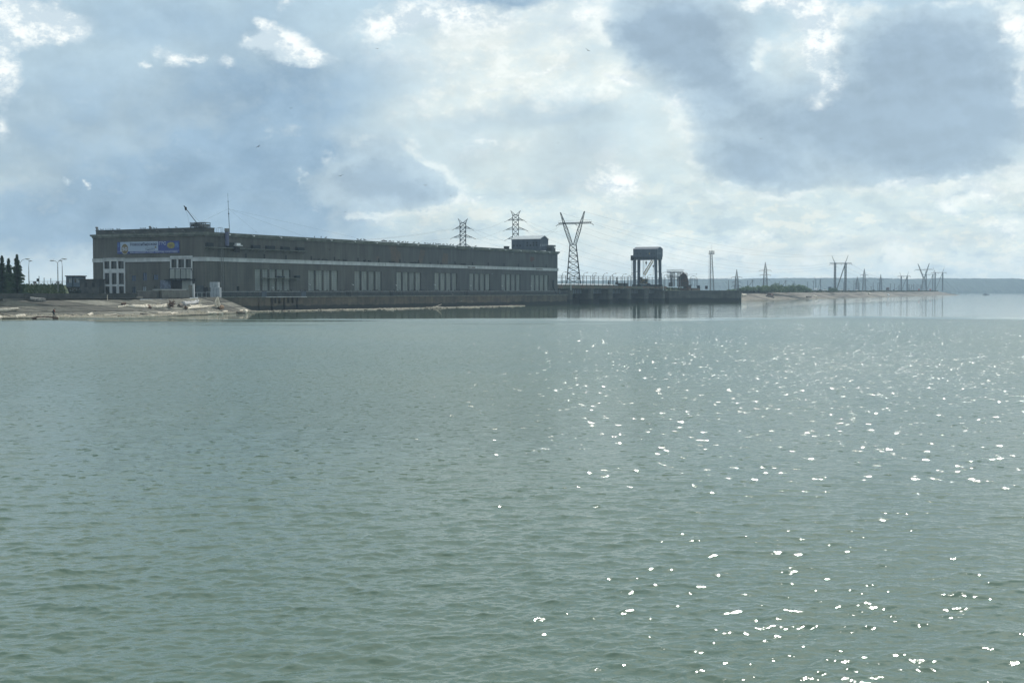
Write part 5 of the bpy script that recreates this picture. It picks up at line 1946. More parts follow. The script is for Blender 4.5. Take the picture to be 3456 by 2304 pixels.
def vee_pylon(name, label, Y, base_l, base_r, vbase, neck_l, neck_r, vneck, tips, bar, zb_, w=.24, mat='steel', n1=7, n2=8, sub=True):
    cu = (base_l + base_r) / 2
    P = on_y(cu, vbase, Y)
    root = thing(name, label, 'pylon', (P.x, Y, zb_), 0, 'power pylons')
    o = Vector((P.x, Y, zb_))
    hw = (on_y(base_r, vbase, Y).x - on_y(base_l, vbase, Y).x) / 2
    hn = (on_y(neck_r, vneck, Y).x - on_y(neck_l, vneck, Y).x) / 2
    cn_ = (on_y(neck_l, vneck, Y).x + on_y(neck_r, vneck, Y).x) / 2 - P.x
    zn = on_y(cu, vneck, Y).z - zb_
    mb = MB()
    lattice_col(mb, (0, 0, 0), (cn_, 0, zn), hw, hn, hw * .8, hn, n1, w, w * .5)
    mb.build('tower', mat, root)
    for i, (ut, vt) in enumerate(tips):
        T = on_y(ut, vt, Y) - o
        s = -1 if i == 0 else 1
        b0_ = Vector((cn_ + s * hn * .55, 0, zn))
        m2 = MB()
        dirn = (T - b0_)
        wd = hn * .5
        mid = b0_ + dirn * .45
        cols_ = []
        sg = sgn
        for a_, b2, wa, wb in ((b0_, mid, wd * .9, wd * 1.1), (mid, T, wd * 1.1, .12)):
            lattice_col(m2, a_, b2, wa, wb, wa, wb, n2 // 2, w * .8, w * .42)
        m2.build('arm_mast', mat, root)
    (ub0, ub1, vb0, vb1) = bar
    A_, B_ = on_y(ub0, vb0, Y) - o, on_y(ub1, vb1, Y) - o
    m3 = MB()
    hgt = (B_.x - A_.x) * .035
    for y in (-hn * .6, hn * .6):
        m3.bar((A_.x, y, A_.z), (B_.x, y, B_.z), w * .8)
        m3.bar((A_.x, y, A_.z - hgt), (B_.x, y, B_.z - hgt), w * .6)
    k = 16
    for i in range(k):
        x0 = A_.x + (B_.x - A_.x) * i / k
        x1 = A_.x + (B_.x - A_.x) * (i + 1) / k
        z0_ = A_.z + (B_.z - A_.z) * i / k
        m3.bar((x0, -hn * .6, z0_), (x1, -hn * .6, z0_ - hgt), w * .4)
    cb_ = m3.build('crossbar', mat, root)
    if sub:
        m4 = MB()
        rz_ = hgt + .9
        for y in (-hn * .6,):
            m4.bar((A_.x, y, A_.z + 1.1), (B_.x, y, B_.z + 1.1), .06)
            for i in range(k + 1):
                x0 = A_.x + (B_.x - A_.x) * i / k
                z0_ = A_.z + (B_.z - A_.z) * i / k
                m4.bar((x0, y, z0_), (x0, y, z0_ + 1.1), .05)
        m4.build('guard_rail', 'steel_lt', cb_)
    for x, z in ((A_.x, A_.z), ((A_.x + B_.x) / 2, (A_.z + B_.z) / 2), (B_.x, B_.z)):
        MB().tube([(x, 0, z - hgt), (x + (1.2 if x > 0 else -1.2), .5, z - hgt - .9)], .1 * w / .24, 5).build('insulator', 'dark', root)
    return root
V1 = vee_pylon('pylon', 'big V shaped lattice pylon standing on the dam just right of the hall', 632, 1912.5, 1959, 955.5, 1923.5, 1944.5, 826, ((1891.6, 717.5), (1972.5, 713.5)), (1884.6, 1995.5, 753.5, 749.5), 9.05, .34)
vee_pylon('pylon', 'pale V shaped lattice pylon near the far end of the right bank', 1560, 3110, 3127.5, 981, 3115.6, 3121.4, 938, ((3098, 890), (3136.4, 888.8)), (3090, 3146, 909.5, 908), 6.0, .34, 'steel_lt', 5, 6, False)


def needle(u, vt, Y, arms, label, hw=1.6, zb_=5.5, w=.22, mat='steel_lt'):
    P = on_y(u, 980, Y)
    root = thing('pylon', label, 'pylon', (P.x, Y, zb_), 0, 'power pylons')
    zz = lambda v: on_y(u, v, Y).z - zb_
    zt = zz(vt)
    za = zz(arms[0][0])
    mb = MB()
    lattice_col(mb, (0, 0, 0), (0, 0, za), hw, hw * .55, hw, hw * .55, 7, w, w * .55)
    lattice_col(mb, (0, 0, za), (0, 0, zt), hw * .55, .08, hw * .55, .08, 4, w * .8, w * .5)
    mb.build('mast', mat, root)
    for v, s in arms:
        z = zz(v)
        for d_ in (-1, 1):
            m2 = MB()
            arm(m2, d_ * hw * .5, z, d_ * s, .2, .5, w * .6, 2)
            o = m2.build('crossarm', mat, root)
            MB().tube([(d_ * s, 0, z + .2), (d_ * (s + .8), 0, z - .6)], .12, 4).build('insulator', 'dark', o)
    return root
needle(2486, 909.5, 900, ((936, 3.0), (951, 2.0), (966, 2.8)), 'needle topped lattice pylon right of the floodlight tower', 1.35)
needle(2582.6, 885, 950, ((913, 3.6), (928, 3.3), (943, 2.4)), 'taller needle topped lattice pylon above the bushes', 1.6)
needle(2916.4, 907, 1250, ((928, 3.0), (946, 2.4)), 'needle pylon between the big portal pylon and the truck, with side struts', 1.5)
needle(2893, 934, 1500, ((946, 3.0), (958, 3.0)), 'small distant needle pylon right of the big portal pylon', 1.5, w=.24)
needle(2972, 926, 1400, ((944, 2.6), (954, 2.0)), 'needle pylon left of the box truck on the right bank', 1.4, w=.24)


def portal(ul, ur, vb, vbar, bar, tips, diag, Y, label, w, zb_=5.8, mat='steel_lt'):
    P = on_y((ul + ur) / 2, vb, Y)
    root = thing('pylon', label, 'pylon', (P.x, Y, zb_), 0, 'power pylons')
    o = Vector((P.x, Y, zb_))
    q = lambda u, v: on_y(u, v, Y) - o
    zb2 = q(ul, vbar).z
    for u in (ul, ur):
        x = q(u, vb).x
        mb = MB()
        lattice_col(mb, (x, 0, 0), (x, 0, zb2), w, w, w, w, 10, w * .55, w * .3)
        mb.build('leg', mat, root)
    if diag:
        mb = MB()
        a = q(ur, vbar)
        b = q(diag, vb)
        mb.bar((a.x, 0, a.z - .5), (b.x, 3, 0), w * 1.1)
        mb.build('strut', mat, root)
    a, b = q(bar[0], vbar), q(bar[1], vbar)
    mb = MB()
    for y in (-w, w):
        mb.bar((a.x, y, a.z), (b.x, y, b.z), w * .45)
        mb.bar((a.x + w, y, a.z - w * 1.6), (b.x - w, y, b.z - w * 1.6), w * .35)
    for k in range(14):
        mb.bar((a.x + (b.x - a.x) * k / 14, -w, a.z), (a.x + (b.x - a.x) * (k + 1) / 14, -w, a.z - w * 1.6), w * .25)
    mb.build('crossbar', mat, root)
    for (ut, vt), u in zip(tips, (ul, ur)):
        t_ = q(ut, vt)
        mb = MB()
        mb.bar((q(u, vbar).x, 0, a.z), t_, w * .8, w2=w * .4)
        mb.build('earth_peak', mat, root)
    for x in (a.x + .3, (a.x + b.x) / 2, b.x - .3):
        MB().tube([(x, 0, a.z - w * 1.5), (x + (.9 if x > 0 else -.9), 0, a.z - w * 1.5 - 1.0)], .14, 5).build('insulator', 'dark', root)
    return root
portal(2817.6, 2853, 981, 887, (2801, 2874), ((2807, 862), (2863, 861)), 2825, 1130, 'biggest portal pylon with leaning strut, middle of the right bank', .62)
portal(2753, 2769, 981, 942, (2748, 2777), ((2749, 933), (2773, 932)), 2760, 1900, 'tiny distant portal pylon left of the biggest one', .45)
portal(3041.4, 3061.5, 981, 931, (3031, 3072), ((3036, 918), (3067, 917.5)), 3045, 1480, 'portal pylon with strut right of the box truck', .45)
portal(3155.5, 3181, 981, 919, (3142.5, 3194), ((3148.5, 901), (3188, 901)), 3159, 1600, 'rightmost portal pylon at the tip of the far bank', .48)
portal(3126, 3148, 981, 925.5, (3113, 3160), ((3121, 912), (3153, 912)), 3130, 1800, 'portal pylon half hidden behind the pale V pylon', .42)

# plain poles on the far bank
poles = [(2459, 945), (2523.5, 947), (2540.5, 943.5), (2631, 950), (2652, 945), (2680, 949), (2726, 950), (2745, 948), (2847, 952), (2882, 946), (2888, 950), (2899.5, 950), (2940, 966), (2947, 952),
         (2962.6, 953.5), (3005.5, 957), (3019, 957), (3033, 962), (3036.5, 958), (3065.5, 957), (3069, 960), (3075.5, 959), (3083, 958), (3088, 959), (3094, 959), (3098, 958), (3105, 959), (3108, 960)]
pk = {}
feats = [(2486, 'first needle pylon'), (2582, 'tall needle pylon over the bushes'), (2690, 'tallest round bush'), (2765, 'tiny distant portal pylon'), (2835, 'biggest portal pylon'),
         (2916, 'strutted needle pylon'), (2972, 'thin needle pylon'), (3051, 'portal pylon right of the box truck'), (3118, 'pale V pylon')]
pdesc = []
for u, v in poles:
    fu, fn = min(feats, key=lambda f: abs(f[0] - u))
    side = 'left' if u < fu else 'right'
    same = sorted([q[0] for q in poles if min(feats, key=lambda f: abs(f[0] - q[0]))[0] == fu and (q[0] < fu) == (u < fu)], key=lambda q: abs(q - fu))
    rank = ('nearest', 'second', 'third', 'fourth', 'fifth', 'sixth', 'seventh')[same.index(u)]
    pdesc.append('%s bare pole to the %s of the %s' % (rank, side, fn))
for i, (u, v) in enumerate(poles):
    Y = 850 + (u - 2459) ** 1.0 * 1.15 + (60 if i % 2 else 0)
    P = on_y(u, 981, Y)
    hh = on_y(u, v, Y).z - 5.5
    r0 = thing('utility_pole', pdesc[i], 'pole', (P.x, Y, 5.5), 0, 'bare poles along the far bank')
    rr0 = .17 + (Y - 850) * .00012
    MB().tube([(0, 0, 0), (0, 0, hh)], [rr0, rr0 * .7], 5).build('post', 'bark', r0)
    if i in (2, 4, 7, 12, 15, 20):
        m = MB()
        m.bar((-1.2, 0, hh - .5), (1.2, 0, hh - .5), .2)
        m.build('crossarm', 'bark', r0)
    if i in (2, 4, 17, 22):
        MB().bar((0, 0, hh - .8), (-5.5, 0, 0), .25).build('strut', 'bark', r0)

# ================================================================== OVERHEAD LINES
def wire(name, a, b, sag, label, r=.023):
    a, b = Vector(a), Vector(b)
    o = (a + b) / 2
    pts = []
    for k in range(25):
        f = k / 24
        p = a.lerp(b, f) - o
        p.z -= sag * 4 * f * (1 - f)
        pts.append(p)
    mb = MB().tube(pts, r, 4, cap=False)
    ob = mb.build('power_line', 'wire', None, loc=tuple(o))
    return tag(ob, label, 'power line', 'overhead power lines')
Y1, Y2, Y3, Y4, Y5 = 640, 660, 632, 1130, 950
n_w = 0
wl_ = iter(('upper', 'middle', 'lower', 'lowest', 'middle', 'highest', 'upper', 'middle', 'horn'))
for (ua_, va, ub_, vb_) in ((1532, 773, 1704, 745), (1526, 800, 1696, 776), (1588, 769, 1700, 808)):
    wire('w', on_y(ua_, va, Y1), on_y(ub_, vb_, Y2), 2.5, next(wl_) + ' conductor spanning between the two lattice pylons over the hall')
for (va, vb_, s) in ((773, 850, -26), (802, 880, -30), (769, 800, -40)):
    p = on_y(1532, va, Y1)
    wire('w', p, (p.x - 45, 470 + 0, 23.2), 1.5, next(wl_) + ' conductor running down left from the left lattice pylon to the hall roof')
for (ua_, va, ub_, vb_) in ((1766, 741, 1892, 757), (1770, 773, 1892, 756), (1766, 741, 1936, 757)):
    wire('w', on_y(ua_, va, Y2), on_y(ub_, vb_, Y3), 5.0, next(wl_) + ' conductor dipping between the right lattice pylon and the big V pylon')
wl_ = iter(('lowest right conductor from the big V pylon crossbar to the far portal pylon', 'middle conductor from the big V pylon crossbar to the far portal pylon', 'left end conductor from the big V pylon crossbar to the far portal pylon', 'topmost earth wire from the right horn of the big V pylon', 'earth wire from the left horn of the big V pylon'))
for (ua_, va, ub_, vb_, s) in ((1994, 752, 2803, 889, 9), (1938, 756, 2838, 889, 12), (1888, 757, 2872, 889, 14), (1972.5, 714, 2863, 862, 7), (1891.6, 718, 2807, 863, 8)):
    wire('w', on_y(ua_, va, Y3), on_y(ub_, vb_, Y4), s, next(wl_))
wl_ = iter(('top', 'middle', 'lowest'))
for (va, vb_, s) in ((741, 913, 10), (773, 928, 10), (804, 940, 8)):
    wire('w', on_y(1768, va, Y2), on_y(2576, vb_, Y5), s, next(wl_) + ' conductor slanting from the taller roofline pylon to the needle pylon over the bushes')
wl_ = iter(('top', 'middle', 'lowest'))
for (va, vb_, s) in ((769, 936, 10), (799, 951, 9), (829, 960, 8)):
    wire('w', on_y(1590, va, Y1), on_y(2480, vb_, 900), s, next(wl_) + ' conductor slanting right from the left lattice pylon past the gantry crane')
wl_ = iter(('left', 'middle', 'right'))
for (ua_, ub_) in ((2803, 3031), (2838, 3051), (2872, 3072)):
    wire('w', on_y(ua_, 889, Y4), on_y(ub_, 931, 1480), 8, next(wl_) + ' conductor between the portal pylons on the far bank', .05)

# ================================================================== LEFT SHORE
pw = thing('parapet_wall', 'long low grey concrete parapet above the slope at far left', 'wall', (0, 0, 0))
mb = MB()
ca, cbv = on_y(-1500, 1008, 295), on_y(462, 1006, 331)
za0, za1 = 4.15, 5.52
pts = [Vector((ca.x, 296, 0)), Vector((on_y(0, 1008, 303).x, 303, 0)), Vector((on_y(462, 1006, 331).x, 331, 0))]
for a, b in zip(pts, pts[1:]):
    d = (b - a).normalized()
    n_ = Vector((-d.y, d.x, 0)) * .35
    L_ = (b - a).length
    k = 0.0
    while k < L_ - .05:
        e_ = min(L_, k + 6.0)
        p, q = a + d * (k + .03), a + d * (e_ - .03)
        mb.prism([(p.x, p.y), (q.x, q.y), (q.x + n_.x, q.y + n_.y), (p.x + n_.x, p.y + n_.y)], za0, za1)
        k = e_
mb.build('wall_slab', 'conc_dark', pw)
mb = MB()
for a, b in zip(pts, pts[1:]):
    d = (b - a).normalized()
    n_ = Vector((-d.y, d.x, 0))
    p0_, p1_ = a - n_ * 1.4, b - n_ * 1.4
    mb.prism([(p0_.x, p0_.y), (p1_.x, p1_.y), (b.x + n_.x * .2, b.y + n_.y * .2), (a.x + n_.x * .2, a.y + n_.y * .2)], 3.6, 4.32)
mb.build('plinth', 'concrete', pw)
w2 = thing('parapet_wall', 'taller stepped concrete parapet segment in front of the hall windows', 'wall', (0, 0, 0))
a, b = Vector((on_y(465, 1000, 334).x, 334, 0)), Vector((on_y(544, 1000, 346).x, 346, 0))
d = (b - a).normalized()
n_ = Vector((-d.y, d.x, 0)) * .4
mb = MB().prism([(a.x, a.y), (b.x, b.y), (b.x + n_.x, b.y + n_.y), (a.x + n_.x, a.y + n_.y)], 4.1, 5.98)
mb.build('wall_slab', 'conc_dark', w2)
MB().prism([(a.x - .05, a.y - .2), (b.x, b.y - .2), (b.x + n_.x, b.y + n_.y), (a.x + n_.x, a.y + n_.y)], 5.983, 6.1).build('coping', 'cornice', w2)
a2, b2 = a - n_ * 5, b - n_ * 5
MB().prism([(a.x, a.y - 1.5), (b.x - 1, b.y - 1.5), (b.x - 1, b.y - .1), (a.x, a.y - .1)], 4.0, 4.75).build('footing', 'concrete', w2)
w3 = thing('concrete_block', 'big plain concrete block wall before the gateway of the hall', 'wall', (0, 0, 0))
a, b = Vector((on_y(548, 1000, 345).x, 345, 0)), Vector((on_y(640, 1000, 357).x, 357, 0))
d = (b - a).normalized()
n_ = Vector((-d.y, d.x, 0)) * 3
zt3 = on_y(590, 978, 350).z
MB().prism([(a.x, a.y), (b.x, b.y), (b.x + n_.x, b.y + n_.y), (a.x + n_.x, a.y + n_.y)], 4.0, zt3).build('block', 'concrete', w3)
MB().prism([(a.x - .1, a.y - .15), (b.x - .8, b.y - .15), (b.x + n_.x, b.y + n_.y), (a.x + n_.x, a.y + n_.y)], zt3 + .003, zt3 + .15).build('coping', 'white', w3)
# pillar
P = on_y(647, 1000, 362)
pl_ = thing('gate_pillar', 'pale weathered pillar at the right of the gateway block', 'pillar', (P.x, 362, 4.2))
MB().box(-.75, .35, -.4, .4, 0, on_y(647, 962, 362).z - 4.2).build('shaft', 'concrete', pl_)
MB().box(.353, .75, -.45, .45, 0, on_y(647, 958, 362).z - 4.2).build('edge_post', 'white', pl_)
# handrail left of pale cabinets
P0_, P1_ = on_y(652, 987, 366), on_y(710, 985, 373)
hr_ = thing('handrail', 'thin pale handrail between the pillar and the pale cabinets', 'railing', (P0_.x, P0_.y, 4.3))
dv = P1_ - P0_
mb = MB()
mb.bar((0, 0, P0_.z - 4.3), (dv.x, dv.y, P0_.z - 4.3), .09)
for k in range(5):
    f = k / 4
    mb.bar((dv.x * f, dv.y * f, 0), (dv.x * f, dv.y * f, P0_.z - 4.3), .07)
mb.build('rail', 'white', hr_)
# two stacked pale cabinets
P = on_y(713, 998, 374)
for (x0, x1, y0, y1, lb) in ((708, 735, 951.5, 969.5, 'upper smaller pale grey cabinet stacked at the hall corner'), (711, 740.5, 970, 999, 'lower pale grey steel cabinet at the hall corner')):
    a, b = on_y(x0, y1, 374), on_y(x1, y0, 374)
    c = thing('cabinet', lb, 'cabinet', (a.x, 374, 4.3 if y1 > 990 else on_y(711, 970, 374).z + .004), 0)
    zt_c = b.z - c.location.z
    MB().box(0, b.x - a.x, 0, 2.6, 0, zt_c).build('body', pmat('pale_cabinet_paint', (.34, .37, .40), (.27, .30, .32), .6, 1.2), c)
    mb = MB()
    for f in (.33, .66):
        mb.box((b.x - a.x) * f - .02, (b.x - a.x) * f + .02, -.03, -.003, .1, zt_c - .1)
    mb.build('door_seam', 'steel', c)
# dark openings right of the pillar belong to a lean-to
ln_ = thing('gate_shelter', 'dark low doorways and screen between the pillar and the cabinets', 'shelter', (AX, AY, 0), RZE)
y0_, y1_ = on_end(653, 980, -1.5)[0], on_end(705, 980, -1.5)[0]
mb = MB()
z1_ = on_end(660, 967, -1.5)[1]
mb.box(-on_end(653, 980, -1.5)[0], -on_end(664, 980, -1.5)[0], -2.0, -1.5, 4.35, z1_)
mb.box(-on_end(690, 980, -1.5)[0], -on_end(702, 980, -1.5)[0], -2.0, -1.5, 4.35, z1_ - .2)
mb.build('doorway', 'dark', ln_)
MB().box(-on_end(665, 980, -1.5)[0], -on_end(689, 980, -1.5)[0], -1.9, -1.5, 4.35, z1_ + .3).build('screen', 'railing', ln_)
P = on_y(363, 1004, 318)
sk = thing('marker_post', 'short crooked white stake by the top of the slope', 'post', (P.x, 318, 3.9))
MB().tube([(0, 0, 0), (-.08, 0, .7), (.02, 0, 1.25)], .07, 5).build('stake', 'wood', sk)

# booth on stilts at the edge of the upper road
bY = 428
a = on_y(0 + 760 * .29348, 968, bY)
b = on_y(940 * .29348, 968, bY)
bt_ = thing('guard_booth', 'blue grey guard booth with bright windows left of the hall', 'booth', (a.x, bY, 7.35), R(-6))
Wb = b.x - a.x
zt_b = on_y(245, 933, bY).z - 7.35
MB().box(0, Wb, 0, 3.6, 0, zt_b).build('walls', 'booth', bt_)
MB().box(-.25, Wb + .25, -.25, 3.85, zt_b + .003, zt_b + .3).build('roof', 'dark', bt_)
for f0_, f1_ in ((.07, .18), (.22, .37), (.56, .68), (.72, .86)):
    o = MB().box(Wb * f0_, Wb * f1_, -.05, -.003, 1.3, zt_b - .7).build('window', 'pane_lt' if f0_ in (.22, .72) else 'glass', bt_)
    MB().box(Wb * (f0_ + f1_) / 2 - .05, Wb * (f0_ + f1_) / 2 + .05, -.09, -.053, 1.3, zt_b - .7).build('window_frame', 'steel', o)
MB().box(Wb * .43, Wb * .47, -.12, -.004, 0, zt_b).build('corner_trim', 'steel', bt_)
mb = MB()
for x in (.2, Wb * .5, Wb - .2):
    mb.bar((x, .3, -2.8), (x, .3, 0), .25)
    mb.bar((x, 3.2, -2.8), (x, 3.2, 0), .25)
mb.box(-.4, Wb + 5.2, -.5, 3.7, -.25, -.004)
mb.build('support_frame', 'dark', bt_)
MB().box(Wb + .4, Wb + 5.0, -.6, -.503, -.12, .0).build('walkway_edge', 'white', bt_)
# road railing
rY = 446
a, b = on_y(340 * .29348, 961, rY), on_y(1020 * .29348, 961, rY)
rl_ = thing('road_railing', 'thin open railing along the upper road behind the booth', 'railing', (a.x, rY, 8.0), math.atan2(-8, b.x - a.x))
Lr = b.x - a.x
mb = MB()
for z in (.6, 1.15, 1.25):
    mb.bar((-60 if False else 0, 0, z), (Lr, 0, z), .055)
k = 0
while k < Lr:
    mb.bar((k, 0, 0), (k, 0, 1.25), .07)
    k += 1.9
mb.build('rail', 'steel_lt', rl_)
for x, y0, y1, nm, lb in ((450, 925, 1028, 'signal_post', 'short dark post with box on the upper road'), (508, 945, 1028, 'utility_pole', 'thin low pole right of the signal box'),
                          (585, 948, 1028, 'utility_pole', 'thin low pole left of the double lamp')):
    P = on_y(x * .29348, 961, rY + 6)
    hgt = on_y(x * .29348, 660 + y0 * .29348, rY + 6).z - 8.0
    r_ = thing(nm, lb, 'post' if nm == 'signal_post' else 'pole', (P.x, rY + 6, 8.0))
    MB().tube([(0, 0, 0), (0, 0, hgt)], .11, 5).build('post', 'steel', r_)
    if nm == 'signal_post':
        MB().box(-.75, -.1, -.3, .3, hgt * .38, hgt * .72).build('signal_box', 'dark', r_)
for x, lb in ((400, 'white and brown notice plate on the road railing, left one'), (685, 'small notice plate on the road railing by the double lamp')):
    P = on_y(x * .29348, 953, rY - .4)
    r_ = thing('notice_plate', lb, 'sign', (P.x, rY - 2.2 if x > 500 else rY - .5, 8.35))
    MB().box(-.6, .6, -.04, 0, 0, .9).build('plate', 'white', r_)
    MB().box(-.1, .45, -.06, -.041, .1, .7).build('plate_patch', 'rust', r_)
# lamps
def curved_lamp(x, ybase, heads, Y, zb_, label, kink=None):
    u = x * .29348
    P = on_y(u, 660 + ybase * .29348, Y)
    root = thing('street_lamp', label, 'street lamp', (P.x, Y, zb_), 0, 'tall lamps left of the hall')
    o = Vector((P.x, Y, zb_))
    htop = min(h[1] for h in heads)
    zs_ = on_y(u, 660 + (htop + 60) * .29348, Y).z - zb_
    MB().tube([(0, 0, 0), (0, 0, zs_ * .75), (0, 0, zs_)], [.16, .12, .09], 6).build('pole', 'steel_lt', root)
    for hx, hy in heads:
        T = on_y(hx * .29348, 660 + hy * .29348, Y) - o
        pts = []
        for k in range(9):
            f = k / 8
            a_ = f * math.pi / 2
            pts.append((T.x * (1 - math.cos(a_)) * .92, 0, zs_ + (T.z - zs_) * math.sin(a_)))
        MB().tube(pts, .06, 5).build('arm', 'steel_lt', root)
        MB().ball((T.x, 0, T.z), .75, .3, .24, 8, 4).build('lamp_head', 'lampglass', root)
curved_lamp(236, 1115, [(318, 728)], 372, 4.5, 'tall curved lamp rising behind the right fir tree')
curved_lamp(333, 1028, [(349, 750)], 452, 8.0, 'straight lamp on the upper road right of the firs')
curved_lamp(668, 1113, [(600, 747), (742, 728)], 376, 4.5, 'double curved lamp with two arms left of the booth')
curved_lamp(718, 1018, [(697, 748)], 452, 8.0, 'lamp behind the double lamp with small bracket')

# ---- fir trees
def fir(u, vt, Y, hw, seed, label):
    rg = random.Random(seed)
    P = on_y(u, 988, Y)
    zt = on_y(u, vt, Y).z - 4.3
    root = thing('fir_tree', label, 'tree', (P.x, Y, 4.3), 0, 'fir trees left of the hall')
    MB().tube([(0, 0, 0), (0, 0, zt * .5), (.05, 0, zt * .97)], [.22, .14, .03], 7).build('trunk', 'bark', root)
    mb = MB()
    z = .5
    while z < zt - .15:
        f = z / zt
        rad = hw * (1 - f) ** .85 * (1.0 + .25 * math.sin(z * 3.1 + seed)) + .12
        nb_ = int(9 + 7 * (1 - f))
        for k in range(nb_):
            a = rg.uniform(0, 6.283)
            L_ = rad * rg.uniform(.62, 1.15)
            zz = z + rg.uniform(-.2, .2)
            dr = -.28 * L_ + (.3 * f)
            c, s = math.cos(a), math.sin(a)
            n = 7
            for q in range(n):
                f0_ = (q + .3) / n
                r_ = L_ * f0_
                w = (.34 * (1.15 - f0_)) * rg.uniform(.7, 1.3) + .05
                px, py, pz = c * r_, s * r_, zz + dr * f0_ + .12 * f0_ * f0_ * L_
                ln = L_ / n * 1.5
                t1 = rg.uniform(-.5, .5)
                mb.quad((px - s * w, py + c * w, pz - .16 * w + t1 * .1), (px + c * ln, py + s * ln, pz + dr / n * 1.3), (px + s * w, py - c * w, pz - .16 * w - t1 * .1))
                mb.quad((px, py, pz + .05), (px + c * ln, py + s * ln, pz - .22 + dr / n), (px - c * .1, py - s * .1, pz - .32 * rg.uniform(.5, 1.2)))
        z += .23
    mb.build('crown', 'fir', root)
    return root
fir(8, 864, 348, 2.9, 1, 'leftmost dark fir tree at the picture edge')
fir(30, 872, 356, 2.5, 2, 'slightly lower fir tree in the middle of the three')
fir(59, 859.5, 346, 2.6, 3, 'rightmost fir tree with the sharp top')
# dark hedge below the booth
def bush(cx, cy, cz, rx, ry, rz, n, leaf, mat, name, label, cat, group, seed, stem=True, clumps=14):
    rg = random.Random(seed)
    root = thing(name, label, cat, (cx, cy, cz), 0, group)
    mb = MB()
    cl = []
    for _ in range(clumps):
        a = rg.uniform(0, 6.283)
        r_ = math.sqrt(rg.random())
        cl.append((rx * r_ * math.cos(a) * .75, ry * r_ * math.sin(a) * .75, rz * rg.uniform(.35, 1.25) * (1 - .45 * r_), rg.uniform(.28, .5)))
    for i in range(n):
        c = cl[i % clumps]
        d = Vector((rg.gauss(0, 1), rg.gauss(0, 1), rg.gauss(0, 1))).normalized() * rg.uniform(.6, 1.0) * c[3]
        p = Vector((c[0] + d.x * rx * .8, c[1] + d.y * ry * .8, max(.05, c[2] + d.z * rz)))
        a = Vector((rg.gauss(0, 1), rg.gauss(0, 1), rg.gauss(0, .6))).normalized() * leaf * rg.uniform(.6, 1.3)
        b = Vector((rg.gauss(0, 1), rg.gauss(0, 1), rg.gauss(0, 1))).normalized() * leaf * .6
        mb.quad(p - a, p + b, p + a, p - b)
    mb.build('crown', mat, root)
    if stem:
        m2 = MB()
        for c in cl[:6]:
            m2.tube([(c[0] * .2, c[1] * .2, 0), (c[0] * .6, c[1] * .6, c[2] * .5), (c[0], c[1], c[2])], [leaf * .3, leaf * .2, leaf * .08], 5)
        m2.build('trunk', 'bark', root)
    return root
for i, (u, w, h_) in enumerate(((214, 3.2, 2.2), (244, 3.6, 1.9), (268, 3.0, 1.7))):
    P = on_y(u, 988, 402)
    bush(P.x, 402, 4.6, w, 2.2, h_, 1400, .22, pmat('hedge_leaves', (.02, .035, .018), (.012, .02, .012), .9, 2.0), 'bush',
         ('dark bush below the left side of the booth', 'dark bush straight below the booth', 'dark bush right of the booth by the annex')[i], 'bush', 'dark bushes below the booth', 30 + i)
# bushes on the far bank
bl = [(2505, 12, 2508), (2530, 15, 0), (2556, 15, 0), (2577, 17, 0), (2600, 21, 0), (2619, 22, 0), (2640, 17, 0), (2662, 16, 0), (2688, 23, 0), (2700, 20, 0), (2722, 9, 0), (2812, 10, 0), (2470, 5, 0)]
names_ = ['small bush at the left end of the far bank thicket', 'second bush of the far bank thicket from its left end', 'rounded bush just left of the tall needle pylon', 'bush hiding the foot of the tall needle pylon',
          'bush right behind the tall needle pylon foot', 'tall green bush right of the needle pylon', 'middle bush in the far bank thicket', 'lower bush before the round tall one',
          'tallest round bush at the right of the far bank thicket', 'round shoulder bush on the right edge of the thicket', 'low bush past the right end of the thicket', 'low green bush at the foot of the biggest portal pylon', 'tiny bush beside the first needle pylon']
for i, (u, hpx, _) in enumerate(bl):
    Y = 905 + i * 9 if u < 2730 and u > 2480 else (1130 if u > 2800 else 880)
    P = on_y(u, 985, Y)
    h_ = hpx * 1.45 * Y / FPX + 1.0
    bush(P.x, Y, 5.0, 3.9 + hpx * .10, 4, h_ * .62, 1500, .5, 'leaf', 'bush', names_[i], 'bush', 'green bushes on the far bank', 50 + i, clumps=18)

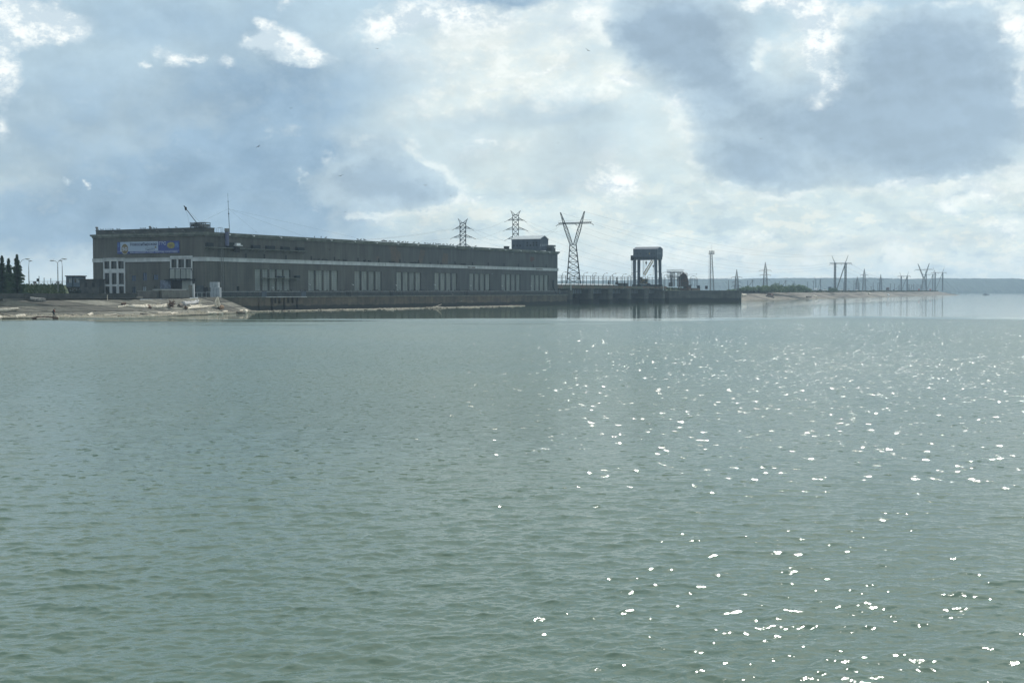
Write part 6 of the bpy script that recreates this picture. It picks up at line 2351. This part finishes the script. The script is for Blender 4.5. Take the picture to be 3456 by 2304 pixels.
# ================================================================== DRIFTWOOD
def log(pts, r, label, name='driftwood_log', mat='wood', group='driftwood stranded on the left slope', forks=(), root=None, n=7, lift=None):
    """pts: photo points lying on the slope (u, v, extra height); r: radius start/end"""
    ws = []
    for p in pts:
        q = drop(p[0], p[1])
        ws.append(q + Vector((0, 0, (p[2] if len(p) > 2 else 0) + r[0] * .75)))
    o = ws[0].copy()
    o.z -= r[0]
    rt = thing(name, label, 'driftwood', tuple(o), 0, group)
    # subdivide with slight wobble
    r = (r[0] * 1.45, r[1] * 1.5)
    fine = []
    for a, b in zip(ws, ws[1:]):
        for k in range(4):
            fine.append(a.lerp(b, k / 4) - o + Vector((random.uniform(-.05, .05), random.uniform(-.05, .05), random.uniform(-.04, .04))))
    fine.append(ws[-1] - o)
    m_ = len(fine)
    rs = [r[0] + (r[1] - r[0]) * i / (m_ - 1) for i in range(m_)]
    MB().tube(fine, rs, n, .10).build('trunk', mat, rt)
    for fk in forks:
        a = drop(fk[0][0], fk[0][1]) + Vector((0, 0, fk[0][2]))
        pts_ = [a - o]
        for q in fk[1:]:
            w = on_y(q[0], q[1], a.y)
            pts_.append(w - o)
        MB().tube(pts_, [r[0] * .5] + [r[0] * .3] * (len(pts_) - 2) + [r[0] * .15] if len(pts_) > 2 else [r[0] * .5, r[0] * .2], 6, .1).build('branch', mat, rt)
    if root:
        (u, v, R_, k_) = root
        c = drop(u, v) - o + Vector((0, 0, R_ * .7))
        mb = MB()
        mb.ball(c, R_ * .45, R_ * .4, R_ * .45, 8, 5, .25)
        for _ in range(k_):
            d = Vector((random.gauss(.35, 1), random.gauss(0, .8), random.gauss(.25, .9))).normalized()
            e = c + d * R_ * random.uniform(.7, 1.35)
            if e.z < -.2:
                e.z = -.1
            mid = c.lerp(e, .5) + Vector((random.uniform(-.15, .15), 0, random.uniform(-.1, .2)))
            mb.tube([c, mid, e], [.13, .08, .03], 5, .2)
        mb.build('root_plate', 'wood_red', rt)
    return rt


log([(101, 1015), (122, 1017.5), (148, 1016.5), (175, 1013), (203, 1011, .35)], (.46, .2), 'dark heavy trunk lying under the parapet at upper left', mat=pmat('grey_trunk', (.26, .25, .23), (.10, .10, .095), .9, 2.0, bump=.4),
    forks=[[(196, 1011, .5), (204, 1003.5)], [(198, 1011, .4), (212, 1008), (226, 1013)]])
log([(-30, 1053), (20, 1049), (62, 1045.5)], (.33, .2), 'long pale log reaching in from the left picture edge', forks=[[(46, 1047, .3), (66, 1041.5)]])
log([(-10, 1057), (20, 1066), (52, 1074.5)], (.17, .1), 'thin brown pole slanting down to the water at far left', mat='wood_dk')
log([(50, 1073.5), (66, 1070), (83, 1067.5)], (.30, .22), 'short pale log at the waterline, far left')
log([(-6, 1076), (3, 1074)], (.3, .3), 'stump end at the left picture edge')
log([(296, 1068), (312, 1061.5)], (.3, .22), 'short thick pale log tilted up near the waterline left of centre slope')
log([(266, 1070.5), (290, 1071), (309, 1070)], (.10, .08), 'thin stick lying on the waterline right of the raft')
log([(396, 1038), (412, 1036), (430, 1035), (452, 1037), (478, 1038), (500, 1038), (524, 1038.5), (548, 1037), (568, 1032.5)], (.16, .42),
    'long pale fallen tree with dark root plate across the slope', forks=[[(420, 1036, .2), (430, 1031.5), (440, 1030)], [(424, 1037, .1), (420, 1040.5)], [(535, 1037, .3), (541, 1029), (536, 1026)], [(545, 1037, .3), (558, 1026.5)], [(500, 1038, .2), (512, 1028), (528, 1029)]],
    root=(578, 1040, 1.35, 34))
log([(424, 1031), (410, 1028)], (.32, .2), 'dark red brown stub above the long fallen tree', mat='wood_red')
log([(446, 1033.5), (470, 1034.5), (486, 1033)], (.22, .16), 'pale branch resting above the middle of the fallen tree', forks=[[(452, 1033, .3), (448, 1030)]])
log([(488, 1031.5), (506, 1032), (530, 1033)], (.2, .12), 'twisted branch with curled limbs above the fallen tree', forks=[[(512, 1032, .2), (520, 1026.5), (528, 1029)], [(505, 1032, .2), (490, 1026.5)], [(528, 1033, .2), (534, 1025), (542, 1023)]])
log([(500, 1036.5), (509, 1042.5)], (.34, .18), 'brown wedge shaped stump under the fallen tree', mat='wood_red')
log([(531, 1057.5), (552, 1057), (577, 1056.5)], (.17, .13), 'straight pale pole lying low on the slope')
log([(577, 1062), (586, 1059), (600, 1058)], (.20, .15), 'short bent pale branch next to the straight pole')
log([(473, 1060), (488, 1062), (498, 1062)], (.15, .1), 'thin dark branch near the water below the fallen tree', mat='wood_dk')
log([(509, 1068), (521, 1067.5)], (.18, .15), 'small pale chunk at the waterline below the fallen tree')
log([(352, 1064.5), (376, 1064), (392, 1061.5)], (.14, .1), 'crooked pale stick on the lower slope', forks=[[(376, 1064, .1), (384, 1060)]])
log([(395, 1069), (420, 1067)], (.12, .1), 'brown plank at the water edge below the slope slabs', mat='wood_red')
log([(618, 1030), (640, 1029), (656, 1027.5), (667, 1024, .3)], (.48, .34), 'thickest white log with sawn end, right part of the slope', mat=pmat('silver_wood', (.52, .50, .48), (.34, .33, .33), .8, 2.2, bump=.3),
    forks=[[(661, 1026, .6), (667, 1011)], [(619, 1031, .1), (620, 1037)], [(662, 1027, .3), (672, 1024)]])
log([(612, 1034), (604, 1036)], (.42, .3), 'dark lump standing in for the shadow left of the thickest log', mat='wood_dk')  # dark piece laid in place of the shadow the thickest log casts
log([(674, 1034), (673.5, 1034.2)], (.3, .25), 'forked limb sticking upright behind the thickest log', forks=[[(674, 1034, .2), (674, 1025), (676.5, 1015), (682, 1008)], [(674, 1034, .4), (673.5, 1017)]])
log([(640, 1036.5), (655, 1036), (678, 1034)], (.26, .2), 'short pale log below the thickest log', mat='wood', forks=[[(646, 1036, .2), (649, 1029)]])
log([(630, 1044), (650, 1042), (675, 1040), (700, 1036.5), (724, 1034)], (.28, .13), 'long slim pale trunk with brown root end', root=(627, 1045, .75, 12))
pr_ = drop(737, 1043)
log([(738, 1042), (742, 1043)], (.5, .4), 'upright pair of pale prongs joined at the tip beside the slope edge', mat='wood_dk',
    forks=[])
o = bpy.data.objects[[k for k in bpy.data.objects.keys() if k.startswith('driftwood_log')][-1]]
o = [x for x in bpy.data.objects if x.type == 'EMPTY' and x.get('label', '').startswith('upright pair')][0]
oo = Vector(o.location)
def P3(u, v):
    return on_y(u, v, pr_.y) - oo
MB().tube([P3(733, 1037), P3(728, 1028), P3(729, 1018), P3(733, 1008), P3(735, 1002)], [.36, .42, .38, .3, .16], 7, .08).build('prong', 'wood', o)
MB().tube([P3(739, 1035), P3(740, 1027), P3(737.5, 1016), P3(735.3, 1002)], [.36, .36, .24, .14], 7, .08).build('prong', 'wood', o)
MB().ball(P3(748, 1038) + Vector((0, 0, .1)), .7, .5, .6, 8, 5, .1).build('root_ball', pmat('fresh_wood', (.45, .28, .17), (.3, .18, .11), .8, 2.0), o)
log([(679, 1057.5), (700, 1058)], (.12, .14), 'thin dark end of a pole at the waterline', mat='wood_dk')
log([(698, 1058.5), (716, 1060), (735, 1060.5), (751, 1060.5)], (.3, .22), 'thick pale log lying at the waterline below the upright prongs', forks=[[(712, 1059, .2), (722, 1055), (733, 1057)]])
log([(752, 1053.5), (767, 1051.5)], (.16, .14), 'short pale stick on the slope right of the upright prongs')
log([(797, 1055), (812, 1057), (826, 1056.5)], (.18, .2), 'low dark branch with white chunk near the slope tip', mat='wood_dk')
log([(826, 1055.5), (832, 1052)], (.34, .3), 'white chunk of wood at the tip of the slope')
log([(808, 1050.5), (819, 1048)], (.14, .12), 'small pale stick above the slope tip')
# driftwood on the far bank
for pts, r_, lb, mt_ in (([(2500, 1000), (2508, 999), (2517, 998.5)], (.9, .5), 'white branchy driftwood right beside the guide wall on the far bank', 'wood'),
                         ([(2586, 1001), (2598, 1003), (2612, 1006)], (.5, .35), 'dark log slanting on the far bank left of the man-high stump', 'wood_dk'),
                         ([(2596, 1000), (2606, 1000)], (1.1, .7), 'dark brown stump heap on the far bank', 'wood_red'),
                         ([(2723, 1004), (2730, 1004), (2738, 1003)], (.5, .3), 'small dark forked driftwood near the water mid far bank', 'wood_dk'),
                         ([(2746, 1000), (2757, 1004)], (.5, .4), 'pale stick slanting to the water mid far bank', 'wood'),
                         ([(2931, 994), (2938, 994)], (.8, .6), 'white chunk high on the far bank below the needle pylon', 'wood'),
                         ([(2996, 997.5), (2999, 997.5)], (.8, .8), 'small white chunk on the far bank below the box truck', 'lampglass')):
    log(pts, r_, lb, mat=mt_, group='driftwood on the far bank',
        forks=([[(pts[0][0] + 3, pts[0][1], .3), (pts[0][0] + 8, pts[0][1] - 6)]] if 'branchy' in lb or 'forked' in lb else ()))

# raft of logs with poles, and the man on it
ra, rb = drop(110, 1072), drop(212, 1072)
rp_ = on_y(110, 1073, 289)
re_ = on_y(212, 1073, 292)
rt = thing('log_raft', 'long flat raft of lashed logs at the waterline with a person on it', 'raft', (rp_.x, 289.5, 0))
L_ = re_.x - rp_.x
for k, (x0, x1, y, z, rr_) in enumerate(((0, 1.0, -.5, .22, .24), (.02, 1.0, .05, .3, .24), (.0, .97, .6, .32, .24), (.2, .8, -1.0, .1, .16))):
    MB().tube([(L_ * x0, y, z), (L_ * (x0 + x1) / 2, y + .1, z + .08), (L_ * x1, y, z)], [rr_, rr_ * .95, rr_ * .8], 8, .06).build('log', 'wood_red' if k in (0,) else 'wood', rt)
mb = MB()
for f in (.18, .42, .56, .82):
    mb.bar((L_ * f, -.8, .58), (L_ * f, .9, .66), .16)
mb.build('cross_tie', 'wood_dk', rt)
mb = MB()
mb.box(.2, L_ * .95, -.3, .7, .60, .68)
mb.build('deck_board', 'wood', rt)

def skinned(name, joints, edges, radii, mat, parent, root_i=0, sub=2):
    me = bpy.data.meshes.new(name)
    me.from_pydata([tuple(j) for j in joints], edges, [])
    o = bpy.data.objects.new(name, me)
    col.objects.link(o)
    o.parent = parent
    me.materials.append(M[mat])
    s = o.modifiers.new('skin', 'SKIN')
    for i, v in enumerate(me.skin_vertices[0].data if me.skin_vertices else []):
        v.radius = (radii[i], radii[i])
    if not me.skin_vertices:
        bm = bmesh.new()
        bm.from_mesh(me)
        ly = bm.verts.layers.skin.verify()
        for i, v in enumerate(bm.verts):
            v[ly].radius = (radii[i], radii[i])
            v[ly].use_root = (i == root_i)
        bm.to_mesh(me)
        bm.free()
    sb = o.modifiers.new('sub', 'SUBSURF')
    sb.levels = sb.render_levels = sub
    return o
pp = Vector((on_y(180, 1066, 289.6).x, 289.6, .68))
man = thing('person', 'person in dark coat with red sleeve bending forward on the log raft', 'person', tuple(pp), R(10))
# joints (facing right, +x); bent forward at the hip
J = [(0, 0, .86), (-.02, 0, 1.0), (.10, 0, 1.22), (.20, 0, 1.36), (.28, 0, 1.43), (.36, 0, 1.53),
     (0, -.10, .84), (.06, -.12, .45), (-.02, -.13, .08), (.12, -.14, .03),
     (0, .10, .84), (.20, .12, .47), (.28, .13, .08), (.42, .14, .03),
     (.17, -.19, 1.33), (.28, -.23, 1.06), (.40, -.18, .86), (.43, -.17, .78),
     (.17, .19, 1.33), (.26, .23, 1.05), (.42, .17, .90), (.45, .16, .82)]
Eg = [(0, 1), (1, 2), (2, 3), (3, 4), (4, 5), (0, 6), (6, 7), (7, 8), (8, 9), (0, 10), (10, 11), (11, 12), (12, 13), (3, 14), (14, 15), (15, 16), (16, 17), (3, 18), (18, 19), (19, 20), (20, 21)]
Rr = [.15, .15, .17, .15, .065, .105, .10, .075, .055, .05, .10, .075, .055, .05, .075, .055, .042, .035, .075, .055, .042, .035]
skinned('body', J, Eg, Rr, 'skin', man)
Jt = [(0, 0, .86), (-.02, 0, 1.0), (.10, 0, 1.22), (.19, 0, 1.35), (.16, -.19, 1.33), (.28, -.23, 1.06), (.38, -.19, .90), (.16, .19, 1.33), (.26, .23, 1.05), (.40, .18, .92)]
skinned('coat', Jt, [(0, 1), (1, 2), (2, 3), (3, 4), (4, 5), (5, 6), (3, 7), (7, 8), (8, 9)], [.19, .19, .20, .17, .10, .08, .062, .10, .08, .062], 'cloth_dk', man)
Jp = [(0, 0, .88), (0, -.10, .82), (.06, -.12, .45), (-.02, -.13, .10), (0, .10, .82), (.20, .12, .47), (.28, .13, .10)]
skinned('trousers', Jp, [(0, 1), (1, 2), (2, 3), (0, 4), (4, 5), (5, 6)], [.175, .125, .10, .08, .125, .10, .08], 'cloth_dk', man)
MB().box(.16, .31, -.30, -.14, 1.0, 1.34).build('red_bib', 'cloth_red', man) if False else skinned('red_sleeve', [(.17, -.20, 1.33), (.28, -.24, 1.07), (.38, -.20, .91)], [(0, 1), (1, 2)], [.115, .095, .075], 'cloth_red', man)
mb = MB()
mb.ball((.36, 0, 1.58), .115, .10, .09, 8, 5)
mb.build('cap', 'cloth_dk', man)
mb = MB()
mb.ball((.465, 0, 1.53), .03, .02, .025, 6, 4)
mb.build('nose', 'skin', man)
mb = MB()
for y in (-.04, .04):
    mb.ball((.455, y, 1.56), .012, .014, .012, 6, 4)
mb.build('eyes', 'dark', man)
mb = MB()
for x, y in ((-.02, -.13), (.28, .13)):
    mb.ball((x + .06, y, .05), .16, .06, .06, 8, 4)
mb.build('boots', 'rubber', man)
# fingers round nothing, loosely curled
for y, x, z in ((-.17, .43, .78), (.16, .45, .82)):
    mb = MB()
    for k in range(4):
        yy = y + (k - 1.5) * .018
        ln = (.07, .08, .075, .06)[k]
        mb.tube([(x, yy, z), (x + .02, yy, z - ln * .6), (x + .012, yy, z - ln)], [.010, .009, .007], 5)
    mb.tube([(x - .02, y - .03 if y < 0 else y + .03, z + .01), (x + .01, y - .045 if y < 0 else y + .045, z - .035)], [.011, .008], 5)
    mb.build('hand', 'skin', man)

# small litter along the waterline of the left slope: uncountable
def litter():
    rg = random.Random(21)
    mb = MB()
    for i in range(2600):
        f = rg.random()
        u = -60 + 960 * f
        base = 1074 - max(0, u - 440) * .0525 if u < 760 else 1060.5 - (u - 739) * .065
        v = base - abs(rg.gauss(0, 1)) * (5.0 if u < 740 else 2.0)
        p = drop(u, v)
        L_ = rg.uniform(.08, .75)
        a = rg.gauss(0, .5)
        d = Vector((math.cos(a), math.sin(a), rg.uniform(-.1, .1))) * L_
        mb.bar(p + Vector((0, 0, .1)) - d, p + Vector((0, 0, .12)) + d, rg.uniform(.05, .16))
    return tag(mb.build('wood_litter', 'wood'), 'scattered chips and sticks washed up along the left waterline', None, None, 'stuff')
litter()

# floating driftwood carpet along the quay: uncountable bits
def carpet():
    rg = random.Random(22)
    mats = [('wood', 5200, 'floating_wood', 'pale carpet of floating driftwood along the quay wall'), ('wood_dk', 1500, 'floating_wood', 'darker wet bits in the floating driftwood carpet')]
    for mat, n, nm, lb in mats:
        mb = MB()
        for i in range(int(n * 1.5)):
            t = 10 + 172 * rg.random() ** .92
            w = 1.2 + 9.5 * min(1, max(0, (t - 12) / 60)) * min(1, max(.0, (184 - t) / 26)) * (1 + .3 * math.sin(t * .11) + .25 * math.sin(t * .37))
            y = -3.3 - w * rg.random() ** .8
            p = ax(t, y, .04)
            L_ = rg.uniform(.15, 1.3) * (1 if rg.random() < .85 else 2.4)
            a = rg.uniform(0, math.pi)
            d = Vector((math.cos(a), math.sin(a), rg.uniform(-.08, .16))) * L_ / 2
            mb.bar(p - d, p + d, rg.uniform(.06, .24), rg.uniform(.08, .32))
        tag(mb.build(nm, mat), lb, None, None, 'stuff')
carpet()
t, _ = on_face(1140 + 1225 * K, 1040, -6)
p = ax(t, -7, 0)
q = thing('floating_branch', 'pale branch sticking up out of the floating driftwood', 'driftwood', tuple(p))
MB().tube([(-1.8, 0, .1), (-.6, 0, .4), (1.5, .5, 1.3)], [.22, .16, .06], 7, .1).build('limb', 'wood', q)
MB().tube([(-1.5, 0, .3), (2.2, 0, .25)], [.2, .12], 7, .1).build('trunk', 'wood', q)

# ================================================================== CARS on the far crest road
def car_proto(kind, mat, label, loc, rz):
    root = thing('parked_car' if False else ('truck' if kind == 'truck' else 'van' if kind == 'van' else 'car'), label, 'truck' if kind == 'truck' else 'van' if kind == 'van' else 'car', loc, rz, 'vehicles on the far bank road')
    if kind == 'car':
        prof = [(-2.1, .35), (2.15, .35), (2.15, .75), (1.2, .92), (-2.05, .95), (-2.1, .6)]
        top = [(-1.7, .95), (1.15, .92), (.45, 1.42), (-1.0, 1.45)]
        Wd = .85
    elif kind == 'van':
        prof = [(-2.6, .4), (2.6, .4), (2.6, 1.1), (2.1, 1.3), (-2.6, 1.3)]
        top = [(-2.6, 1.3), (2.1, 1.3), (1.6, 2.3), (-2.5, 2.35)]
        Wd = 1.0
    else:
        prof = [(-3.6, .6), (3.4, .6), (3.4, 1.1), (-3.6, 1.1)]
        top = [(1.5, 1.1), (3.4, 1.1), (3.3, 2.9), (1.6, 3.0)]
        Wd = 1.25

    def ext(poly, w, shrink=1.0):
        mb = MB()
        n = len(poly)
        for s in (-1, 1):
            for x, z in poly:
                mb.v.append((x, s * w * (shrink if z > 1.2 and kind == 'car' else 1), z))
        mb.f.append(tuple(range(n)))
        mb.f.append(tuple(reversed(range(n, 2 * n))))
        for i in range(n):
            j = (i + 1) % n
            mb.f.append((i, n + i, n + j, j))
        return mb
    ext(prof, Wd).build('body', mat, root)
    ext(top, Wd * .93, .85).build('cabin', 'glass' if kind == 'car' else mat, root)
    if kind == 'truck':
        MB().box(-3.6, 1.3, -1.25, 1.25, 1.15, 3.5).build('cargo_box', mat, root)
        MB().box(3.41, 3.44, -1.0, 1.0, 1.9, 2.7).build('windscreen', 'glass', root)
    elif kind == 'van':
        MB().box(-.5, 1.7, -1.02, -.99, 1.5, 2.1).build('window', 'glass', root)
    else:
        MB().box(-1.0, .45, -.62, .62, 1.452, 1.48).build('roof', mat, root)
    for x in ((-1.3, 1.35) if kind != 'truck' else (-2.4, 2.4)):
        for s in (-1, 1):
            r_ = .32 if kind != 'truck' else .5
            MB().tube([(x, s * (Wd - .12), r_), (x, s * (Wd + .06), r_)], r_, 10).build('wheel', 'rubber', root)
    for s in (-.6, .6):
        MB().box(2.15 if kind == 'car' else (2.6 if kind == 'van' else 3.4), (2.19 if kind == 'car' else 2.64 if kind == 'van' else 3.45), s - .15, s + .15, .62, .8).build('headlight', 'lampglass', root)
    return root


def crest_at(u, inn):
    """point on the crest road seen at photo column u"""
    best = None
    for a, b in zip(cr, cr[1:]):
        w = inward(a, b, inn, 0)
        a_, b_ = a + w, b + w
        k = (u - 1728) / FPX
        # x = k*y
        den = (b_.x - a_.x) - k * (b_.y - a_.y)
        if abs(den) < 1e-6:
            continue
        f = (k * a_.y - a_.x) / den
        if -.02 <= f <= 1.05:
            p = a_.lerp(b_, f)
            p.z = a.z + (b.z - a.z) * f + 1.27
            return p, math.atan2(b.y - a.y, b.x - a.x)
    return cr[-1] + Vector((0, 0, 1.27)), 1.1
cars = [(2531, 'car', 'carwhite', 'first white car on the far road, left edge of the bushes'), (2549, 'car', 'carwhite', 'second white car close behind the first on the far road'),
        (2592, 'car', 'carwhite', 'white car right of the tall needle pylon foot'), (2634, 'car', 'carwhite', 'white car in front of the middle bushes'),
        (2670, 'car', 'carwhite', 'small white car before the round bush'), (2752, 'van', 'carwhite', 'white van right of the bushes'), (2768, 'car', 'cardark', 'dark car following the white van'),
        (2783, 'car', 'carwhite', 'small pale car between van and blue truck'), (2802, 'truck', 'carblue', 'dark blue truck left of the biggest portal pylon'), (2839, 'car', 'carwhite', 'pale car between the biggest portal pylon legs'),
        (2864, 'car', 'carwhite', 'pale car just right of the biggest portal pylon'), (2891, 'car', 'lampglass', 'bright car under the small distant needle pylon'), (2933, 'car', 'carwhite', 'pale car right of the needle pylon with struts'),
        (2947, 'car', 'cardark', 'dark car on the far road left of the box truck'), (2976, 'car', 'carwhite', 'bright car at the foot of the thin needle pylon'), (2995, 'truck', pmat('brown_truck', (.12, .055, .045), (.10, .05, .04), .6, .5), 'brown box truck on the far road'),
        (3016, 'car', 'cardark', 'dark car right of the brown box truck'), (3023, 'car', 'carwhite', 'white car right of the brown box truck'), (3078, 'car', 'carwhite', 'white car left of the pale V pylon'),
        (3101, 'van', 'carred', 'red van left of the pale V pylon'), (3120, 'car', 'lampglass', 'bright white car under the pale V pylon'), (3139, 'van', 'carred', 'red brown van right of the pale V pylon')]
for i, (u, kd, mt_, lb) in enumerate(cars):
    p, rz = crest_at(u, 7.5 if i % 2 else 12)
    car_proto(kd, mt_, lb, tuple(p), rz + (math.pi if i % 2 else 0))

# ================================================================== BOAT far right
P = on_z(3327, 993.5, 0)
P = Vector((P.x * .9, P.y * .9, 0))
bo = thing('boat', 'tiny dark low boat on the water at far right', 'boat', tuple(P))
mb = MB()
mb.prism([(-4.5, -.9), (3.2, -1.1), (5.2, 0), (3.2, 1.1), (-4.5, .9)], -.3, 1.0)
mb.build('hull', 'cardark', bo)
MB().box(-2.2, 1.0, -.7, .7, 1.003, 1.7).build('cabin', 'cardark', bo)

# ================================================================== BIRDS
def bird_mesh():
    mb = MB()
    mb.ball((0, 0, .22), .24, .11, .13, 8, 5)
    mb.ball((.22, 0, .38), .08, .07, .08, 6, 4)
    mb.tube([(.27, 0, .38), (.38, 0, .36)], [.03, .008], 5)
    mb.tube([(-.18, 0, .2), (-.45, 0, .12)], [.08, .03], 5)
    mb.tube([(.02, .04, .14), (.03, .04, 0)], .015, 4)
    mb.tube([(.02, -.04, .14), (.03, -.04, 0)], .015, 4)
    return mb
bproto = bird_mesh().build('bird', 'bird')
first_used = [False]
def perch(p, rz, label, group, s=1.0):
    if not first_used[0]:
        b = bproto
        first_used[0] = True
    else:
        b = bproto.copy()
        col.objects.link(b)
    b.location = p
    b.rotation_euler = (0, 0, rz)
    b.scale = (s, s, s)
    tag(b, label, 'bird', group)
rg = random.Random(77)
for u in [700 + x * K for x in (1347, 1430, 1490)] + [1140 + x * K for x in (250, 288, 332, 560, 580, 597, 612, 650, 665, 682, 700, 757, 770, 815, 850, 876, 958, 1018, 1097, 1133, 1162, 1200, 1230, 1245, 1272, 1290, 1320, 1335, 1375, 1415, 1450, 1735)]:
    t = on_face(u, 830, -.6)[0]
    perch(tuple(ax(t, -.7, 22.87)), rg.uniform(0, 6.28), 'dark bird perched on the long roof edge of the hall', 'birds along the long roof edge', rg.uniform(1.1, 1.5))
for u in [700 + x * K for x in (1350, 1385, 1405, 1450, 1485, 1500, 1625, 1655, 1717, 1745)] + [1140 + x * K for x in (10, 72, 100, 335, 350, 392, 415, 658, 680, 695, 712, 845, 920, 940, 960, 985, 1005, 1165, 1300, 1310, 1555, 1570, 1585, 1605)]:
    t = on_face(u, 880, -.3)[0]
    perch(tuple(ax(t, -.25, ZB1)), rg.uniform(0, 6.28), 'dark bird sitting on the white stripe ledge of the hall', 'birds on the white stripe ledge', rg.uniform(1.3, 1.7))
k = on_face(700 + 810 * K, 984, -3)[0]
while k < 170:
    perch(tuple(ax(k, -3.15, 5.92)), rg.uniform(0, 6.28), 'dark bird on the quay handrail below the hall windows', 'birds on the quay handrail', rg.uniform(1.0, 1.4))
    k += rg.choice((.9, 1.1, 1.5, 2.6, 4.0)) * 1.15
for x in (200, 232, 260, 295, 322, 350, 380, 440, 468, 735, 765, 790, 870, 900, 930, 1090, 1180):
    yy = on_end(280 + x * K, 775, .9)[0]
    perch(tuple(ax(.7, yy, 24.2)), rg.uniform(0, 6.28), 'small dark bird on the raised left end roof of the hall', 'birds on the left end roof', 1.0)

def flying(u, v, Y, span, roll, label, mat='bird', sweep=.25):
    P = on_y(u, v, Y)
    root = thing('flying_bird', label, 'bird', tuple(P), 0, 'birds in flight')
    root.rotation_euler = (R(-8), R(roll), R(rg.uniform(-25, 25)))
    s = span / 2
    MB().tube([(0, -.5 * s, 0), (0, -.2 * s, .02 * s), (0, .2 * s, 0), (0, .55 * s, 0)], [.02 * s, .11 * s, .09 * s, .02 * s], 7).build('body', mat, root)
    mb = MB()
    for d in (-1, 1):
        for z in (0, .03 * s):
            mb.quad((0, .16 * s, z), (d * .5 * s, .05 * s + .06 * s, .16 * s + z), (d * .5 * s, -.16 * s, .16 * s + z), (0, -.14 * s, z))
            mb.quad((d * .5 * s, .11 * s, .16 * s + z), (d * s, -.14 * s, .08 * s + z), (d * .93 * s, -.2 * s, .08 * s + z), (d * .5 * s, -.16 * s, .16 * s + z))
    mb.build('wings', mat, root)
for (u, v, Y, sp_, ro, lb, mt_) in ((872, 495, 170, .7, -28, 'dark bird gliding in the sky above the left part of the hall', 'bird'), (982, 366, 200, .6, 0, 'small dark bird high above the hall left of centre', 'bird'),
                               (1150, 594, 190, .85, -15, 'dark bird flying above the middle of the hall', 'bird'), (1273, 165, 180, .55, 5, 'bird near the top of the sky left of centre', 'bird'),
                               (1436, 626, 210, .75, -5, 'thin winged bird above the left lattice pylon', 'bird'), (1521, 661, 200, .4, 0, 'tiny bird just above the left lattice pylon', 'bird'),
                               (1166, 716, 220, .45, 0, 'tiny bird low in the sky over the hall roof', 'bird'), (1984, 171, 150, .75, 32, 'tilted bird in the bright top middle of the sky', 'bird'),
                               (1883, 484, 200, .4, 0, 'tiny bird in the middle of the sky', 'bird'), (2568, 469, 170, .5, 0, 'pale bird against the big dark cloud', 'gull'),
                               (1528, 993, 330, 1.2, 20, 'pale gull flying low before the quay wall', 'gull'), (1557, 1016, 330, 1.0, 0, 'pale gull skimming the wall near the floating wood', 'gull'),
                               (1112, 842, 330, 1.2, 0, 'dark bird against the upper hall wall', 'bird'), (1730, 857, 330, 1.0, 0, 'pale gull before the upper hall wall at right', 'gull'),
                               (1662, 924, 330, 1.0, -20, 'brownish gull before the far window panels', 'gull'), (1802, 956, 330, .8, 0, 'pale gull before the last window panels', 'gull'),
                               (1594, 1017, 330, .9, 0, 'gull low over the water near the quay', 'gull')):
    flying(u, v, Y, sp_, ro, lb, mt_)

# ================================================================== HAZE
hz = MB().box(-3000, 5200, -60, 4500, -5, 85)
hm = bpy.data.materials.new('haze')
hm.use_nodes = True
t = hm.node_tree
for n in list(t.nodes):
    t.nodes.remove(n)
N = mk(t)
pv = N('ShaderNodeVolumePrincipled', ins={'Color': (0.58, 0.78, 1.0, 1), 'Density': 0.00014, 'Anisotropy': 0.2})
out = N('ShaderNodeOutputMaterial')
t.links.new(pv.outputs[0], out.inputs['Volume'])
me = bpy.data.meshes.new('haze')
me.from_pydata(hz.v, [], hz.f)
me.materials.append(hm)
ho = bpy.data.objects.new('haze', me)
col.objects.link(ho)
tag(ho, 'thin pale air haze', None, None, 'stuff')
